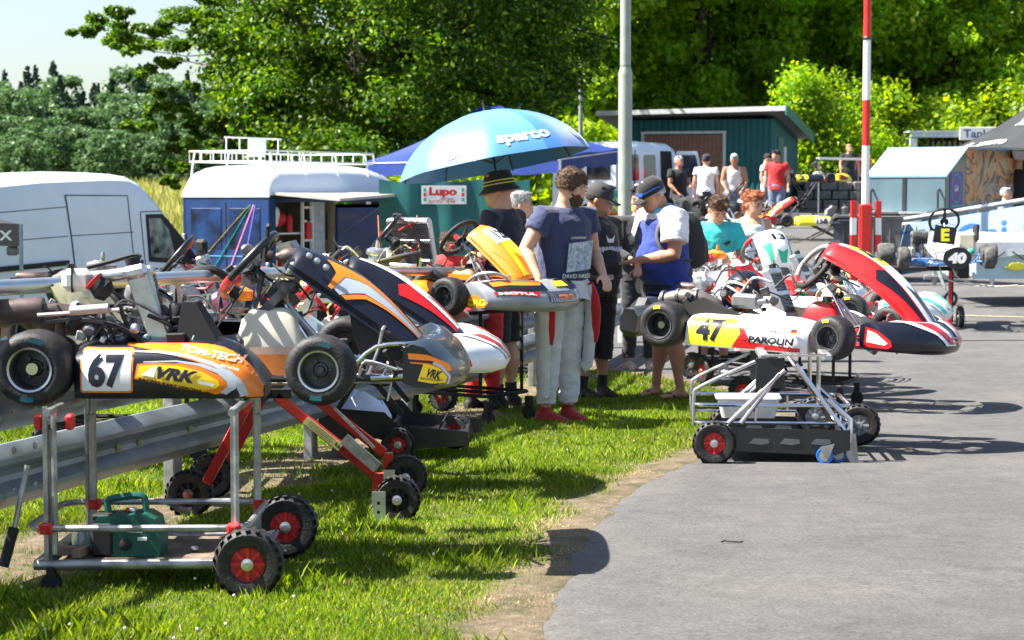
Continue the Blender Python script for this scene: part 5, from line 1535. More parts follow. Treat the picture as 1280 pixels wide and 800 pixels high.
def seat(parent, x, y, m=SEATG, h=.42, w=.36, lean=.42):
    def f(u, v):
        # u -1..1 across, v 0 (front lip) .. 1 (top of back)
        a = v * 1.75; 
        px = x + .30 - .36 * min(1, v / .5) - lean * .42 * max(0, v - .5) / .5; pz = .05 + .04 * (1 - min(1, v / .4)) + (h - .03) * max(0, (v - .42) / .58) ** 1.35
        side = abs(u) ** 2.6; sw = w / 2 * (1 - .12 * max(0, v - .75) / .25)
        return Vector((px + side * .11 * (v > .35) * min(1, (v - .35) * 3), y + u * sw, pz + side * (.20 * math.sin(math.pi * min(1, v * .8 + .18))) * (1 - .65 * max(0, v - .8) / .2) - .02 * (1 - side) * (v > .95)))
    k = K(); k.grid(lambda a, b: f(a * 2 - 1, b), 16, 22)
    nn = .012
    k.grid(lambda a, b: f(1 - a * 2, b) * 1 + Vector((-nn, (a - .5) * -.03, -nn)), 16, 22)
    o = k.build('seat', m, parent, smooth=60)
    return o
def engine(parent, x, y, z=.06, s=1.0, head=None, m=ENG, fins=5, air=True):
    k = K(); k.box((x, y, z + .06 * s), (.17 * s, .15 * s, .13 * s), b=.02 * s); k.lathe([(.0, -.02), (.065, -.02), (.07, 0), (.05, .03), (0, .03)], (x + .0, y - .08 * s, z + .06 * s), (0, -1, 0), 16)
    k.lathe([(0, 0), (.055, 0), (.058, .012), (.03, .05), (0, .05)], (x, y + .08 * s, z + .06 * s), (0, 1, 0), 16)
    o = k.build('engine', m, parent, smooth=35)
    k = K(); k.lathe([(.052 * s, 0), (.052 * s, .17 * s)], (x + .01, y, z + .11 * s), (.12, 0, 1), 14)
    for i in range(fins): k.lathe([(.05 * s, 0), (.07 * s, .0), (.07 * s, .008 * s), (.05 * s, .008 * s)], Vector((x + .015 + i * .003, y, z + .135 * s + i * .023 * s)), (.12, 0, 1), 14)
    k.build('cylinder', m, o)
    k = K(); k.lathe([(.068 * s, 0), (.072 * s, .01), (.068 * s, .04 * s), (.035 * s, .055 * s), (0, .055 * s)], (x + .03, y, z + .265 * s), (.12, 0, 1), 14); k.lathe([(.01, 0), (.014, .02), (.009, .06), (0, .06)], (x + .036, y, z + .31 * s), (.12, 0, 1), 8); k.build('cylinder_head', head or m, o)
    k = K(); k.tube([(x + .07, y, z + .14 * s), (x + .13, y, z + .15 * s), (x + .15, y + .01, z + .15 * s)], [.03, .028, .033], 12); k.box((x + .14, y, z + .11 * s), (.06, .06, .09), b=.01); k.build('carburettor', DSTEEL, o)
    k = K()
    random.seed(int(abs(x * 997 + y * 131)) + 3)
    for i in range(5):
        a = Vector((x + random.uniform(-.1, .1), y + random.uniform(-.08, .08), z + random.uniform(.05, .25))); b = a + Vector((random.uniform(-.15, .2), random.uniform(-.1, .1), random.uniform(-.1, .15)))
        k.tube(smooth_path([a, a.lerp(b, .5) + Vector((0, 0, random.uniform(.03, .1))), b], 4), .005, 5)
    k.build('cable', BLKM, o)
    return o
def clutter(parent, x0, x1, y0, y1, z0, z1, n, seed=1, mats=None):
    """fittings, hoses, clamps and brackets packed round an engine"""
    rg = random.Random(seed); mats = mats or [DSTEEL, BLKM, ENG, ALU, REDPL]; k = K()
    def rp(): return Vector((rg.uniform(x0, x1), rg.uniform(y0, y1), rg.uniform(z0, z1)))
    for i in range(n):
        m = rg.choices(range(len(mats)), weights=[4, 4, 3, 2, 1][:len(mats)])[0]; p = rp(); q = rg.random()
        if q < .3: k.box(p, (rg.uniform(.02, .07), rg.uniform(.02, .05), rg.uniform(.02, .06)), m, Matrix.Rotation(rg.uniform(-1, 1), 3, 'Y'), .004)
        elif q < .55: r = rg.uniform(.012, .032); k.lathe([(0, 0), (r, 0), (r * 1.1, .006), (r * 1.1, .02), (r * .8, .03), (0, .03)], p, (rg.uniform(-1, 1), -1, rg.uniform(-1, 1)), 12, m)
        else:
            e = p + Vector((rg.uniform(-.2, .2), rg.uniform(-.08, .08), rg.uniform(-.14, .14))); k.tube(smooth_path([p, p.lerp(e, .5) + Vector((rg.uniform(-.05, .05), 0, rg.uniform(-.02, .07))), e], 4), rg.uniform(.004, .010), 6, m)
    kind(k.build('engine_fittings', mats, parent, split=False), 'stuff')
def airbox(parent, c, m=BLK, s=1.0, rz=0):
    k = K(); c = Vector(c); k.box(c, (.22 * s, .13 * s, .11 * s), b=.025 * s, rot=rotz(rz)); 
    for e in (-1, 1): k.tube([c + Vector((.1 * s, e * .03, 0)), c + Vector((.17 * s, e * .035, .01))], .018, 10)
    k.build('airbox', m, parent)
def exhaust(parent, x, y, z, m=RUST, sil=True):
    p = [(x + .32, y + .05, z - .12), (x + .26, y + .06, z - .06), (x + .12, y + .02, z - .02), (x - .02, y, z), (x - .10, y, z), (x - .14, y, z)]
    k = K(); k.tube(smooth_path(p, 3), [.022, .024, .028, .034, .04, .05, .056, .06, .062, .062, .06, .055, .045, .032, .026, .022][:16] + [.022] * 0, 14); k.build('exhaust_chamber', m, parent, smooth=60)
    if sil:
        k = K(); k.lathe([(0, 0), (.034, 0), (.04, .01), (.04, .17), (.034, .18), (.012, .18), (.012, .21), (0, .21)], (x - .16, y, z + .0), (-1, 0, .03), 16); k.build('silencer', m, parent)
def radiator(parent, c, w, h, th, rot, m=ALU, cap=True):
    c = Vector(c); M_ = rot
    k = K(); k.box(c, (th, w, .03), rot=M_, b=.004)
    for s_ in (-1, 1): k.box(c + M_ @ Vector((0, 0, s_ * h / 2)), (th * 1.15, w, .035), rot=M_, b=.008); k.box(c + M_ @ Vector((0, s_ * w / 2, 0)), (th, .012, h), rot=M_)
    o = k.build('radiator', m, parent)
    k = K(); n = 16
    k.box(c, (th * .5, w * .98, h * .98), rot=M_)
    for i in range(n): k.box(c + M_ @ Vector((0, 0, -h / 2 + h * (i + .5) / n)), (th * .9, w * .98, h * .018), rot=M_)
    k.build('radiator_core', mat('radiator_fin_metal', (.20, .20, .20), .5, .8, var=.1), o)
    if cap:
        k = K(); p = c + M_ @ Vector((0, w * .3, h / 2 + .02)); k.lathe([(.02, 0), (.022, .015), (.022, .03), (0, .03)], p, M_ @ Vector((0, 0, 1)), 12); k.build('cap', BLKM, o)
def chassis(parent, m, wb=1.04, ya=.30):
    k = K(); z = .065; r = .015
    for s in (-1, 1):
        k.tube(smooth_path([(-.12, s * .30, z), (.1, s * .31, z), (.45, s * .29, z), (.72, s * .23, z), (1.0, s * .20, z), (1.28, s * .19, z), (1.36, s * .12, z)], 3), r, 8)
        k.tube(smooth_path([(.86, s * .20, z + .0), (.98, s * .32, z + .02), (1.04, s * .42, z + .02)], 3), r, 8)
        k.tube(smooth_path([(1.26, s * .18, z), (1.30, s * .30, z + .03), (1.26, s * .36, z + .12)], 3), .010, 7)
    k.tube([(1.36, -.12, z), (1.36, .12, z)], r, 8)
    for x, y in ((-.05, .30), (.34, .29), (.62, .25), (.95, .20)): k.tube([(x, -y, z), (x, y, z)], r, 8)
    k.build('frame', m, parent)
    k = K(); k.box((.84, 0, z - .02), (.86, .38, .006), b=.002); k.build('floor_tray', mat('brushed_tray', (.35, .35, .36), .4, .8, var=.15), parent)
def frontend(parent, m_sp=DSTEEL, wb=1.04, fw=.56, steer=0.0):
    for s in (-1, 1):
        k = K(); k.box((wb, s * (fw - .13), .13), (.04, .035, .09), b=.006); k.tube([(wb, s * (fw - .13), .13), (wb, s * (fw + .03), .13)], .012, 8); k.box((wb - .06, s * (fw - .15), .12), (.13, .02, .014)); k.build('stub_axle', m_sp, parent)
        k = K(); k.tube([(wb - .12, s * (fw - .15), .115), (wb - .06, s * .03, .12)], .008, 6); k.build('tie_rod', ALU, parent)
def rearaxle(parent, tw=.59):
    k = K(); k.tube([(0, -tw - .06, .14), (0, tw + .06, .14)], .022, 12); k.build('rear_axle', CHR, parent)
    k = K(); k.lathe([(.09, -.003), (.095, -.003), (.095, .003), (.03, .003), (.03, -.003)], (0, .16, .14), (0, 1, 0), 24); k.build('brake_disc', ALU, parent)
    k = K(); k.lathe([(.10, -.003), (.105, -.003), (.105, .003), (.03, .003), (.03, -.003)], (0, -.28, .14), (0, 1, 0), 24); k.build('sprocket', DSTEEL, parent)
    for y in (-.29, .29):
        k = K(); k.box((0, y, .125), (.07, .03, .12), b=.01); k.build('bearing_carrier', ALU, parent)
def frontbars(parent, x=1.34, w=.5, m=CHR):
    k = K(); k.tube(smooth_path([(1.20, -w / 2, .07), (x, -w / 2, .08), (x + .06, -w / 2 + .07, .09), (x + .06, w / 2 - .07, .09), (x, w / 2, .08), (1.20, w / 2, .07)], 3), .0105, 8)
    k.tube(smooth_path([(1.12, -.20, .10), (1.22, -.22, .19), (x + .03, -.2, .20), (x + .03, .2, .20), (1.22, .22, .19), (1.12, .20, .10)], 3), .009, 8)
    k.build('front_bumper_bar', m, parent)
def rearbumper(parent, m=BLK, W=1.28):
    k = K(); pr = [(-.05, 0), (.02, -.01), (.03, .09), (.0, .13), (-.06, .13), (-.09, .06)]
    rg = []
    for i in range(13):
        t = -1 + i / 6; rg.append([Vector((-.24 + a + .05 * abs(t) ** 4, t * W / 2, .09 + b)) for a, b in pr])
    k.loft(rg); k.build('rear_bumper', m, parent, smooth=40)
def pedals(parent):
    for s in (-1, 1):
        k = K(); k.tube(smooth_path([(1.18, s * .12, .07), (1.22, s * .14, .17), (1.24, s * .18, .25), (1.25, s * .12, .26)], 3), .007, 6); k.build('pedal', ALU, parent)
def legbraces(parent, x=.98, top=(.78, .45), m=CHR):
    k = K(); k.tube([(top[0] + .02, 0, top[1]), (x + .04, -.12, .07)], .009, 8); k.tube([(top[0] + .02, 0, top[1]), (x + .04, .12, .07)], .009, 8); k.build('column_brace', m, parent)
def kart(label, loc, rz, tilt=(0, 0), frame_m=REDF, tyre=RUB, rim=ALU, mark=None, group='racing karts on their trolleys', parts='all', steer=0.0, fw=.56, rw=.585, detail=True, eng=True, seatm=SEATG, yseat=.02, rear=True):
    t = thing('racing_kart', label, 'kart', loc, rz, group, tilt=tilt)
    chassis(t, frame_m); rearaxle(t); frontend(t, DSTEEL, steer=steer)
    for s in (-1, 1):
        ktyre(t, (0, s * rw, .14), (0, s, 0), .14, .195, tyre, rim, mark=mark if s < 0 else None)
        a = Matrix.Rotation(steer, 3, 'Z') @ Vector((0, s, 0))
        ktyre(t, (1.04, s * fw, .13), a, .13, .125, tyre, rim, mark=mark if s < 0 else None)
    pedals(t); frontbars(t)
    if rear: rearbumper(t)
    seat(t, .17, yseat, seatm)
    return t
def strip_poly(pts_top, pts_bot): return band(pts_top, pts_bot)

# ------------------------------------------------ kart 67 : black and orange, nearest
def kart67():
    t = kart('nearest kart, black and orange with number 67 on its side pod', (-1.74, 7.2 + .64, .834), 0.0, frame_m=mat('black_frame', (.02, .02, .022), .4, coat=.3), rim=mat('polished_rim', (.55, .57, .60), .25, .95), seatm=FIBER, steer=R(-4), rear=False, mark=(mat('faded_teal_print', (.02, .12, .15), .6), (1.1, 4.4)))
    cfg = {'pod': (.145, .835, .03, .238, .585)}
    x0, x1, zb, zt, yo = cfg['pod']
    OR2 = ORA
    def top(u): return zt - .022 * (1 - min(1, u / .12)) - .155 * max(0, (u - .5) / .5) ** 4
    cfg['podtop'] = top
    def tz(x, m=0.0): return top((x - x0) / (x1 - x0)) - m
    def orange(k, f):
        xs_ = [.33 + i * .0322 for i in range(16)]
        put_poly(k, band([(x, tz(x, .010)) for x in xs_], [(.33, .222)] + [(x, max(.042, tz(x, .018 + .125 * ((x - .33) / .5) ** 1.3))) for x in xs_[1:]]), f, e=.018)
        put_poly(k, [(.77, .036), (.832, .036), (.832, tz(.832, .012)), (.80, tz(.80, .010)), (.775, tz(.775, .010)), (.790, .08)], f, e=.018)
        put_poly(k, band([(.44, .155), (.55, .160), (.66, .142), (.715, .118), (.735, .09)], [(.445, .105), (.55, .083), (.62, .060), (.66, .046), (.69, .05)]), f, e=.04)
    def silver(k, f):
        A = [(.35, .204), (.45, .204), (.55, .193), (.65, .166), (.72, .133), (.765, .09), (.785, .045)]
        B = [(.35, .200), (.45, .196), (.55, .182), (.65, .150), (.70, .125), (.735, .085), (.755, .038)]
        put_poly(k, band(A, B), f, e=.04)
        A = [(.40, .166), (.52, .170), (.62, .157), (.70, .128), (.735, .095), (.74, .07), (.70, .045)]; B = [(.40, .162), (.52, .164), (.60, .150), (.67, .124), (.705, .094), (.708, .075), (.68, .055)]
        put_poly(k, band(A, B), f, e=.04)
    def yellow(k, f):
        put_poly(k, [(.385, .150), (.44, .155), (.53, .150), (.62, .128), (.672, .098), (.68, .082), (.665, .068), (.62, .062), (.56, .071), (.46, .092), (.375, .110)], f, e=.04)
    def olin(k, f):
        put_poly(k, [(.378, .157), (.44, .162), (.53, .157), (.63, .134), (.684, .100), (.692, .080), (.67, .060), (.62, .055), (.56, .064), (.46, .085), (.368, .104)], f, e=.04)
        put_poly(k, rrect(.170, .052, .363, .214, .012), f, e=.04)
    def white(k, f): put_poly(k, rrect(.177, .059, .356, .207, .01), f, e=.04)
    def num(k, f):
        put_text(k, '67', f,   .200, .070, .126, .132, bold=.045, maxe=.03); 
    def vrk(k, f): put_text(k, 'VRK', f, .448, .104, .045, .150, bold=.05, shear=.35, ang=-.13, maxe=.03)
    def rkv(k, f): put_text(k, 'RACING KART VERONA', f, .384, .098, .012, .235, bold=.03, ang=-.20, maxe=.03)
    def wtri(k, f): put_poly(k, [(.392, .118), (.44, .108), (.452, .146), (.44, .148)], f, e=.04); put_poly(k, [(.60, .098), (.66, .085), (.655, .075), (.60, .085)], f, e=.04)
    def tom(k, f): put_text(k, 'TOM-TECH', f, .525, .204, .024, .24, bold=.05, shear=.15, ang=-.19, maxe=.03)
    def small(k, f): put_text(k, 'VRK RACING', f, .68, .150, .009, .07, bold=.02, ang=-.25, maxe=.03)
    SALM = mat('salmon_lettering', (.85, .42, .28), .4)
    sidepod(t, cfg, -1, NAVY, [(orange, OR2, .002), (silver, SILV, .003), (olin, OR2, .0035), (yellow, YEL, .005), (wtri, WHT, .0062), (white, WHT, .005), (num, NAVY, .0068, 'race_number'), (vrk, NAVY, .0075, 'lettering'), (rkv, NAVY, .0068, 'lettering'), (tom, SALM, .0045, 'lettering'), (small, WHT, .0045, 'lettering')])
    sidepod(t, cfg, 1, NAVY)
    # front panel
    def s1(k, f): put_poly(k, [(.16, .28), (.3, .22), (.5, .18), (.7, .16), (.97, .14), (.97, .62), (.8, .66), (.6, .62), (.45, .6), (.33, .7)], f, e=.08)
    def s2(k, f):
        for s in (-1,): put_poly(k, [(.34, s * .95), (.36, s * .62), (.5, s * .46), (.7, s * .40), (.96, s * .36), (.96, s * .52), (.7, s * .62), (.52, s * .72), (.40, s * .98)], f, e=.06)
    def so(k, f):
        for s in (-1,):
            put_poly(k, [(.20, s * .45), (.5, s * .28), (.97, s * .22), (.97, s * .36), (.7, s * .40), (.5, s * .46), (.36, s * .66), (.34, s * .98), (.31, s * .98), (.30, s * .7)], f, e=.06)
            put_poly(k, [(.41, s * .98), (.53, s * .74), (.7, s * .64), (.96, s * .54), (.96, s * .60), (.7, s * .70), (.55, s * .80), (.45, s * .99)], f, e=.06)
    nassau(t, (.90, 0, .57), (1.40, 0, .20), .26, .30, NAVY, depth=.10, bow=.055, decals=[(s1, YEL, .003), (s2, SILV, .003), (so, OR2, .0045)])
    k = K(); 
    for x, z in ((.955, .535), (.985, .515), (1.02, .49)): k.lathe([(.013, 0), (.013, .006), (.006, .010), (0, .010)], (x, -.125, z), (0, -1, 0), 10)
    k.build('panel_bolt', ALU, t)
    # black lower web between panel and nose
    k = K(); k.prism([(1.10, .38), (1.22, .34), (1.38, .20), (1.36, .13), (1.16, .12), (1.12, .22)], (0, -.10, 0), (1, 0, 0), (0, 0, 1), .01); k.build('panel_web', BLKM, t)
    # nose
    def no(k, e, tf): put_poly(k, [(.10, .80), (.5, .76), (.93, .56), (.98, .42), (.93, .38), (.6, .62), (.12, .66)], lambda a, b: e(a * 1.28, b, -1, .003), e=.2); put_poly(k, [(.15, .60), (.55, .56), (.93, .33), (.93, .30), (.55, .52), (.15, .57)], lambda a, b: e(a * 1.28, b, -1, .003), e=.2)
    def ny(k, e, tf): put_poly(k, [(.30, .16), (.42, .56), (.72, .47), (.90, .26), (.86, .12), (.6, .10)], lambda a, b: e(a * 1.28, b, -1, .0045), e=.2)
    def nt(k, e, tf): put_text(k, 'VRK', lambda a, b: e(a * 1.28, b, -1, .0055), .47, .26, .20, .30, bold=.05, shear=.3, ang=-.25); put_text(k, 'RACING KART', lambda a, b: e(a * 1.28, b, -1, .0055), .36, .19, .06, .44, bold=.02, ang=-.1)
    def ns(k, e, tf): put_poly(k, [(.60, .54), (.76, .46), (.92, .26), (.88, .08), (.93, .10), (.97, .28), (.80, .52), (.62, .60)], lambda a, b: e(a * 1.28, b, -1, .0042), e=.2)
    nose(t, 1.385, 1.575, .035, .225, 1.16, NAVY, [(no, OR2), (ns, SILV), (ny, YEL), (nt, NAVY, 'lettering')], sweep=.045)
    tank(t, .655, .935, .03, .33, .22, fuel=.40)
    steering(t, (.705, 0, .505), .155, R(43), (1.04, 0, .13), BLK, grips=[(21, 26, REDPL), (28, 33, REDPL)])
    k = K(); k.box((.72, 0, .535), (.10, .12, .035), rot=Matrix.Rotation(R(47), 3, 'Y'), b=.01); k.build('lap_timer', GREYP, t)
    legbraces(t, 1.0, (.76, .44))
    k = K(); k.beam((.70, -.06, .25), (.93, -.08, .475), .02, .035); k.tube([(.60, -.05, .02), (.72, -.06, .28), (.76, -.03, .46)], .012, 8); k.build('panel_support', DSTEEL, t)
    k = K(); k.ell((.885, -.07, .47), (.025, .03, .035), 0, 10, 7); k.build('cream_clamp', mat('cream_plastic', (.75, .55, .25), .4), t)
    k = K()
    for q in ([(.72, .02, .49), (.82, -.1, .44), (.9, -.12, .43), (.95, -.05, .36)], [(.80, -.02, .5), (.86, -.1, .46), (.93, -.1, .45), (1.0, 0, .4)], [(.55, -.05, .2), (.62, -.1, .3), (.7, -.08, .42)]): k.tube(smooth_path(q, 5), .0045, 5)
    k.build('cable', BLKM, t)
    # engine side (right, near camera)
    engine(t, .33, -.36, .08, 1.12)
    k = K(); k.lathe([(.10, -.004), (.108, -.004), (.108, .004), (.03, .004), (.03, -.004)], (.30, -.50, .13), (0, 1, 0), 24); k.lathe([(.04, -.01), (.06, 0), (.04, .01)], (.30, -.52, .13), (0, 1, 0), 16); k.build('clutch_cover', DSTEEL, t)
    k = K(); pts = smooth_path([(.02, -.47, .30), (.14, -.48, .31), (.28, -.5, .29), (.38, -.5, .22), (.40, -.5, .1)], 4)
    for i in range(len(pts) - 1): k.beam(pts[i], pts[i + 1], .07, .012)
    k.build('chain_guard', BLKM, t)
    k = K(); k.tube([(.12, -.55, .345), (.26, -.55, .355)], .018, 10); k.tube([(.0, -.55, .33), (.3, -.55, .35)], .008, 6); k.build('choke_tube', mat('scuffed_pale_tube', (.62, .5, .46), .4, dirt=.4), t)
    exhaust(t, -.02, -.22, .30, RUST)
    k = K(); k.lathe([(0, 0), (.043, 0), (.05, .012), (.05, .30), (.043, .32), (0, .32)], (-.32, -.44, .32), (1, 0, .08), 18); k.tube([(.0, -.44, .345), (.04, -.44, .345), (.06, -.44, .32), (.06, -.44, .24)], .022, 10); k.build('rear_silencer', RUST, t)
    # radiator seen on edge, cap, hoses, expansion bottle
    radiator(t, (.41, -.42, .32), .05 + .02, .34, .06, Matrix.Rotation(R(-13), 3, 'Y'), cap=False)
    k = K(); k.beam((.35, -.45, .47), (.455, -.45, .17), .055, .075, bev=.004); k.build('radiator_side', ALU, t)
    k = K(); k.lathe([(.026, 0), (.028, .01), (.028, .028), (0, .03)], (.335, -.45, .51), (-.2, 0, 1), 14); k.build('radiator_cap', BLKM, t)
    k = K(); k.box((.345, -.45, .485), (.09, .09, .05), b=.015, rot=Matrix.Rotation(R(-13), 3, 'Y')); k.build('radiator_head', ALU, t)
    k = K(); k.tube([(.16, -.45, .465), (.24, -.45, .47), (.315, -.45, .48)], .024, 12); k.build('coolant_pipe', ALU, t)
    k = K(); k.box((.13, -.45, .455), (.115, .09, .085), b=.022); b_ = k.build('catch_bottle', mat('milky_bottle', (.75, .73, .66), .4), t)
    k = K(); k.lathe([(.014, 0), (.014, .02), (0, .02)], (.10, -.45, .495), n=10); k.box((.115, -.45, .455), (.006, .094, .09)); k.build('bottle_cap', BLKM, b_)
    k = K(); k.tube(smooth_path([(.16, -.45, .50), (.24, -.44, .52), (.33, -.43, .545), (.36, -.43, .54)], 4), .008, 7); k.build('coolant_hose', BLKM, t)
    k = K(); k.lathe([(0, -.03), (.03, -.03), (.045, 0), (.036, .03), (.036, .05)], (.225, -.47, .42), (-.75, 0, .7), 14); k.build('velocity_stack', BLKM, t)
    k = K(); k.lathe([(.03, 0), (.042, .012), (.036, .014)], (.20, -.48, .445), (-.75, 0, .7), 14); k.build('red_collar', REDPL, t)
    engine(t, .55, -.30, .10, .75, fins=3)
    k = K(); rg = [[Vector(p) for p in ((.50, -.52, .22), (.66, -.52, .22), (.66, -.34, .22), (.50, -.34, .22))], [Vector(p) for p in ((.52, -.50, .375), (.57, -.50, .375), (.57, -.36, .375), (.52, -.36, .375))]]
    k.loft(rg); b_ = k.build('black_intake_box', BLKM, t, smooth=0)
    k = K(); k.beam((.555, -.518, .225), (.59, -.505, .31), .004, .004); k.beam((.60, -.518, .225), (.64, -.508, .25), .004, .004); k.build('box_seam', WHT, b_)
    k = K(); k.lathe([(.0, .0), (.03, .0), (.034, .012), (.034, .06), (.028, .07), (0, .07)], (.50, -.46, .30), (0, 0, 1), 12); k.build('fuel_filter', BLKM, t)
    clutter(t, .10, .58, -.54, -.34, .14, .36, 60, 6, [DSTEEL, BLKM, ENG, ALU]); clutter(t, 1.02, 1.36, -.42, .3, .05, .16, 16, 3, [CHR, DSTEEL, ALU])
    clutter(t, .62, .95, -.10, .10, .36, .54, 12, 4, [BLKM, DSTEEL])
    return t
kart67()
# number-free generic parts reused by the rest -----------------------------------
def stripe_nose(cols):
    pass
# ================================================================== TROLLEYS
def clamp(k, c): k.box(c, (.05, .035, .04), b=.008); k.tube([Vector(c), Vector(c) + Vector((0, -.04, 0))], .012, 8)
def trolley_a():
    d = 7.0; z0 = gz(X(160, d), 7.3); t = thing('kart_trolley', 'galvanised tube trolley on red-hubbed wheels carrying kart 67', 'trolley', (0, 0, z0), 0, 'kart trolleys')
    y0, y1 = 7.02, 7.58; xl, xr = -1.70, -.99
    k = K(); k.tube([(xl, y0, .10), (xr + .04, y0, .105)], .019, 10); k.tube([(xl, y1, .10), (xr + .04, y1, .105)], .019, 10); k.box((xl + .02, (y0 + y1) / 2, .10), (.04, y1 - y0, .035)); k.box((xr, (y0 + y1) / 2, .10), (.04, y1 - y0, .035)); k.build('lower_frame', ZINC, t)
    k = K(); z = .235; rr = .08
    pts = [Vector((a, b, z + .004 * (a - xl))) for a, b in rrect(xl - .02, y0 - .03, xr + .05, y1 + .03, rr, 5)]
    k.tube(pts, .0125, 9, closed=True); k.build('basket_ring', ZINC, t)
    k = K(); k.box(((xl + xr) / 2 + .05, (y0 + y1) / 2, .108), (.62, y1 - y0 - .06, .012)); k.build('base_board', mat('worn_base_board', (.16, .12, .085), .8, var=.35, nscale=14, dirt=.5), t)
    for x, y in ((xl + .045, y0), (xl + .10, y1), (xr - .0, y0), (xr + .02, y1)):
        k = K(); k.box((x, y + .03 * (1 if y == y0 else -1), .33), (.022, .022, .50)); k.build('upright', ZINC, t)
        k = K(); k.box((x, y, .115 + .27), (.016, .016, .56)); k.build('inner_tube', ZINC, t)
        k = K(); clamp(k, (x + .005, y - .03, .235)); k.build('clamp', REDPL, t)
    for x in (xl + .075, xr + .01):
        k = K(); k.tube([(x, y0 - .1, .655), (x, y1 + .4, .655)], .014, 8); k.build('support_bar', ZINC, t)
        [K().tube([(x, yy, .14), (x, yy, .65)], .011, 8).build('inner_post', ZINC, t) for yy in (y0, y1)]
    for x in (xl + .02, xl + .13):
        k = K(); k.box((x, y0 + .02, .61), (.03, .05, .055), b=.008); k.build('clamp', REDPL, t)
    k = K(); k.beam((xl + .02, y0 + .02, .60), (xl + .13, y0 + .02, .625), .03, .012); k.build('handle_bracket', ZINC, t)
    k = K(); k.tube([(xr + .02, y0 - .04, .105), (xr + .085, y0 - .04, .12), (xr + .085, y1 + .02, .12), (xr + .02, y1 + .02, .105)], .012, 8); k.build('axle', ZINC, t)
    airwheel(t, (xr + .065, y0 - .09, .124), (0, 1, 0), .124, .085); airwheel(t, (xr + .11, y1 + .12, .128), (0, 1, 0), .124, .085)
    # pull handle with foam grip
    k = K(); k.tube([(xl - .015, y0 - .02, .46), (xl - .055, y0 - .06, .24)], .010, 8); k.build('pull_handle', ZINC, t)
    k = K(); k.tube([(xl - .055, y0 - .06, .245), (xl - .088, y0 - .09, .11)], .019, 10); k.build('foam_grip', BLKM, t)
    for y in (y0, y1):
        k = K(); k.lathe([(0, -.015), (.035, -.015), (.035, .015), (0, .015)], (xl + .06, y, .037), (0, 1, 0), 14); k.box((xl + .06, y, .075), (.03, .04, .04)); k.build('castor', BLKM, t)
    return z0
z0a = trolley_a()
# things on the base board
def washer():
    t = thing('pressure_washer', 'dark green electric pressure washer lying on the trolley base', 'power tool', (-1.385, 7.16, z0a + .116), R(-3))
    G = mat('dark_green_plastic', (.006, .085, .065), .4, var=.08); k = K()
    prof = [(-.115, .0), (-.13, .03), (-.12, .12), (-.10, .145), (.07, .155), (.105, .135), (.125, .06), (.12, .0)]
    k.prism(prof, (0, 0, 0), (1, 0, 0), (0, 0, 1), .14); k.build('housing', G, t, smooth=25)
    k = K(); k.tube(smooth_path([(-.075, 0, .14), (-.08, 0, .19), (-.04, 0, .205), (.03, 0, .212), (.055, 0, .20), (.06, 0, .15)], 4), .013, 8); k.build('handle', G, t)
    k = K(); k.box((-.085, -.045, .06), (.09, .07, .13), b=.015); k.lathe([(.02, 0), (.022, .006), (.012, .01), (0, .01)], (.0, -.071, .045), (0, -1, 0), 14); k.box((-.09, -.01, .14), (.07, .1, .02), b=.005); k.build('black_trim', BLKM, t)
    k = K(); f = lambda a, b: Vector((a, -.0725, b)); put_text(k, 'PARKSIDE', f, .01, .088, .011, .052, bold=.02); k.build('lettering', WHT, t)
    k = K(); k.box((.062, -.072, .066), (.034, .004, .012), b=.001); k.box((.012, .0, .162), (.02, .03, .01)); k.build('sticker', WHT, t)
    k = K(); k.box((.0, .0, .160), (.03, .03, .012), b=.003); k.build('switch', REDPL, t)
washer()
t = thing('glass_jar', 'clear glass jar with water beside the green pressure washer', 'jar', (-1.565, 7.18, z0a + .115)); k = K(); k.lathe([(0, 0), (.035, 0), (.037, .01), (.036, .07), (.03, .085), (.031, .095), (.026, .095), (.026, .08), (.031, .065), (.031, .01), (0, .008)], n=18); k.build('jar_body', mat('clear_glass', (.75, .85, .88), .05, trans=.85, var=.02), t)
for i, (x, y) in enumerate(((-1.62, 7.12), (-1.60, 7.24), (-1.55, 7.1))):
    t = thing('wood_block', ('short wooden block at the left end of the trolley base', 'second wooden block behind the glass jar', 'small wooden wedge in front of the glass jar')[i], 'wood block', (x, y, z0a + .115), R(20 + 30 * i)); k = K(); k.box((0, 0, .018), (.10, .035, .032), b=.003); k.build('block', WOODP, t)
t = thing('crumpled_foil', 'two small silver scraps on the trolley base board', 'scrap', (-1.16, 7.2, z0a + .115)); k = K(); k.ell((0, 0, .012), (.016, .014, .012), 0, 7, 5); k.build('foil', ALU, t)

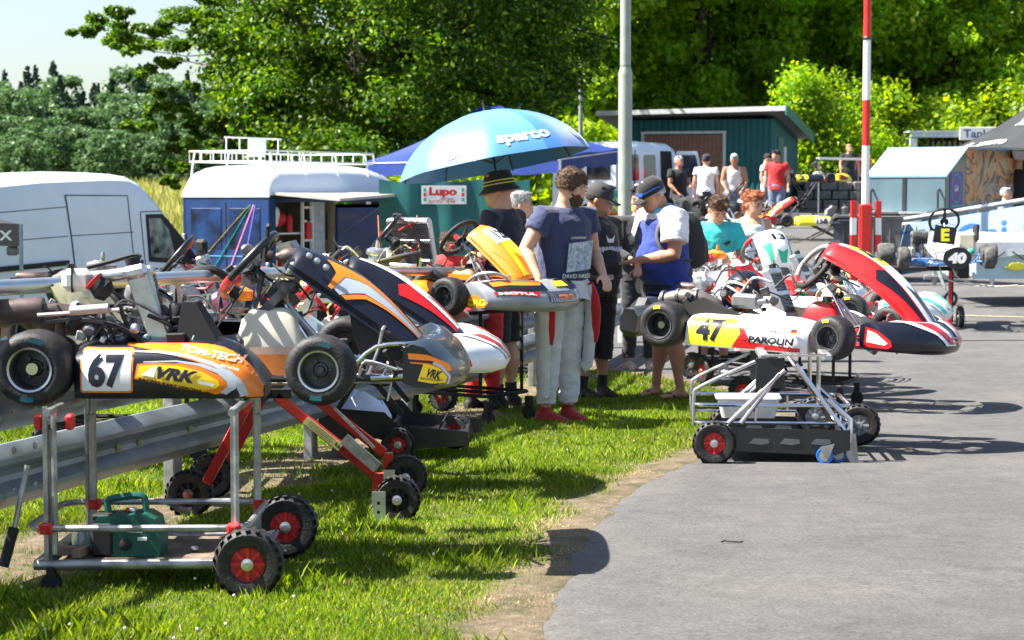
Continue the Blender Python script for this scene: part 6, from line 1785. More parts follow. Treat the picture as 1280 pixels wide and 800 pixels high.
def trolley_red():
    d = 9.0; z0 = gz(-.7, d); t = thing('kart_trolley', 'red tube kart stand with black wheels and yellow warning label', 'trolley', (0, 0, z0), 0, 'kart trolleys')
    RT = mat('red_box_tube', (.50, .010, .012), .3, var=.08, coat=.4, dirt=.06)
    def W3(px, py, dd): p = P(px, py, dd); p.z -= z0; return p
    for y in (8.75, 9.45):
        a = W3(345, 495, 8.75); a.y = y; b = W3(468, 592, 8.75); b.y = y; c = W3(312, 500, 8.75); c.y = y; e = W3(258, 604, 8.75); e.y = y
        if y > 9: 
            pass
        k = K(); k.beam(a, b, .03, .045, bev=.004); k.build('front_leg', RT, t)
        if y < 9:
            k = K(); m_ = .4; u = (b - a); p0 = a + u * .30; p1 = a + u * .66; k.beam(p0 + Vector((0, -.018, 0)), p1 + Vector((0, -.018, 0)), .004, .036); o = k.build('warning_label', mat('pale_yellow_label', (.70, .66, .28), .5, var=.05), t)
            k = K(); ud = (p1 - p0).normalized(); up = Vector((-ud.z, 0, ud.x)); 
            if up.z < 0: up = -up
            fn = lambda q, z: p0 + ud * q + up * (z - .016) + Vector((0, -.0215, 0))
            for i in range(4): put_poly(k, [(.02, .004 + i * .007), (.15 + .02 * (i % 2), .004 + i * .007), (.15, .006 + i * .007), (.02, .006 + i * .007)], fn, e=1)
            put_text(k, 'kart', fn, .17, .008, .018, .05, bold=.03); put_poly(k, [(.24, .006), (.34, .006), (.34, .009), (.24, .009)], fn, e=1); put_poly(k, [(.24, .016), (.33, .016), (.33, .019), (.24, .019)], fn, e=1)
            k.build('lettering', NAVY, o)
            k = K(); k.beam(W3(418, 510, 8.7), W3(468, 560, 8.7), .012, .012); k.beam(W3(430, 548, 8.72), W3(472, 585, 8.72), .02, .05); k.build('gas_strut', ZINC, t)
        k = K(); k.beam(c, e, .03, .045, bev=.004); k.build('rear_leg', RT, t)
    k = K(); a = W3(330, 492, 8.75); k.beam((a.x, 8.6, a.z), (a.x, 9.6, a.z), .04, .05); k.beam((a.x - .12, 8.75, a.z), (a.x + .12, 8.75, a.z), .03, .04); k.build('top_bar', BLKM, t)
    b = W3(470, 604, 8.75); [K().box((b.x + .01, yy, b.z), (.045, .05, .09)).build('swivel_tube', RT, t) for yy in (8.75, 9.45)]
    for y in (8.75, 9.45):
        k = K(); x = b.x + .01; k.prism([(-.025, 0), (.035, 0), (.035, -.10), (.085, -.145), (.105, -.135), (.12, -.155), (.105, -.18), (.07, -.18), (-.01, -.14), (-.025, -.05)], (x, y - .052, b.z - .03), (1, 0, 0), (0, 0, 1), .006); k.build('fork_plate', mat('pale_zinc_plate', (.55, .58, .50), .4, .6, var=.1), t)
        k = K()
        for q in (-.05, -.09): k.lathe([(.008, .005), (0, .005)], (x + .005, y - .055, b.z - .03 + q), (0, -1, 0), 10)
        k.build('plate_hole', BLKM, t)
        airwheel(t, (x + .085, y, .104), (0, 1, 0), .104, .085, BLKM)
        k = K(); k.lathe([(0, .045), (.014, .045), (.016, .055), (0, .06)], (x + .085, y, .104), (0, -1, 0), 10); k.build('axle_nut', ALU, t)
    for px, py, dd, in ((237, 622, 8.9), (265, 604, 9.45)):
        c = W3(px, py, dd); airwheel(t, (c.x, dd, .108), (0, 1, 0), .108, .085, BLKM)
        k = K(); k.lathe([(0, .045), (.02, .045), (.022, .052), (.012, .058), (0, .058)], (c.x, dd, .108), (0, -1, 0), 14); k.build('hub_cap', mat('red_white_hub', (.35, .1, .1), .3, .4), t)
trolley_red()

def trolley_black():
    z0 = gz(-.5, 11); t = thing('kart_trolley', 'low black plate trolley with red wheels on the lawn', 'trolley', (0, 0, z0), 0, 'kart trolleys')
    BP = mat('black_powder_coat', (.014, .014, .017), .38, var=.15, coat=.2, dirt=.05)
    def W3(px, py, dd): p = P(px, py, dd); p.z -= z0; return p
    ya, yb = 11.2, 11.85
    A = W3(395, 530, ya); B = W3(555, 545, ya)
    for y in (ya, yb):
        x0 = -1.1 + (y - ya) * .1; k = K(); k.prism([(0, .20), (.02, .30), (.38, .27), (.44, .20), (.85, .16), (.86, .08), (.50, .06), (.34, .12), (.02, .12)], (x0, y, 0), (1, 0, 0), (0, 0, 1), .006); k.build('side_plate', BP, t, smooth=0)
    k = K(); k.box((-.88, (ya + yb) / 2, .16), (.42, yb - ya, .008)); k.box((-.45, (ya + yb) / 2, .12), (.36, yb - ya, .008)); k.build('base_plate', BP, t)
    for x in (-1.08, -.66, -.26):
        k = K(); k.box((x, (ya + yb) / 2, .17 if x < -.5 else .11), (.02, yb - ya + .01, .09)); k.build('cross_plate', BP, t)
    for y in (ya - .02, yb + .02):
        k = K(); k.beam((-1.0, y, .26), (-.82, y, .55), .012, .03); k.beam((-.62, y, .26), (-.86, y, .55), .012, .03); k.build('lift_arm', BP, t)
    k = K(); k.box((-.84, (ya + yb) / 2, .57), (.06, .9, .03)); k.build('kart_rest', BP, t)
    k = K(); k.tube([(-.42, ya + .2, .15), (-.36, ya + .2, .26), (-.33, ya + .2, .27)], .006, 6); k.build('foot_lever', BLKM, t)
    c = W3(497, 562, 11.1); airwheel(t, (c.x, ya - .06, .095), (0, 1, 0), .095, .08)
    c = W3(575, 547, 11.8); airwheel(t, (c.x - .02, yb - .15, .10), (.5, 1, 0), .10, .08)
    for y in (ya + .03, yb - .03):
        k = K(); k.lathe([(0, -.018), (.045, -.018), (.045, .018), (0, .018)], (-.98, y, .045), (0, 1, 0), 14); k.box((-.99, y, .09), (.035, .045, .06)); k.build('castor', DSTEEL, t)
    # crumpled cloth in the tray
    q = thing('crumpled_cloth', 'pale blue-white crumpled cloth lying in the low black trolley', 'cloth', (-.90, (ya + yb) / 2 - .12, z0 + .20)); k = K()
    def f(u, v):
        n_ = noise.noise(Vector((u * 4, v * 4, 1))) + .6 * abs(noise.noise(Vector((u * 9, v * 9, 5)))); r = .20 * (1 - .15 * n_)
        a = u * 2 * math.pi; return Vector((math.cos(a) * r * math.sin(v * 1.5) * 1.05, math.sin(a) * r * math.sin(v * 1.5) * .9, .14 * math.cos(v * 1.5) + .06 * n_))
    k.grid(f, 40, 22, closeu=True); k.build('fabric', mat('pale_blue_cloth', (.66, .70, .84), .85, var=.06), q, smooth=50)
trolley_black()

def trolley47():
    z0 = gz(1.4, 11.3); X0, Y0 = 1.47, 11.25; t = thing('kart_trolley', 'silver tube trolley with black plates and one red wheel carrying kart 47', 'trolley', (X0, Y0, z0 + .016), R(-4), 'kart trolleys')
    BP = mat('black_powder_coat', (.014, .014, .017), .38)
    # local x right, y away. wheel px892 -> -.32 ; castors px1020 -> +.27
    for y in (-.28, .36):
        k = K(); k.prism([(-.28, .17), (-.25, .20), (.42, .19), (.42, .08), (.34, .05), (-.22, .07)], (0, y, 0), (1, 0, 0), (0, 0, 1), .005); o = k.build('side_plate', BP, t, smooth=0)
        k = K()
        for x in (-.08, .09, .26): k.prism([(-.055, -.012), (-.03, .016), (.05, .012), (.055, -.01), (.01, -.02)], (x, y - .004, .125), (1, 0, 0), (0, 0, 1), .003)
        k.build('cutout', mat('cutout_grey', (.12, .12, .12), .6), o)
    k = K(); k.box((.06, .04, .08), (.66, .62, .006)); k.build('base_plate', BP, t)
    zr = .32
    k = K(); pts = [Vector((a, b, zr)) for a, b in rrect(-.44, -.22, .42, .42, .06, 4)]; k.tube(pts, .011, 8, closed=True); k.tube([p + Vector((0, 0, -.10)) for p in pts], .009, 8, closed=True); k.build('basket_ring', CHR, t)
    for (x, y) in ((-.44, -.16), (-.44, .36), (.36, .42), (.12, .42), (-.1, -.22)):
        k = K(); k.tube([(x, y, zr), (x, y, zr - .10)], .008, 6); k.build('basket_strut', CHR, t)
    for y in (-.24, .38):
        for (a, b) in (((-.25, .22), (.06, .52)), ((-.18, .22), (.03, .50)), ((.40, .17), (.12, .55))):
            k = K(); k.tube([(a[0], y, a[1]), (b[0], y, b[1])], .0145, 9); k.build('scissor_tube', CHR, t)
        k = K(); k.tube([(.42, y - .02, .02 + .10), (.42, y - .02, .25), (.30, y - .02, .36)], .016, 8); k.build('rear_tube', CHR, t)
        k = K(); k.tube(smooth_path([(-.44, y + .06, .2), (-.44, y + .06, .36), (-.40, y + .06, .42), (-.10, y + .06, .56)], 3), .010, 8); k.build('guard_tube', ZINC, t)
        k = K(); k.tube([(.25, y + .05, .30), (.25, y + .05, .60)], .012, 8); k.build('upright', CHR, t)
        k = K(); k.box((-.02, y, .50), (.16, .02, .17), b=.004); k.build('mount_plate', BP, t)
        k = K(); k.prism([(-.03, .17), (.03, .17), (.05, .0), (.02, -.02), (-.02, .05)], (.42, y - .03, .0), (1, 0, 0), (0, 0, 1), .006); k.build('foot_plate', ZINC, t)
    for x in (-.05, .30):
        k = K(); k.box((x, .10, .585), (.05, .60, .035), b=.006); k.build('kart_rest', ZINC, t)
    k = K(); k.box((.12, -.24, .60), (.34, .03, .012)); k.build('top_rail', CHR, t)
    airwheel(t, (-.33, -.34, .122), (.05, 1, 0), .122, .085); airwheel(t, (-.22, .42, .122), (0, 1, 0), .122, .085)
    GR = mat('grey_hub', (.32, .32, .33), .5)
    airwheel(t, (.26, .12, .122 + .1), (.1, 1, 0), .115, .08, GR); airwheel(t, (.56, .60, .122), (.2, 1, 0), .125, .085, GR)
    for (x, y, a) in ((.28, -.30, .5), (.36, -.22, -.3)):
        ax = Vector((math.sin(a) * .3, 1, 0)); k = K(); k.lathe([(.03, -.013), (.045, -.015), (.048, 0), (.045, .015), (.03, .013)], (x, y, .05), ax, 20); o = k.build('castor', mat('blue_castor_tread', (.02, .16, .55), .4), t)
        k = K(); k.lathe([(0, -.018), (.03, -.018), (.03, .018), (0, .018)], (x, y, .05), ax, 16); k.prism([(-.03, .10), (.05, .12), (.02, .04), (-.005, .04)], (x, y - .025, 0), (1, 0, 0), (0, 0, 1), .005); k.build('castor_fork', ZINC, o)
    q = thing('plastic_tub', 'white plastic tub in the basket of the silver trolley', 'tub', (X0 - .12, Y0 + .1, z0 + .24), R(-4)); k = K()
    k.loft([[Vector((a, b, 0)) for a, b in rrect(-.15, -.11, .15, .11, .03)], [Vector((a, b, .11)) for a, b in rrect(-.175, -.13, .175, .13, .03)]]); k.tube([Vector((a, b, .112)) for a, b in rrect(-.18, -.135, .18, .135, .03)], .007, 6, closed=True); k.build('tub_body', mat('milky_white_tub', (.72, .74, .74), .4, trans=.15), q)
trolley47()

def trolley_small(label, x, y, rz, top, L_=.7, Wd=.5, m=BLKM, rim=REDPL, posts=True, fat=.013):
    z0 = gz(x, y) + .016; t = thing('kart_trolley', label, 'trolley', (x, y, z0), rz, 'kart trolleys')
    k = K(); k.tube([Vector((a, b, .2)) for a, b in rrect(-L_ / 2, -Wd / 2, L_ / 2, Wd / 2, .04, 3)], fat, 8, closed=True); k.tube([(-L_ / 2, 0, .2), (L_ / 2, 0, .2)], fat, 8); k.build('base_frame', m, t)
    for s in (-1, 1):
        for e in (-1, 1):
            k = K(); k.tube([(s * L_ * .42, e * Wd / 2, .2), (s * L_ * (.42 if posts else -.2), e * Wd / 2, top)], fat, 8); k.build('upright', m, t)
        k = K(); k.tube([(s * L_ * .42, -Wd / 2 - .12, top), (s * L_ * .42, Wd / 2 + .12, top)], fat, 8); k.build('kart_rest', m, t)
    for e in (-1, 1):
        airwheel(t, (-L_ / 2, e * (Wd / 2 + .05), .12), (0, 1, 0), .12, .07, rim)
        k = K(); k.lathe([(0, -.015), (.05, -.015), (.05, .015), (0, .015)], (L_ / 2, e * Wd / 2, .05), (0, 1, 0), 14); k.box((L_ / 2, e * Wd / 2, .12), (.04, .05, .09)); k.build('castor', BLKM, t)
    return t
# ================================================================== THE OTHER KARTS
def side_print(k, f, polys, e=.05):
    for p in polys: put_poly(k, p, f, e=e)
def outfit(t, base, c1, c2, num=None, numcol=None, text=None, textm=None, pod=(.15, .86, .03, .215, .60), panel=True, nose_=True, nx=1.65, nW=1.14, bow=.06, nsw=.14, pps=.62, sty=0, ptop=(.90, 0, .57), pbot=(1.40, 0, .20), pw=(.26, .32), panelm=None, nosem=None, tankk=True, tankm=TANKM, wheelm=BLK, grips=None, noset=None, sides=(-1, 1), fuel=.3, platem=LYEL, lap=True, pc=None):
    cfg = {'pod': pod}; x0, x1, zb, zt, yo = pod; H = zt - zb; L_ = x1 - x0
    cfg['podtop'] = lambda u: zt - .012 * (1 - min(1, u / .1)) - .03 * max(0, (u - .8) / .2) ** 2
    for s in sides:
        fl = (lambda x: x) if s < 0 else (lambda x: x0 + x1 - x)
        dec = []
        def plate(k, f): put_poly(k, [(x0 + .02, zb + .008), (x0 + L_ * .40, zb + .008), (x0 + L_ * .47, zb + H * .5), (x0 + L_ * .43, zt - .014), (x0 + .02, zt - .020)], f, e=.04)
        def chev(k, f): put_poly(k, [(x0 + L_ * .40, zb + .008), (x0 + L_ * .52, zb + .008), (x1 - .03, zb + .008), (x1 - .03, zb + .030), (x0 + L_ * .56, zb + .046), (x0 + L_ * .46, zt - .014), (x0 + L_ * .43, zt - .014), (x0 + L_ * .47, zb + H * .5)], f, e=.04)
        dec.append((plate, platem, .003)); dec.append((chev, c1, .0035))
        if num: dec.append((lambda k, f: put_text(k, num, lambda a, b: f(fl(a) if s > 0 else a, b), (x0 + .075) if s < 0 else (x1 - L_ * .34 - .05), zb + .035, H * .70, L_ * (.23 if len(num) < 3 else .32), bold=.05, maxe=.04), numcol or NAVY, .0055, 'race_number'))
        if text: dec.append((lambda k, f: put_text(k, text, lambda a, b: f(fl(a) if s > 0 else a, b), x0 + L_ * .56 if s < 0 else x0 + .05, zb + .055, H * .24, L_ * .38, bold=.04, shear=.2, maxe=.04), textm or NAVY, .0055, 'lettering'))
        if s < 0 or True:
            o = sidepod(t, cfg, s, base, [d for d in dec] if s < 0 else [(dec[0][0], dec[0][1], dec[0][2])] + ([dec[2]] if num and len(sides) == 1 or (num and s > 0) else []))
    if panel:
        pm = panelm or base
        def c_(k, f): put_poly(k, [(.06, -.35), (.3, -.42), (.55, -.5), (.95, -.5), (.95, .5), (.55, .5), (.3, .42), (.06, .35)], f, e=.08)
        def e_(k, f):
            for s in (-1, 1): put_poly(k, [(.45, s * .52), (.7, s * .56), (.95, s * .58), (.95, s * .72), (.7, s * .78), (.45, s * .9), (.40, s * .7)], f, e=.08)
            put_poly(k, [(.62, -.32), (.95, -.14), (.95, .14), (.62, .32), (.7, 0)], f, e=.08)
        dl = [(c_, c2, .003), (e_, c1 if pc is None else pc, .0045)]
        if num: dl += [(lambda k, f: put_poly(k, [(.12, -pps), (.42, -pps), (.42, pps), (.12, pps)], f, e=.06), platem, .0042, 'number_plate'), (lambda k, f: put_text(k, num, lambda a, b: f(.38 - b, a), -.36, 0, .20, .75, bold=.05, maxe=.05), NAVY, .006, 'race_number')]
        nassau(t, ptop, pbot, pw[0], pw[1], pm, bow=bow, decals=dl)
    if nose_:
        nm = nosem or base; E = lambda a, b, e: None
        def n1(k, ef, tf): put_poly(k, [(.15, .12), (.20, .85), (.6, .75), (1.1, .40), (1.15, .2), (1.0, .1)], lambda a, b: ef(a, b, -1, .003), e=.2)
        def n2(k, ef, tf): put_poly(k, [(.25, .30), (.28, .74), (.58, .64), (1.0, .30), (.9, .22)], lambda a, b: ef(a, b, -1, .005), e=.2)
        def n3(k, ef, tf):
            for q in (-1, 1): put_poly(k, [(.1, q * .15), (.95, q * .06), (.95, q * .35), (.6, q * .45), (.1, q * .85)], tf, e=.1)
        def n4(k, ef, tf):
            for q in (-1, 1): put_poly(k, [(.15, q * .30), (.9, q * .14), (.9, q * .28), (.55, q * .38), (.15, q * .62)], lambda a, b: tf(a, b, .006), e=.1)
        dl = [(n1, c1), (n2, c2), (n3, c2), (n4, c1)]
        if noset: dl.append((lambda k, ef, tf: put_text(k, noset, lambda a, b: tf(.90 - b, a, .009), -.30, .02, .22, .6, bold=.05, maxe=.06), textm or NAVY, 'lettering'))
        nose(t, 1.385, nx, .035, .225, nW, nm, dl, sweep=nsw)
    if tankk: tank(t, .665, .92, .03, .30, .22, m=tankm, fuel=fuel)
    steering(t, (.705, 0, .505), .155, R(40), (1.04, 0, .13), wheelm, grips=grips, yaw=sty); legbraces(t, 1.0, (.76, .44))
    k = K()
    for q in ([(.72, .02, .49), (.82, -.1, .44), (.95, -.05, .36)], [(.80, -.02, .5), (.93, -.1, .45), (1.0, 0, .4)], [(.3, -.3, .2), (.45, -.2, .35), (.62, -.1, .3), (.68, -.07, .42)]): k.tube(smooth_path(q, 5), .005, 5)
    k.build('cable', BLKM, t)
YM = (mat('yellow_tyre_print', (.70, .62, .05), .5), (1.5,))
GRP = [(1, 4, REDPL), (14, 17, REDPL)]
# kart 47
k47 = kart('white, red and yellow kart with number 47 on the silver trolley at the right', (1.19, 12.42, .694), R(-28), tilt=(0, R(2.2)), mark=YM, rim=DSTEEL, steer=R(-14), seatm=WHT)
outfit(k47, WHT, REDP, WHT, '47', NAVY, None, tankm=REDP, fuel=0, panelm=REDP, wheelm=mat('grey_suede_wheel', (.28, .27, .26), .8, var=.15), grips=[(7, 10, REDPL), (26, 29, REDPL), (10, 25, BLKM)], nosem=NAVY, pod=(.15, .90, .03, .215, .60), noset='CP', textm=REDP, pc=NAVY, ptop=(.82, 0, .66), pbot=(1.50, 0, .17), bow=.105, nx=1.61, nW=.92, nsw=.22, pps=.36, sty=R(-38))
def k47x():
    f = lambda a, b, e=.0062: pod_fn(.15, .90, .03, .215, .60, -1, lambda u: .215 - .03 * max(0, (u - .8) / .2) ** 2)(a, b, e)
    k = K(); put_text(k, 'PAROLIN', f, .555, .075, .040, .285, bold=.05, shear=.1, maxe=.05); put_text(k, 'NIESSEN', f, .68, .145, .018, .125, bold=.03, maxe=.05); k.build('lettering', NAVY, k47)
    k = K(); put_text(k, 'G', f, .500, .088, .036, .045, bold=.06, maxe=.05); k.build('emblem', REDP, k47)
    k = K()
    for i, z in enumerate((.149, .157, .165)): put_poly(k, [(.815, z - .006), (.85, z - .006), (.85, z + .002), (.815, z + .002)], f, i)
    k.build('flag_sticker', [YEL, REDP, NAVY], k47)
    engine(k47, .08, -.28, .10, 1.0, m=ALU); radiator(k47, (.35, .40, .30), .2, .3, .05, Matrix.Rotation(R(-25), 3, 'Y'))
    k = K(); k.tube(smooth_path([(-.10, -.42, .26), (-.02, -.42, .29), (.1, -.42, .30), (.22, -.40, .27), (.3, -.36, .2)], 4), [.045] * 6 + [.05] * 4 + [.045] * 4 + [.03] * 3, 14); k.build('exhaust_chamber', mat('grey_brown_exhaust', (.20, .17, .15), .45, .6, var=.2), k47)
    k = K(); 
    for x in (-.1, .0, .12): k.lathe([(.05, 0), (.055, .005), (.055, .02), (.05, .025)], (x, -.42, .275 + .02 * (x > -.05)), (1, 0, .1), 16)
    k.build('exhaust_band', DSTEEL, k47)
    k = K(); k.box((-.30, -.38, .12), (.14, .20, .17), b=.04); k.box((-.34, -.10, .14), (.18, .26, .24), b=.06); k.build('rear_airbox', BLK, k47)
    airbox(k47, (.45, -.42, .30), GREYP, .8); k = K(); k.prism([(.05, .24), (.2, .31), (.45, .22), (.45, .18), (.1, .2)], (0, -.50, 0), (1, 0, 0), (0, 0, 1), .04); k.build('chain_guard', BLKM, k47)
    k = K(); put_poly(k, [(.69, .04), (.89, .04), (.88, .15), (.70, .15)], lambda a, b: Vector((a, -.115, b)), e=1); k.build('tank_sticker', WHT, k47)
    k = K(); put_text(k, 'PAROLIN', lambda a, b: Vector((a, -.118, b)), .72, .085, .025, .14, shear=.1); put_text(k, 'UNNO', lambda a, b: Vector((1.02 + a * .82, -.135, .435 - a * .55 + b)), .02, 0, .026, .10, bold=.04); k.build('lettering', NAVY, k47)
k47x()
def helmet(label, loc, rz, m1, m2, tilt=(0, 0)):
    t = thing('helmet', label, 'helmet', loc, rz, None, tilt=tilt)
    def f(u, v):
        a = u * 2 * math.pi; p = v * 2.35; r = .13 * (1 + .06 * math.cos(a)) ; x = r * 1.12 * math.sin(p) * math.cos(a); y = r * .95 * math.sin(p) * math.sin(a); z = .13 + .135 * math.cos(p)
        return Vector((x + (.02 if z < .1 and math.cos(a) > .3 else 0), y, z))
    k = K(); k.grid(f, 28, 16, closeu=True, mf=lambda u, v: 1 if (.48 < v < .78 and (u < .16 or u > .84)) else (2 if abs(noise.noise(Vector((u * 7, v * 6, 2)))) > .40 and v > .2 else 0)); k.build('shell', [m1, NAVY, m2], t, smooth=60)
    k = K(); k.tube([f(i / 24, .985) for i in range(24)], .010, 6, closed=True); k.build('neck_roll', mat('blue_helmet_lining', (.02, .05, .3), .8), t)
    k = K(); k.ell((0, 0, .10), (.112, .095, .09), 0, 14, 8); k.build('lining', mat('blue_helmet_lining', (.02, .05, .3), .8), t)
    return t
p = Matrix.Rotation(R(-28), 3, 'Z') @ Vector((.27, -.16, .22)) + Vector(k47.location)
helmet('black helmet with orange red flames on the white seat of kart 47', p, R(60), NAVY, mat('flame_orange_red', (.75, .10, .03), .3, coat=.4), tilt=(R(35), R(-15)))
# karts behind 47
kb = kart('white and green kart directly behind kart 47 with black steering wheel', (1.78, 15.6, .62), R(-24), mark=YM, rim=DSTEEL, seatm=mat('red_seat_shell', (.45, .02, .03), .35, coat=.3))
outfit(kb, WHT, mat('mint_green_print', (.10, .50, .38), .35), WHT, None, grips=None, panelm=WHT, nosem=WHT, fuel=.2, tankm=TANKM, platem=REDP, panel=False, nose_=True, sty=R(-35))
engine(kb, .33, -.32, .09, 1.1, m=ENG); radiator(kb, (.42, .38, .36), .22, .30, .05, Matrix.Rotation(R(-25), 3, 'Y')); airbox(kb, (.48, -.36, .32), REDPL, .9); exhaust(kb, -.02, -.36, .27)
kc = kart('white kart with number 13 on its upright front panel', (1.78, 17.6, .66), R(-62), rim=DSTEEL, frame_m=mat('silver_frame', (.5, .5, .52), .3, .8), seatm=FIBER)
outfit(kc, WHT, GREENP, WHT, '13', NAVY, None, ptop=(.88, 0, .66), pbot=(1.06, 0, .36), pw=(.30, .32), pps=.9, platem=WHT, grips=GRP, wheelm=GREYP)
engine(kc, .33, -.32, .09, 1.1, m=ALU, head=REDPL); radiator(kc, (.42, .38, .36), .22, .30, .05, Matrix.Rotation(R(-25), 3, 'Y'))
kd = kart('white and grey kart with red engine parts near the turquoise shirt boy', (1.62, 18.1, .60), R(-20), rim=DSTEEL, frame_m=ALU, seatm=WHT)
outfit(kd, WHT, PURP, SKYB, None, grips=None, panel=False, nose_=False, panelm=WHT, platem=LYEL, pw=(.22, .24))
engine(kd, .30, -.34, .12, 1.25, m=ALU, head=ORA); engine(kd, .48, -.25, .16, .8, head=REDPL); radiator(kd, (.36, .10, .36), .24, .30, .05, Matrix.Rotation(R(-30), 3, 'Y')); airbox(kd, (.52, -.40, .34), WHT, 1.1, .3); exhaust(kd, .0, -.36, .36, ALU)
trolley_small('black trolley with red front wheel under the white and green kart', 2.25, 15.4, R(-24), .64, .75, .5)
trolley_small('dark trolley hidden under the number 13 kart', 2.1, 17.1, R(-62), .64, .7, .5)
trolley_small('dark trolley under the white and grey kart behind the polo shirt man', 2.05, 18.0, R(-20), .58, .7, .5, rim=GREYP)
# kart behind 67: red, white, black with tank
k2 = kart('red, black and white kart standing right behind kart 67', (-1.66, 9.95, .70), R(0), rim=ALU, frame_m=mat('silver_frame', (.5, .5, .52), .3, .8), seatm=SEATG)
outfit(k2, YEL, REDP, WHT, None, panelm=NAVY, nosem=WHT, wheelm=BLKM, grips=[(20, 26, REDPL), (28, 34, REDPL), (2, 7, REDPL)], platem=YEL, ptop=(.86, 0, .60), pbot=(1.42, 0, .22), pc=REDP, text='SERIES', textm=NAVY)
def k2x():
    def f1(k, f): put_poly(k, [(.02, -.9), (.04, -.3), (.25, -.25), (.5, -.35), (.52, -.6), (.3, -.7), (.12, -.98)], f, e=.06)
    engine(k2, .30, -.35, .10, 1.15, m=ENG, head=ORA)
    k = K(); k.tube(smooth_path([(.05, -.40, .50), (.12, -.40, .53), (.22, -.40, .55), (.3, -.38, .50)], 4), .02, 8); k.build('intake_hose', BLKM, k2)
    k = K(); k.lathe([(.02, 0), (.035, .01), (.035, .03), (.025, .04), (.04, .05), (.04, .075), (.02, .085)], (.50, -.30, .38), (.3, 0, 1), 14); k.lathe([(.02, 0), (.035, .01), (.035, .03), (.025, .04), (.04, .05), (.04, .075), (.02, .085)], (.58, -.30, .36), (.3, 0, 1), 14); k.build('red_bellows', REDPL, k2)
    radiator(k2, (.35, .38, .36), .24, .3, .05, Matrix.Rotation(R(-25), 3, 'Y')); exhaust(k2, -.05, -.34, .30)
    k = K(); k.beam((.66, -.24, .30), (1.02, -.30, .05), .012, .05); o = k.build('radiator_duct', mat('pale_blue_duct', (.45, .6, .75), .4), k2)
k2x()
t = thing('helmet_bag', 'pink and black kit bag on the kart behind the 67 side pod', 'bag', (-1.66 + .34, 9.75, .70 + .20), R(10)); k = K(); k.ell((0, -.05, .13), (.19, .15, .15), 0, 18, 10); k.build('bag_body', NAVY, t); k = K(); k.ell((-.06, -.10, .15), (.14, .11, .10), 0, 14, 8); k.build('pink_panel', mat('pink_print', (.75, .03, .16), .5, var=.2, nscale=18, col2=(.7, .5, .55)), t); k = K(); k.box((.17, -.1, .02), (.04, .1, .12), b=.01); k.build('red_buckle', REDPL, t)
k3 = kart('kart with exposed engine and pale seat between kart 67 and the guard rail', (-2.62, 11.3, .74), R(4), rim=GREYP, frame_m=REDF, seatm=BLK)
outfit(k3, NAVY, REDP, YEL, None, panel=False, nose_=False, grips=[(3, 9, REDPL)])
engine(k3, .30, -.35, .12, 1.2, m=ENG); engine(k3, .55, -.38, .12, .9, m=ALU, head=ORA); radiator(k3, (.9, .1, .36), .3, .3, .05, Matrix.Rotation(R(-20), 3, 'Y')); airbox(k3, (.75, -.4, .3), BLK, 1.1); exhaust(k3, .2, -.3, .40)
trolley_small('dark trolley under the kart between kart 67 and the rail', -2.15, 11.3, 0, .70, .8, .5)
# kart 4 high on its trolley
k4 = kart('kart with a yellow number 12 plate and bare metal seat by the rail', (-1.60, 14.2, .84), R(0), rim=GREYP, frame_m=DSTEEL, seatm=mat('bare_alloy_seat', (.40, .41, .43), .3, .85, var=.12), yseat=.0)
outfit(k4, LYEL, REDP, WHT, '12', NAVY, 'SERIES', panel=False, nose_=False, platem=WHT, grips=[(2, 9, REDPL), (26, 32, REDPL)])
engine(k4, .62, -.30, .08, 1.0, m=ALU); exhaust(k4, .1, -.36, .34)
radiator(k4, (.88, .10, .44), .34, .30, .05, Matrix.Rotation(R(62), 3, 'Z') @ Matrix.Rotation(R(-16), 3, 'Y'), m=ALU)
k = K(); 
for s in (-1, 1): k.tube([(.80 + s * .14, .0, .32), (.78 + s * .14, .12, .62)], .007, 6)
k.build('copper_pipe', mat('copper_pipe', (.55, .22, .10), .35, .8), k4)
trolley_small('dark trolley under the yellow number 12 kart', -1.1, 14.2, 0, .80, .8, .5)
t = thing('kit_bag', 'open black kit bag with lime reflective strips in front of the radiator', 'bag', (-.80, 13.9, .88), R(-10))
k = K()
def bagf(u, v):
    a = u * 2 * math.pi; r = .17 * (1 + .10 * math.sin(a * 3 + v * 4)) * (.75 + .3 * v); return Vector((r * math.cos(a), r * .8 * math.sin(a), .30 * v + .04 * math.cos(a) * v))
k.grid(bagf, 30, 10, closeu=True); k.grid(lambda u, v: bagf(u, 1) * (1 - v) * 1 + Vector((0, 0, .18)) * v, 30, 4, closeu=True); k.build('bag_body', mat('black_nylon', (.016, .016, .02), .5, var=.2, bump=.4, bscale=20), t, smooth=60)
k = K(); k.tube([bagf(i / 30, 1.0) for i in range(30)], .008, 6, closed=True); k.build('rim_piping', GREYP, t)
for a0 in (.56, .93):
    k = K(); k.grid(lambda u, v: bagf(a0 + .045 * u, .25 + .6 * v) * 1.02, 3, 6); k.build('reflective_strip', mat('lime_reflective', (.55, .85, .05), .4), t)
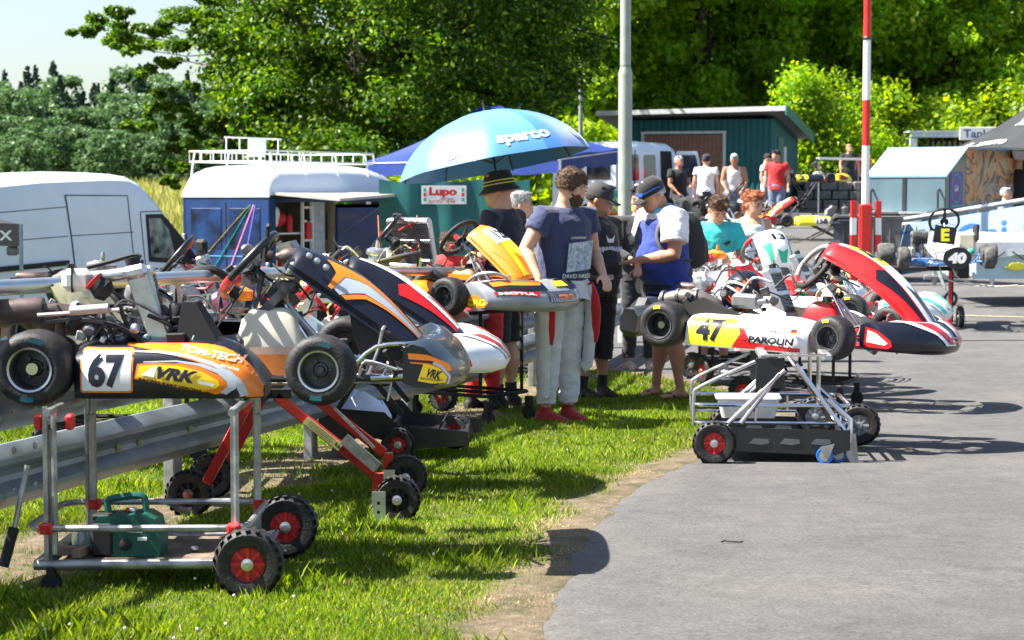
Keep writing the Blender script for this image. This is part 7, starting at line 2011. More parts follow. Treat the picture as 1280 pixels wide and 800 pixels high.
# kart 5: orange CRG-coloured
k5 = kart('black, orange and silver kart with number 12 panel pointing towards the lawn', (-.95, 14.35, .80), R(-35), rim=DSTEEL, frame_m=BLK, seatm=SEATG)
outfit(k5, ORA, NAVY, YEL, '128', NAVY, None, panelm=ORA, nose_=False, tankm=mat('amber_stained_tank', (.42, .28, .12), .35, trans=.1), fuel=0, wheelm=BLKM, platem=WHT, ptop=(.90, 0, .60), pbot=(1.34, 0, .24), pc=ORA)
def k5x():
    k = K(); put_poly(k, [(.672, .03), (.90, .03), (.925, .14), (.88, .26), (.70, .26)], lambda a, b: Vector((a, -.113, b)), e=1); k.build('tank_sticker', ORA, k5)
    k = K(); put_poly(k, [(.69, .06), (.85, .06), (.88, .14), (.85, .22), (.69, .22)], lambda a, b: Vector((a, -.1155, b)), e=1); k.build('tank_panel', NAVY, k5)
    k = K(); put_text(k, 'CRG', lambda a, b: Vector((a, -.118, b)), .70, .11, .05, .16, bold=.05); k.build('lettering', LYEL, k5)
    SN = mat('silver_grey_fairing', (.34, .36, .38), .3, .2, coat=.3)
    def n1(k, ef, tf): put_poly(k, [(.02, .05), (.02, .42), (.55, .52), (1.05, .25), (.9, .05)], lambda a, b: ef(a, b, -1, .003), e=.2)
    def n2(k, ef, tf):
        for q in (-1, 1): put_poly(k, [(.05, q * .2), (.5, q * .25), (.6, q * .9), (.15, q * .95)], tf, e=.1)
    def n3(k, ef, tf): put_poly(k, [(.25, -.9), (.40, -.9), (.35, -.3), (.25, -.25)], lambda a, b: tf(a, b, .006), e=.1)
    def gr(k, ef, tf): put_poly(k, [(.55, -.32), (.95, -.30), (.95, .34), (.55, .34)], lambda a, b: tf(a, b, .006), e=.1)
    def gl(k, ef, tf):
        for i in range(7): put_poly(k, [(.56 + i * .055, -.31), (.575 + i * .055, -.31), (.575 + i * .055, .33), (.56 + i * .055, .33)], lambda a, b: tf(a, b, .009), e=.1)
        for i in range(14): put_poly(k, [(.56, -.30 + i * .046), (.94, -.30 + i * .046), (.94, -.29 + i * .046), (.56, -.29 + i * .046)], lambda a, b: tf(a, b, .009), e=.1)
    def tx(k, ef, tf): put_text(k, 'CRG', lambda a, b: tf(.86 - b, a, .012), -.16, .0, .20, .36, bold=.06, maxe=.06)
    def ml(k, ef, tf): put_poly(k, [(.30, -.93), (.42, -.93), (.44, -.46), (.30, -.42)], lambda a, b: tf(a + .28, b, .006), e=.1)
    def mt(k, ef, tf): put_text(k, 'MOTUL', lambda a, b: tf(.69 - b, a, .010), -.90, .0, .075, .40, bold=.05, maxe=.06)
    def sd(k, ef, tf): put_text(k, 'CRG', lambda a, b: ef(a, b, -1, .006), .15, .12, .25, .8, bold=.04)
    def yl(k, ef, tf): put_poly(k, [(.22, .0), (.40, -.02), (.42, .28), (.24, .26)], lambda a, b: tf(a, b, .008), e=.1)
    nose(k5, 1.34, 1.60, .02, .23, 1.02, SN, [(n2, NAVY), (n1, ORA), (n3, ORA), (gr, DSTEEL, 'grille'), (gl, ALU, 'grille_bar'), (tx, ORA, 'lettering'), (ml, REDP), (mt, WHT, 'lettering'), (sd, LYEL, 'lettering'), (yl, LYEL)], sweep=.22)
    k = K(); k.tube(smooth_path([(1.06, -.42, .20), (1.2, -.44, .28), (1.34, -.40, .28), (1.40, -.30, .2)], 4), .010, 8); k.build('tube_loop', ALU, k5)
k5x()
trolley_small('dark trolley under the orange and silver kart', -.35, 14.15, R(-35), .78, .8, .5)
# E40 vintage kart facing the camera
k40 = kart('old blue-framed kart facing the camera with E and 40 number plates', (3.2 + 2.05, 24.6, .74), R(-96), tyre=RUBW, rim=GREYP, frame_m=mat('blue_frame', (.02, .16, .50), .35, coat=.3), seatm=WHT, rear=False, fw=.50, rw=.62)
def k40x():
    t = k40; steering(t, (.74, 0, .56), .17, R(25), (1.04, 0, .13), BLKM)
    k = K(); k.box((1.02, -.02, .40), (.012, .26, .21), b=.01, rot=Matrix.Rotation(R(-8), 3, 'X')); k.build('number_plate', NAVY, t)
    k = K(); put_text(k, 'E', lambda a, b: Vector((1.03, a, b)), -.065, .325, .15, .10, bold=.05); k.build('letter', LYEL, t)
    k = K(); k.lathe([(0, 0), (.15, 0), (.15, .01), (0, .01)], (1.43, .08, .14), (1, 0, 0), 24); k.v = [(x, .08 + (y - .08) * 1.1, .14 + (z - .14) * .85) for x, y, z in k.v]; k.build('oval_plate', NAVY, t)
    k = K(); put_text(k, '40', lambda a, b: Vector((1.445, a, b)), -.025, .075, .13, .21, bold=.07, shear=.1); k.build('race_number', WHT, t)
    for s in (0,):
        k = K()
        for i in range(8): k.lathe([(.03, 0), (.085, 0), (.085, .012), (.03, .012)], (.62, -.18 - i * .024, .36), (0, -1, .1), 16)
        k.build('finned_cylinder', RUBW, t)
    engine(t, .45, -.30, .12, 1.0); k = K(); k.prism([(.35, .28), (.75, .34), (.75, .52), (.35, .50)], (0, .40, 0), (1, 0, 0), (0, 0, 1), .03); k.build('black_tank', BLKM, t)
    k = K(); k.box((.5, .28, .30), (.3, .22, .25), b=.03); k.build('cream_tank', mat('cream_tank', (.6, .55, .42), .4), t); k = K(); k.ell((.9, .30, .2), (.05, .05, .04), 0, 10, 6); k.build('green_cup', GREENP, t)
    k = K()
    for y in (-.1, .05): k.tube(smooth_path([(1.15, y, .05), (1.2, y + .1, -.12), (1.25, y + .5, -.2), (1.3, y + .9, -.18)], 4), .008, 5)
    k.build('hanging_strap', mat('cream_strap', (.6, .55, .45), .8), t)
k40x()
def stand40():
    x, y = 4.92, 23.9; z0 = gz(x, y) + .016; t = thing('kart_trolley', 'red and black post stand carrying the old number 40 kart', 'trolley', (x, y, z0), R(-6), 'kart trolleys')
    for sx in (-.42, .34):
        for sy, m in ((0, REDP), (.45, BLKM)):
            k = K(); k.box((sx + sy * .15, sy, .36), (.04, .04, .66)); k.build('post', m if sx < 0 else (BLKM if sy else REDP), t)
        airwheel(t, (sx + .12, -.02, .13), (1, .1, 0), .13, .06, GREYP)
    for z in (.12, .22):
        k = K(); k.box((-.04, .1 if z < .2 else .4, z), (.8, .03, .04)); k.build('cross_tube', REDP if z > .2 else BLKM, t)
    k = K(); k.box((-.04, .2, .70), (.9, .5, .04)); k.build('kart_rest', BLKM, t)
stand40()
# 158
k158 = kart('red and yellow kart with number 158 standing side-on in the background', (X(1047, 40.6), 41.2, .965), R(180), rim=GREYP, frame_m=DSTEEL, seatm=mat('grey_fabric_seat', (.3, .3, .32), .7))
outfit(k158, LYEL, REDP, LYEL, '158', NAVY, None, panelm=REDP, nosem=REDP, platem=WHT, ptop=(.84, 0, .62), sides=(1,), pc=LYEL)
engine(k158, -.25, .1, .1, 1); k = K(); k.tube([(-.35, .3, .2), (-.75, .3, .18)], .07, 10); k.build('silencer', BLKM, k158)
def xstand(label, x, y, rz, top):
    z0 = gz(x, y) + .016; t = thing('kart_stand', label, 'stand', (x, y, z0), rz, 'folding kart stands')
    for s in (-1, 1):
        for e in (-1, 1):
            k = K(); k.tube([(s * .35, e * .3, 0), (-s * .3, e * .3, top)], .018, 6); k.build('leg', DSTEEL, t)
        k = K(); k.tube([(s * .3, -.35, top), (s * .3, .35, top)], .018, 6); k.build('kart_rest', DSTEEL, t)
    return t
xstand('dark folding stand under the number 158 kart', X(1030, 41.2), 41.2, 0, .965 - gz(X(1030, 41.2), 41.2) + .04)
for kk_, sd in ((k47, 11), (kb, 12), (kc, 13), (kd, 14), (k2, 15), (k3, 16), (k4, 17), (k5, 18)):
    clutter(kk_, .05, .55, -.50, -.18, .14, .36, 34, sd); clutter(kk_, 1.0, 1.36, -.42, .42, .06, .17, 14, sd + 20, [REDP if sd in (11, 12) else ALU, DSTEEL, ALU])
    clutter(kk_, .60, .92, -.12, .12, .30, .52, 9, sd + 40, [BLKM, REDPL, DSTEEL])
# dim karts further back
ke = kart('dark kart with lemon number plates on a stand in the shade of the shed', (X(985, 50), 50.5, gz(X(985, 50), 50) + .95), R(0), frame_m=REDF, rim=DSTEEL)
outfit(ke, NAVY, BLK, REDP, '2', NAVY, None, panelm=NAVY, nosem=LYEL, platem=LYEL, panel=False)
xstand('dark folding stand in the shade behind the man in red', X(1005, 50.5), 50.5, 0, 1.0)
kf = kart('dark kart in front of the white vest man on a red stand', (X(885, 40), 40.6, gz(X(900, 40), 40) + .62), R(-20), frame_m=REDF, rim=DSTEEL, seatm=BLK)
outfit(kf, NAVY, BLK, mat('olive_print', (.35, .35, .15), .5), None, panelm=BLK, nosem=BLKM, platem=BLK, panel=False, nose_=False)
xstand('red-brown folding stand below the white vest man', X(903, 40.6), 40.6, R(-20), .66)
kg = kart('red, lime and orange kart parked under the blue tent', (X(745, 39), 40.3, gz(X(750, 40), 40) + .55), R(-70), rim=DSTEEL)
outfit(kg, REDP, LYEL, GREENP, None, panelm=REDP, nosem=ORA)
xstand('folding stand under the red and lime kart in the tent', X(752, 39.8), 39.8, R(-70), .58)
kh = kart('black kart on a stand beside the sitting man in black', (X(862, 36), 36.6, gz(X(862, 36), 36) + .5), R(-60), rim=DSTEEL, frame_m=BLK, seatm=BLK)
outfit(kh, NAVY, BLK, SILV, None, panelm=NAVY, nosem=NAVY)
xstand('folding stand under the black kart beside the sitting man', X(868, 36), 36, R(-60), .52)
# ================================================================== PEOPLE
def remesh(k, name, mats, parent, vox, smooth=3, disp=None, seed=0):
    me = bpy.data.meshes.new(name); me.from_pydata(k.v, [], k.f)
    o = bpy.data.objects.new(name, me); COL.objects.link(o)
    m = o.modifiers.new('r', 'REMESH'); m.mode = 'VOXEL'; m.voxel_size = vox
    if smooth:
        s = o.modifiers.new('s', 'SMOOTH'); s.iterations = smooth; s.factor = .5
    bpy.context.view_layer.update()
    me2 = bpy.data.meshes.new_from_object(o.evaluated_get(bpy.context.evaluated_depsgraph_get()))
    bpy.data.objects.remove(o)
    me2.name = name; me2.materials.clear()
    for q in (mats if isinstance(mats, (list, tuple)) else [mats]): me2.materials.append(q)
    if disp:
        n = len(me2.vertices); co = np.empty(n * 3, np.float32); nr = np.empty(n * 3, np.float32)
        me2.vertices.foreach_get('co', co); me2.vertices.foreach_get('normal', nr); co = co.reshape(-1, 3); nr = nr.reshape(-1, 3)
        amp, fx, fz = disp
        d = np.array([noise.noise(Vector((c[0] * fx + seed, c[1] * fx, c[2] * fz))) + .5 * noise.noise(Vector((c[0] * fx * 2.3, c[1] * fx * 2.3 + seed, c[2] * fz * 2.8 + c[0] * 9))) for c in co.tolist()])
        co += nr * (d[:, None] * amp); me2.vertices.foreach_set('co', co.ravel())
    me2.polygons.foreach_set('use_smooth', [True] * len(me2.polygons)); me2.update()
    o = bpy.data.objects.new(name, me2); COL.objects.link(o); o.parent = parent
    return o
def ering(c, rx, ry, n=16, rot=None, p=1.0):
    c = Vector(c); out = []
    for i in range(n):
        a = 2 * math.pi * i / n; v = Vector((math.copysign(abs(math.cos(a)) ** p, math.cos(a)) * rx, math.copysign(abs(math.sin(a)) ** p, math.sin(a)) * ry, 0))
        out.append(c + (rot @ v if rot is not None else v))
    return out
def cap_hair(k, hc, M_, r, z_lo, scale=1.05):
    pass
def person(label, loc, rz, h=1.78, bulk=1.0, belly=0.0, lean=0.0, leanx=0.0, armL=None, armR=None, hyaw=0, hpitch=0, hroll=0, legs=None, skin=SKIN, top=None, sleeve=.45, bottom=None, legcut=None, shoes=BLKM, sock=None, hair=None, hairlen=0, cap=None, beard=None, detail=1, sit=False, collar=None, tank=False, female=False, shirt_len=.86, glasses=False, loose=1.0, longhair=False, twist=0):
    """faces -Y at rz=0; armL/armR = (elbow, wrist) offsets given as points for a 1.78 m figure"""
    t = thing('person', label, 'person', loc, rz, 'people in the paddock'); s = h / 1.78; t.scale = (s, s, s)
    vox = .0085 if detail > 1 else (.012 if detail else .019)
    Rl = Matrix.Rotation(R(lean), 3, 'X') @ Matrix.Rotation(R(leanx), 3, 'Y'); piv = Vector((0, .0, .95)); Rt = Rl @ Matrix.Rotation(R(twist), 3, 'Z')
    def up(p): return piv + Rt @ (Vector(p) - piv)
    b = bulk; sw = (.175 if female else .19) * (1 + .35 * (b - 1))
    legs = legs or (((.095, 0, .49), (.105, .02, .09), -8), ((-.095, 0, .49), (-.105, .02, .09), 8))
    # --- body
    k = K(); T = [(.84, .12, .10, 0), (.90, .165 * b, .115 * b, 0), (.98, .160 * b, .112 * b + belly * .5, -belly * .3), (1.08, .145 * b + belly * .2, .100 * b + belly, -belly * .6), (1.20, .155 * b, .112 * b + belly * .7, -belly * .3), (1.32, .172 * b, .118 * b + (.02 if female else 0), 0), (1.41, .172 * b, .105 * b, 0), (1.455, .135 * b, .085, .01), (1.482, .088, .070, .014), (1.51, .064, .064, .012), (1.56, .060, .062, .004), (1.60, .057, .060, -.002)]
    k.loft([ering(up((0, y, z)), rx, ry, 18, Rt) for z, rx, ry, y in T])
    SH = []; 
    armL = armL or ((.25, .03, 1.17), (.27, -.06, .93)); armR = armR or ((-.25, .03, 1.17), (-.27, -.06, .93))
    arms = []
    for sgn, (e, w) in ((1, armL), (-1, armR)):
        sh = up((sgn * sw, .005, 1.425)); e = up(e); w = up(w); arms.append((sgn, sh, e, w))
        mid = sh.lerp(e, .45); fm = e.lerp(w, .28)
        k.tube([up((sgn * .09, .01, 1.42)), sh, mid, sh.lerp(e, .85), e, fm, e.lerp(w, .7), w], [.062, .060 * b, .050 * b, .043 * b, .040 * b, .044 * b, .034, .026], 14)
        d = (w - e).normalized(); ref = Vector((sgn, 0, 0)); sd = (ref - d * ref.dot(d)); sd = sd.normalized() if sd.length > .1 else Vector((0, 1, 0)); fn_ = d.cross(sd).normalized()
        if fn_.z > 0 : fn_ = -fn_
        pc = w + d * .05; k.loft([ering(w, .024, .018, 10, Matrix((sd, fn_, d)).transposed()), ering(w + d * .03, .036, .017, 10, Matrix((sd, fn_, d)).transposed()), ering(w + d * .085, .042, .014, 10, Matrix((sd, fn_, d)).transposed())])
        if detail:
            for i in range(4):
                o_ = (i - 1.5) * .020; L_ = (.066, .078, .072, .056)[i]; b0 = w + d * .08 + sd * o_
                k.tube([b0, b0 + d * L_ * .5 + fn_ * .006, b0 + d * L_ * .85 + fn_ * .022, b0 + d * L_ * .95 + fn_ * .038], [.0095, .009, .008, .007], 7)
            b0 = w + d * .03 - sd * .03 * sgn; k.tube([b0, b0 - sd * sgn * .03 + d * .03 + fn_ * .01, b0 - sd * sgn * .034 + d * .062 + fn_ * .02], [.012, .010, .008], 7)
        else: k.ell(w + d * .10 + fn_ * .01, .036, 0, 8, 6)
    legj = []
    for sgn, (kn, an, ft) in ((1, legs[0]), (-1, legs[1])):
        hp = Vector((sgn * .09, 0, .90)); kn = Vector(kn); an = Vector(an); legj.append((sgn, hp, kn, an, ft))
        cv = kn.lerp(an, .32) + Vector((0, .022, 0)); f = b ** .8
        k.tube([hp + Vector((0, 0, .02)), hp.lerp(kn, .3), hp.lerp(kn, .7), kn, cv, kn.lerp(an, .7), an, an + Vector((0, 0, -.045))], [.085 * f, .086 * f, .068 * f, .054 * f, .058 * f, .040, .036, .034], 16)
        fr = Matrix.Rotation(R(ft), 3, 'Z'); 
        k.loft([ering(an + fr @ Vector((0, .05, -.055)), .03, .03, 10, fr @ Matrix.Rotation(R(90), 3, 'X')), ering(an + fr @ Vector((0, -.03, -.045)), .037, .040, 10, fr @ Matrix.Rotation(R(90), 3, 'X')), ering(an + fr @ Vector((0, -.11, -.060)), .045, .026, 10, fr @ Matrix.Rotation(R(90), 3, 'X')), ering(an + fr @ Vector((0, -.175, -.070)), .036, .014, 10, fr @ Matrix.Rotation(R(90), 3, 'X'))])
    # head
    Rh = Rt @ Matrix.Rotation(R(hyaw), 3, 'Z') @ Matrix.Rotation(R(hpitch), 3, 'X') @ Matrix.Rotation(R(hroll), 3, 'Y'); hp0 = up((0, -.006, 1.515)) 
    def H(p): return hp0 + Rh @ (Vector(p) * 1.10)
    rows = [(-.005, .045, .055, -.01), (.02, .052, .070, -.022), (.045, .060, .082, -.022), (.075, .067, .090, -.012), (.11, .073, .096, -.004), (.145, .076, .098, .002), (.175, .072, .092, .006), (.200, .058, .074, .008), (.216, .034, .045, .010), (.222, .010, .012, .010)]
    k.loft([[H((p.x, p.y + y, z)) for p in ering((0, 0, 0), rx, ry, 18)] for z, rx, ry, y in rows])
    k.loft([[H(q) for q in ((-.007, -.094, .118), (.007, -.094, .118), (.005, -.085, .118), (-.005, -.085, .118))], [H(q) for q in ((-.016, -.118, .073), (.016, -.118, .073), (.014, -.08, .073), (-.014, -.08, .073))], [H(q) for q in ((-.010, -.104, .066), (.010, -.104, .066), (.008, -.08, .064), (-.008, -.08, .064))]])
    k.ell(H((0, -.092, .022)), (.022, .014, .018), 0, 8, 6); k.ell(H((0, -.098, .046)), (.022, .008, .008), 0, 8, 5)
    for sg in (-1, 1):
        k.ell(H((sg * .078, .008, .088)), (.010, .020, .031), 0, 8, 6, Rh)
        k.ell(H((sg * .030, -.086, .122)), (.020, .012, .008), 0, 8, 5, Rh)
    remesh(k, 'body', skin, t, vox, 2)
    if detail:
        k = K()
        for sg in (-1, 1): k.ell(H((sg * .031, -.0925, .102)), (.012, .007, .006), 0, 8, 5, Rh)
        k.build('eye', mat('eye_white_dark', (.10, .075, .06), .3), t)
        k = K()
        for sg in (-1, 1): k.beam(H((sg * .014, -.100, .122)), H((sg * .046, -.091, .124)), .006, .007)
        k.build('eyebrow', mat('brow_hair', (.06, .035, .02), .8), t)
        k = K(); k.beam(H((-.020, -.105, .046)), H((.020, -.105, .046)), .004, .006); k.build('lips', mat('lip_skin', (.42, .16, .12), .5), t)
    # hair
    if hair:
        k = K(); lo = .10 if not cap else .07
        for z, rx, ry, y in [(.055 if hairlen else .085, .068, .060, .040), (.11, .077, .083, .022), (.145, .080, .102, .006), (.178, .076, .096, .008), (.203, .062, .077, .010), (.221, .040, .050, .012), (.229, .015, .02, .012)]:
            k_ = [H((p.x, p.y + y, z)) for p in ering((0, 0, 0), rx, ry, 18)]
            if z == (.055 if hairlen else .085): rg = []
            rg.append(k_)
        k.loft(rg)
        if longhair: k.ell(H((.0, .10, .15)), (.055, .05, .055), 0, 10, 7); k.ell(H((0, .07, .05)), (.06, .04, .07), 0, 10, 7)
        for i in range(16 if hairlen else 6):
            a = random.uniform(-1, 1); k.ell(H((a * .06, -.07 + random.random() * .12, .190 + random.random() * .03)), (.025, .03, .016), 0, 8, 5)
        ho = remesh(k, 'hair', hair, t, .009 if detail else .016, 1, (.006, 55, 55), seed=3)
        if detail and not cap:
            me = ho.data; n_ = len(me.vertices); co = np.empty(n_ * 3, np.float32); no = np.empty(n_ * 3, np.float32); me.vertices.foreach_get('co', co); me.vertices.foreach_get('normal', no); co = co.reshape(-1, 3); no = no.reshape(-1, 3)
            ix = NR.integers(0, n_, 1500); p_ = co[ix]; d_ = no[ix] * .8 + NR.normal(size=(1500, 3)) * .45 + np.array([0, 0, -.35]); d_ /= np.linalg.norm(d_, axis=1)[:, None]; s_ = np.cross(d_, NR.normal(size=(1500, 3))); s_ /= np.linalg.norm(s_, axis=1)[:, None]
            L_ = (.012 + (.022 if hairlen else .010) * NR.random(1500))[:, None]; v_ = np.stack([p_ - s_ * .0022, p_ + s_ * .0022, p_ + d_ * L_], 1).reshape(-1, 3)
            kind(npmesh('hair_strands', v_, 3, np.arange(len(v_)), hair, t), 'stuff')
    if beard:
        k = K(); k.loft([[H((p.x, p.y + y, z)) for p in ering((0, 0, 0), rx, ry, 16)] for z, rx, ry, y in [(-.012, .046, .056, -.018), (.02, .057, .075, -.028), (.05, .064, .079, -.024), (.07, .069, .066, -.006)]]); k.build('beard', beard, t)
    if cap:
        cm, kind_ = cap[0], cap[1]
        k = K()
        if kind_ == 'cap':
            k.loft([[H((p.x, p.y + y, z)) for p in ering((0, 0, 0), rx, ry, 20)] for z, rx, ry, y in [(.125, .082, .104, .004), (.165, .083, .104, .006), (.20, .074, .092, .008), (.228, .050, .062, .010), (.238, .014, .016, .010)]]); k.build('cap_crown', cm, t, smooth=60)
            k = K(); k.grid(lambda u, v: H(((u - .5) * .15 * (1 - .25 * v * v), -.085 - .085 * v * (1 - (2 * u - 1) ** 2 * .35), .135 - .012 * v - .018 * (2 * u - 1) ** 2)), 10, 5); k.grid(lambda u, v: H(((.5 - u) * .15 * (1 - .25 * v * v), -.085 - .085 * v * (1 - (2 * u - 1) ** 2 * .35), .131 - .012 * v - .018 * (2 * u - 1) ** 2)), 10, 5); k.build('cap_peak', cap[2] if len(cap) > 2 else cm, t, smooth=60)
        elif kind_ == 'bucket':
            k.loft([[H((p.x, p.y + y, z)) for p in ering((0, 0, 0), rx, ry, 24)] for z, rx, ry, y in [(.095, .128, .150, .004), (.10, .126, .148, .004), (.135, .092, .112, .006), (.20, .082, .100, .008), (.235, .070, .086, .01), (.243, .03, .04, .01)]]); k.build('bucket_hat', cm, t, smooth=60)
            for z in (.150, .172):
                k = K(); k.tube([H((p.x, p.y + .006, z)) for p in ering((0, 0, 0), .090 - (z - .15) * .2, .110 - (z - .15) * .2, 24)], .0045, 6, closed=True); k.build('hat_stripe', cap[2], t)
        if glasses:
            k = K(); k.beam(H((-.06, -.094, .155)), H((.06, -.094, .155)), .01, .03, bev=.004); k.tube([H((.066, -.09, .157)), H((.088, -.0, .16)), H((.084, .05, .15))], .004, 5); k.tube([H((-.066, -.09, .157)), H((-.088, -.0, .16)), H((-.084, .05, .15))], .004, 5); k.build('sunglasses', mat('blue_mirror_glasses', (.01, .08, .5), .15, coat=.5), t)
    # --- clothing
    if top:
        k = K(); g = 1.0
        infl = .018 * loose
        R_ = [(shirt_len, .166 * b, .118 * b + belly * .3, -belly * .2)] + [q for q in T if shirt_len + .03 < q[0] < 1.45] + ([(1.462, .128 * b, .086, .01)] if not tank else [])
        rr = [ering(up((0, y, z)), rx + infl + (.008 if z < 1.1 else 0), ry + infl * (1.0 if z < 1.35 else .6), 20, Rt) for z, rx, ry, y in R_]
        if tank: rr = [ering(up((0, y, z)), (rx + infl * .7) * (1 if z < 1.30 else .86), ry + infl * .8, 20, Rt) for z, rx, ry, y in R_]
        else: rr.append(ering(up((0, .012, 1.495)), .078, .076, 20, Rt))
        k.loft(rr)
        if tank:
            for sg in (-1, 1): k.tube([up((sg * .10, -.085 * b, 1.36)), up((sg * .10, -.05, 1.45)), up((sg * .095, .0, 1.475)), up((sg * .10, .06, 1.44)), up((sg * .10, .085, 1.36))], .022, 8)
        elif sleeve > 0:
            for sgn, sh, e, w in arms:
                if sleeve <= 1:
                    en = sh.lerp(e, sleeve); k.tube([up((sgn * .06, .01, 1.415)), sh, sh.lerp(e, sleeve * .5), en], [.078, .076 * b, .072 * b * loose, .073 * b * loose], 16)
                else:
                    en = e.lerp(w, sleeve - 1); k.tube([up((sgn * .06, .01, 1.415)), sh, sh.lerp(e, .5), e, en], [.078, .076 * b, .066 * b, .056 * b, .042], 16)
        o = remesh(k, 'shirt', top, t, vox * 1.0, 2, (.008 if detail else .006, 9, 14), seed=int(h * 100))
    if bottom:
        k = K(); f = b ** .9
        k.loft([ering((0, 0, z), rx, ry + belly * .3, 20) for z, rx, ry in ((.84, .17 * f, .125 * f), (.90, .183 * f, .135 * f), (1.0, .172 * f, .125 * f), (1.03, .165 * f, .12 * f))])
        for sgn, hp, kn, an, ft in legj:
            cut = legcut if legcut is not None else 1.9
            if cut <= 1: pts = [hp + Vector((0, 0, .03)), hp.lerp(kn, .35), hp.lerp(kn, cut * .8), hp.lerp(kn, cut)]; rs = [.105 * f, .106 * f, .096 * f, .096 * f]
            else: pts = [hp + Vector((0, 0, .03)), hp.lerp(kn, .5), kn, kn.lerp(an, .45), kn.lerp(an, cut - 1)]; rs = [.105 * f, .095 * f, .078 * f, .070 * f, .062 * f]
            k.tube(pts, rs, 16)
        remesh(k, 'shorts' if (legcut or 9) <= 1.1 else 'trousers', bottom, t, vox * 1.0, 2, (.010, 8, 16), seed=5)
    if shoes:
        for sgn, hp, kn, an, ft in legj:
            fr = Matrix.Rotation(R(ft), 3, 'Z'); X9 = fr @ Matrix.Rotation(R(90), 3, 'X')
            k = K()
            if shoes == 'flip':
                k.loft([[an + fr @ Vector((x, y, -.092 + z)) for x, y in ((-.04, .07), (.04, .07), (.05, -.1), (.03, -.19), (-.03, -.19), (-.05, -.1))] for z in (0, .015)]); k.tube([an + fr @ Vector(q) for q in ((-.045, -.06, -.07), (-.02, -.10, -.035), (.0, -.15, -.06), (.02, -.10, -.035), (.045, -.06, -.07))], .009, 6); k.build('flip_flop', mat('dark_flip_flop', (.05, .02, .02), .6, var=.3), t)
            else:
                k.loft([ering(an + fr @ Vector((0, .075, -.05)), .025, .035, 12, X9), ering(an + fr @ Vector((0, .05, -.045)), .042, .048, 12, X9), ering(an + fr @ Vector((0, -.02, -.035)), .045, .055, 12, X9), ering(an + fr @ Vector((0, -.10, -.055)), .052, .036, 12, X9), ering(an + fr @ Vector((0, -.18, -.066)), .044, .026, 12, X9), ering(an + fr @ Vector((0, -.205, -.07)), .024, .016, 12, X9)]); k.tube([an + Vector((0, .01, -.03)), an + Vector((0, .005, .03))], [.048, .044], 12)
                o = k.build('shoe', shoes, t, smooth=60)
                k = K(); k.loft([[an + fr @ Vector((x, y, z)) for x, y in ((-.035, .08), (.035, .08), (.052, -.1), (.035, -.205), (-.035, -.205), (-.052, -.1))] for z in (-.094, -.078)]); k.build('sole', GREYP if shoes != REDPL else WHT, o)
    if sock:
        for sgn, hp, kn, an, ft in legj:
            k = K(); k.tube([an + Vector((0, 0, -.03)), an, an.lerp(kn, .25)], [.044, .042, .047], 14); k.build('sock', sock, t)
    t['_'] = 0; del t['_']
    return t, up, Rt, H
HB = mat('brown_hair', (.10, .055, .03), .8, var=.3, nscale=60); HG = mat('grey_hair', (.38, .37, .36), .8, var=.3, nscale=60); HD = mat('dark_hair', (.022, .015, .012), .8, var=.3, nscale=60); HR = mat('auburn_hair', (.30, .085, .03), .75, var=.3, nscale=60); HBL = mat('strawberry_blond_hair', (.45, .22, .10), .75, var=.2)
def fab(n, c, **k): return mat(n, c, .85, var=k.pop('var', .08), nscale=10, bump=.25, bscale=70, sheen=.2, **k)
F_BLK = fab('black_cotton', (.014, .014, .017)); F_NAVY = fab('navy_cotton', (.03, .04, .10)); F_WHT = fab('white_cotton', (.78, .78, .80), ); F_RED = fab('red_cotton', (.62, .02, .02)); F_TEAL = fab('turquoise_cotton', (.04, .55, .55)); F_BLU = fab('royal_blue_polo', (.02, .045, .26)); F_GREY = fab('grey_blue_shorts', (.16, .21, .30)); F_SUIT = fab('pale_grey_race_suit', (.68, .68, .72)); F_DKS = fab('dark_race_suit', (.02, .02, .025)); F_CRM = fab('cream_trousers', (.62, .58, .54)); F_DKN = fab('dark_navy_cotton', (.012, .014, .03)); F_REDS = fab('red_race_suit', (.55, .02, .02))
def chest_print(t, up, Rt, fnb, m, y0=-.14, bulge=.012):
    k = K(); f = lambda a, b, e=0: up((a, y0 + .35 * a * a * 2 - e, b)); fnb(k, f); return k.build('print', m, t)
# 1 bucket hat man, back to us, facing left
person('young man in black bucket hat with yellow stripes and black shirt, turned away', GP(628, 15.3), R(-118), 1.83, 1.12, .03, hpitch=10, hyaw=12, armL=((.24, -.02, 1.16), (.22, -.22, 1.02)), armR=((-.25, .0, 1.16), (-.20, -.22, 1.04)), top=F_DKN, bottom=F_BLK, legcut=.98, shoes=BLKM, sock=F_BLK, hair=HBL, cap=(F_BLK, 'bucket', mat('yellow_band', (.75, .70, .10), .6)), detail=2)
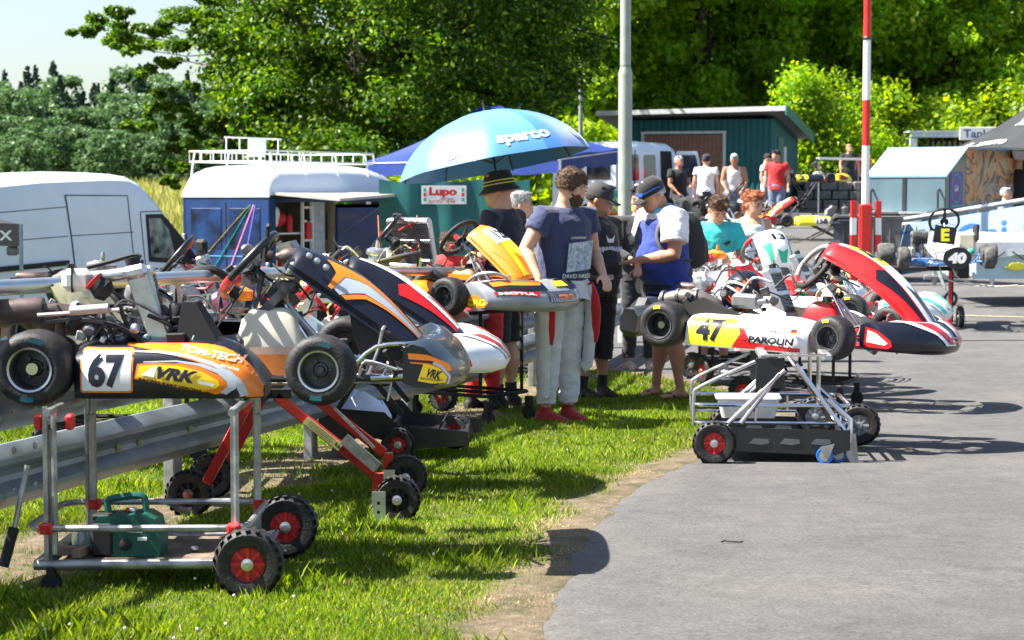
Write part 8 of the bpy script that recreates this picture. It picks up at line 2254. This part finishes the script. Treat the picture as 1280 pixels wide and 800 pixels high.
# 2 man in navy print shirt, race suit tied at the waist
tt_, up, Rt, H_ = person('bearded man in navy print t-shirt with pale race suit tied round his waist', GP(699, 13.98), R(40), 1.82, 1.12, .03, hyaw=84, hpitch=10, lean=8, armL=((.27, -.02, 1.18), (.18, -.24, 1.06)), armR=((-.34, .0, 1.20), (-.36, -.20, 1.03)), top=F_NAVY, bottom=F_SUIT, legcut=1.88, shoes=fab('red_race_boot', (.4, .02, .02)), hair=HB, beard=mat('dark_beard', (.07, .04, .025), .85), detail=2)
def pr(k, f):
    put_poly(k, [(-.10, 1.07), (.12, 1.09), (.12, 1.29), (-.10, 1.27)], lambda a, b: f(a, b, .004), e=.04)
chest_print(tt_, up, Rt, pr, mat('faded_picture_print', (.20, .28, .40), .8, var=.5, nscale=40, col2=(.65, .68, .75)), y0=-.175)
chest_print(tt_, up, Rt, lambda k, f: (put_text(k, 'DAVID HASSE', lambda a, b: f(a, b, .008), -.13, 1.03, .03, .25, maxe=.04), put_text(k, 'EYES', lambda a, b: f(a, b, .010), -.07, 1.24, .03, .10, maxe=.04), put_text(k, 'LOOKING', lambda a, b: f(a, b, .010), -.09, 1.30, .016, .13, maxe=.04)), F_WHT, y0=-.175)
k = K()
def suitwaist(u, v):
    a = u * 2 * math.pi; r = .225 + .03 * math.sin(a * 5 + 1) * v + .03 * v; return Vector((r * math.cos(a) * .95, r * .76 * math.sin(a), 1.0 - .16 * v + .03 * math.sin(a * 3) * v))
k.grid(suitwaist, 40, 8, closeu=True); k.tube([suitwaist(i / 40, 0) * .97 for i in range(40)], .02, 8, closed=True); k.build('tied_suit_top', F_SUIT, tt_, smooth=60)
for (x, s_) in ((-.24, -1), (.17, 1)):
    k = K(); k.tube(smooth_path([(x * .9, -.12, .95), (x * 1.05, -.14, .80), (x * 1.0, -.13, .62), (x * .95, -.11, .40), (x * .93, -.10, .2 if s_ < 0 else .42)], 3), [.055, .06, .065, .062, .06, .055, .058, .05, .05, .048, .045, .045, .04], 12, sy=.6); k.build('hanging_sleeve', F_SUIT, tt_)
    k = K(); k.tube(smooth_path([(x * .9, -.150, .97), (x * 1.0, -.178, .80), (x * .98 + .01, -.160, .56)], 3), [.02, .035, .048, .052, .05, .046, .03], 12, sy=.5); k.build('red_suit_panel', F_REDS, tt_)
# 3 dark cap man
tc_, up, Rt, H_ = person('man in dark grey cap, black print shirt and black shorts beside the rail', GP(743, 16.2), R(38), 1.77, 1.20, .06, hyaw=40, hpitch=18, armL=((.25, .06, 1.17), (.24, .03, .95)), armR=((-.26, .08, 1.17), (-.22, .10, .98)), top=F_BLK, bottom=F_BLK, legcut=1.05, skin=SKIN2, shoes=BLKM, sock=F_BLK, hair=HD, cap=(mat('dark_grey_cap', (.05, .045, .05), .8), 'cap'), detail=2)
chest_print(tc_, up, Rt, lambda k, f: (put_text(k, 'WINNEPANNI', lambda a, b: f(a, b + .10 * (.02 - a * a), .008), -.13, 1.20, .045, .26, maxe=.04, bold=.03), put_poly(k, [(-.02, 1.15), (.03, 1.15), (.005, 1.09)], lambda a, b: f(a, b, .008), e=.1), put_poly(k, [(-.03, 1.28), (.03, 1.28), (.045, 1.34), (.02, 1.31), (-.02, 1.31), (-.045, 1.34)], lambda a, b: f(a, b, .008), e=.1)), F_WHT, y0=-.195)
k = K(); k.tube([Vector(p) for p in ering((0, -.02, 1.0), .228, .178, 30)], .016, 6, closed=True, sy=1.3); k.build('belt', fab('brown_belt', (.10, .05, .03)), tc_)
k = K(); k.box((.0, -.205, 1.0), (.055, .015, .045), b=.004); k.build('belt_buckle', ALU, tc_)
# 4 man in blue polo, black cap, arms folded, backpack
tp_, up, Rt, H_ = person('older man in black cap and royal blue polo with crossed arms and backpack', GP(836, 16.2), R(-62), 1.83, 1.27, .08, lean=9, hyaw=-8, hpitch=20, skin=SKIN2, armL=((.26, -.08, 1.16), (-.02, -.31, 1.14)), armR=((-.26, -.08, 1.14), (.08, -.32, 1.09)), top=F_BLU, sleeve=.62, bottom=F_DKN, legcut=1.0, shoes='flip', hair=HG, cap=(F_BLK, 'cap'), glasses=True, detail=2, legs=(((.10, -.03, .49), (.13, .03, .09), -5), ((-.095, -.02, .49), (-.13, -.03, .09), 10)))
def shoulders(k):
    for sgn, arm in ((1, (.26, -.08, 1.16)), (-1, (-.26, -.08, 1.14))):
        sh = up((sgn * .19, .005, 1.425)); e = up(arm); k.tube([up((sgn * .10, .01, 1.44)), sh, sh.lerp(e, .4), sh.lerp(e, .66)], [.095, .118, .112, .110], 16)
    k.loft([ering(up((0, .02, 1.43)), .23, .135, 20, Rt), ering(up((0, .01, 1.475)), .165, .108, 20, Rt), ering(up((0, .01, 1.50)), .075, .07, 20, Rt)])
k = K(); shoulders(k); remesh(k, 'white_shoulder_panel', F_WHT, tp_, .010, 2, (.006, 9, 12))
k = K(); k.tube([up((math.cos(a) * .085, .012 + math.sin(a) * .082, 1.505 + .012 * math.sin(a))) for a in [i * math.pi / 10 for i in range(20)]], .014, 8, closed=True, sy=1.6); k.build('collar', mat('sky_blue_collar', (.15, .50, .75), .8), tp_)
k = K(); k.tube(smooth_path([up((.135, .12, 1.38)), up((.135, .04, 1.50)), up((.14, -.09, 1.43)), up((.15, -.155, 1.30)), up((.20, -.11, 1.16)), up((.20, .10, 1.08))], 4), .018, 8, sy=.5); k.tube(smooth_path([up((-.135, .12, 1.38)), up((-.135, .04, 1.50)), up((-.14, -.09, 1.43)), up((-.15, -.155, 1.30)), up((-.20, -.11, 1.16)), up((-.20, .10, 1.08))], 4), .018, 8, sy=.5); k.build('backpack_strap', mat('grey_strap', (.12, .12, .13), .8), tp_)
q = thing('backpack', 'black backpack worn by the man in the blue polo', 'bag', tp_.location, tp_.rotation_euler[2]); q.scale = tp_.scale
k = K(); k.loft([[up((x, y + .20, z)) for x, y in rrect(-w, -.10 * f_, w, .11 * f_, .05)] for z, w, f_ in ((1.0, .11, .6), (1.03, .14, .95), (1.2, .155, 1.05), (1.36, .14, .9), (1.44, .10, .6))]); k.build('pack_body', fab('black_backpack_cloth', (.02, .02, .024)), q, smooth=50)
k = K(); k.loft([[up((x, y + .30, z)) for x, y in rrect(-w, -.04, w, .04, .03)] for z, w in ((1.03, .10), (1.06, .12), (1.2, .12), (1.24, .09))]); k.build('pack_pocket', fab('black_backpack_cloth', (.02, .02, .024)), q, smooth=50)
# 5 black and red race suit behind the polo man
person('driver in black and red race suit standing behind the blue polo man', GP(800, 18.8), R(10), 1.76, 1.0, top=F_DKS, sleeve=1.9, bottom=F_DKS, shoes=fab('grey_orange_shoe', (.35, .30, .28), var=.4), hair=HD, hyaw=-30, armL=((.24, -.06, 1.15), (.12, -.24, 1.08)), armR=((-.24, -.04, 1.15), (-.14, -.22, 1.08)))
k = K(); 
# 6 boy in turquoise
tb_, up, Rt, H_ = person('teenage boy in turquoise team shirt looking down at the karts', GP(893, 18.0), R(8), 1.70, 1.0, hyaw=2, hpitch=30, lean=5, armL=((.25, -.03, 1.17), (.20, -.20, 1.02)), armR=((-.25, -.03, 1.17), (-.18, -.22, 1.04)), top=F_TEAL, sleeve=.75, bottom=F_BLK, legcut=1.0, shoes=WHT, sock=F_WHT, hair=HB, hairlen=1, loose=1.25)
chest_print(tb_, up, Rt, lambda k, f: (put_poly(k, [(.03, 1.30), (.09, 1.33), (.12, 1.325), (.10, 1.31), (.11, 1.29), (.085, 1.30), (.07, 1.27), (.06, 1.295)], lambda a, b: f(a, b, .008), e=.1), put_text(k, 'OMP', lambda a, b: f(a, b, .008), .03, 1.13, .03, .07, bold=.04), put_text(k, 'SNIPER', lambda a, b: f(a, b, .008), -.13, 1.15, .018, .07), put_text(k, 'FREE', lambda a, b: f(a, b, .008), -.12, 1.08, .018, .06)), NAVY, y0=-.155)
# 7 woman in white top
person('auburn haired woman in white sleeveless top and cream trousers by the karts', GP(939, 19.6), R(12), 1.72, .95, female=True, hyaw=25, hpitch=12, armL=((.22, .0, 1.16), (.20, -.10, .94)), armR=((-.22, .0, 1.16), (-.18, -.10, .96)), top=F_WHT, tank=True, bottom=F_CRM, shoes=WHT, hair=HR, hairlen=1, longhair=True)
# 8.. background people
person('balding man in black shirt sitting by the open door of the white transporter', GP(848, 41.5), R(30), 1.75, 1.1, skin=SKIN2, top=F_BLK, bottom=F_BLK, shoes=BLKM, hair=HG, hyaw=0, armL=((.24, -.05, 1.15), (.12, -.25, 1.12)), armR=((-.25, -.03, 1.15), (-.18, -.2, 1.0)), legs=(((.12, -.38, .78), (.12, -.36, .30), 0), ((-.12, -.38, .78), (-.12, -.36, .30), 0)), detail=0)
tw_, up, Rt, H_ = person('man in white t-shirt and dark blue cap with his back to the camera', GP(882, 43), R(165), 1.76, 1.1, top=F_WHT, bottom=F_BLK, hair=HD, cap=(F_DKN, 'cap'), detail=0)
person('grey haired man in white vest leaning over the dark kart', GP(917, 42.5), R(-5), 1.80, 1.1, skin=SKIN2, lean=8, hpitch=20, top=F_WHT, tank=True, bottom=F_GREY, legcut=1, hair=HG, armL=((.25, -.08, 1.17), (.16, -.26, 1.02)), armR=((-.25, -.08, 1.17), (-.16, -.26, 1.02)), detail=0)
person('dark haired young man in white t-shirt half hidden behind the man in red', GP(957, 47.5), R(60), 1.74, .95, hyaw=10, hpitch=15, top=F_WHT, bottom=F_GREY, legcut=1, hair=HD, detail=0)
person('tall young man in red t-shirt and grey shorts', GP(970, 46), R(-18), 1.84, 1.05, hyaw=-30, hpitch=8, top=F_RED, bottom=F_GREY, legcut=1.0, hair=HD, shoes=WHT, detail=0)
person('strawberry blond person in black t-shirt with round white emblem walking', (X(1060, 58.5), 58.5, 2.0 - .68 + gz(X(1060, 58.5), 57) * .0 + .03), R(12), 1.78, 1.12, hyaw=10, top=F_BLK, bottom=F_DKN, legcut=1.0, hair=HBL, shoes=WHT, armL=((.27, .02, 1.17), (.30, -.08, .93)), detail=0)
person('person in red top walking just behind the strawberry blond one', (X(1078, 60), 60, 1.38), R(0), 1.72, 1.05, top=F_RED, bottom=F_BLK, hair=HBL, detail=0)
person('dark haired person walking far behind the grey trailer nose', (X(1096, 61), 61, 1.38), R(20), 1.74, 1.0, top=F_CRM, bottom=F_BLK, hair=HD, detail=0)
person('young man in black shirt standing under the charcoal tent', GP(1270, 39), R(-10), 1.82, 1.0, top=F_BLK, bottom=F_BLK, hair=HD, armL=((.27, .0, 1.17), (.28, -.1, .95)), detail=0)
person('grey haired person in light blue shirt behind the banner fence', GP(1256, 34.5) + Vector((0, 0, -.28)), R(60), 1.62, 1.0, top=fab('light_blue_cotton', (.28, .45, .68)), bottom=F_DKN, hair=HG, detail=0)
person('man with short grey hair standing behind the bucket hat man', GP(650, 18.6), R(70), 1.72, 1.05, hyaw=20, top=F_CRM, bottom=F_GREY, hair=HG, detail=1)
person('child with short brown hair peeking out behind the orange kart steering wheel', GP(560, 18.2) + Vector((0, 0, -.0)), R(-20), 1.36, .95, hpitch=12, top=F_RED, bottom=F_GREY, hair=HB)
person('driver in red race suit bending over the karts beside the bucket hat man', GP(604, 15.15), R(150), 1.58, 1.0, lean=38, hpitch=10, top=F_REDS, sleeve=1.9, bottom=F_REDS, shoes=BLKM, hair=HD, armL=((.20, -.16, 1.12), (.14, -.36, 1.05)), armR=((-.20, -.16, 1.12), (-.14, -.36, 1.05)))
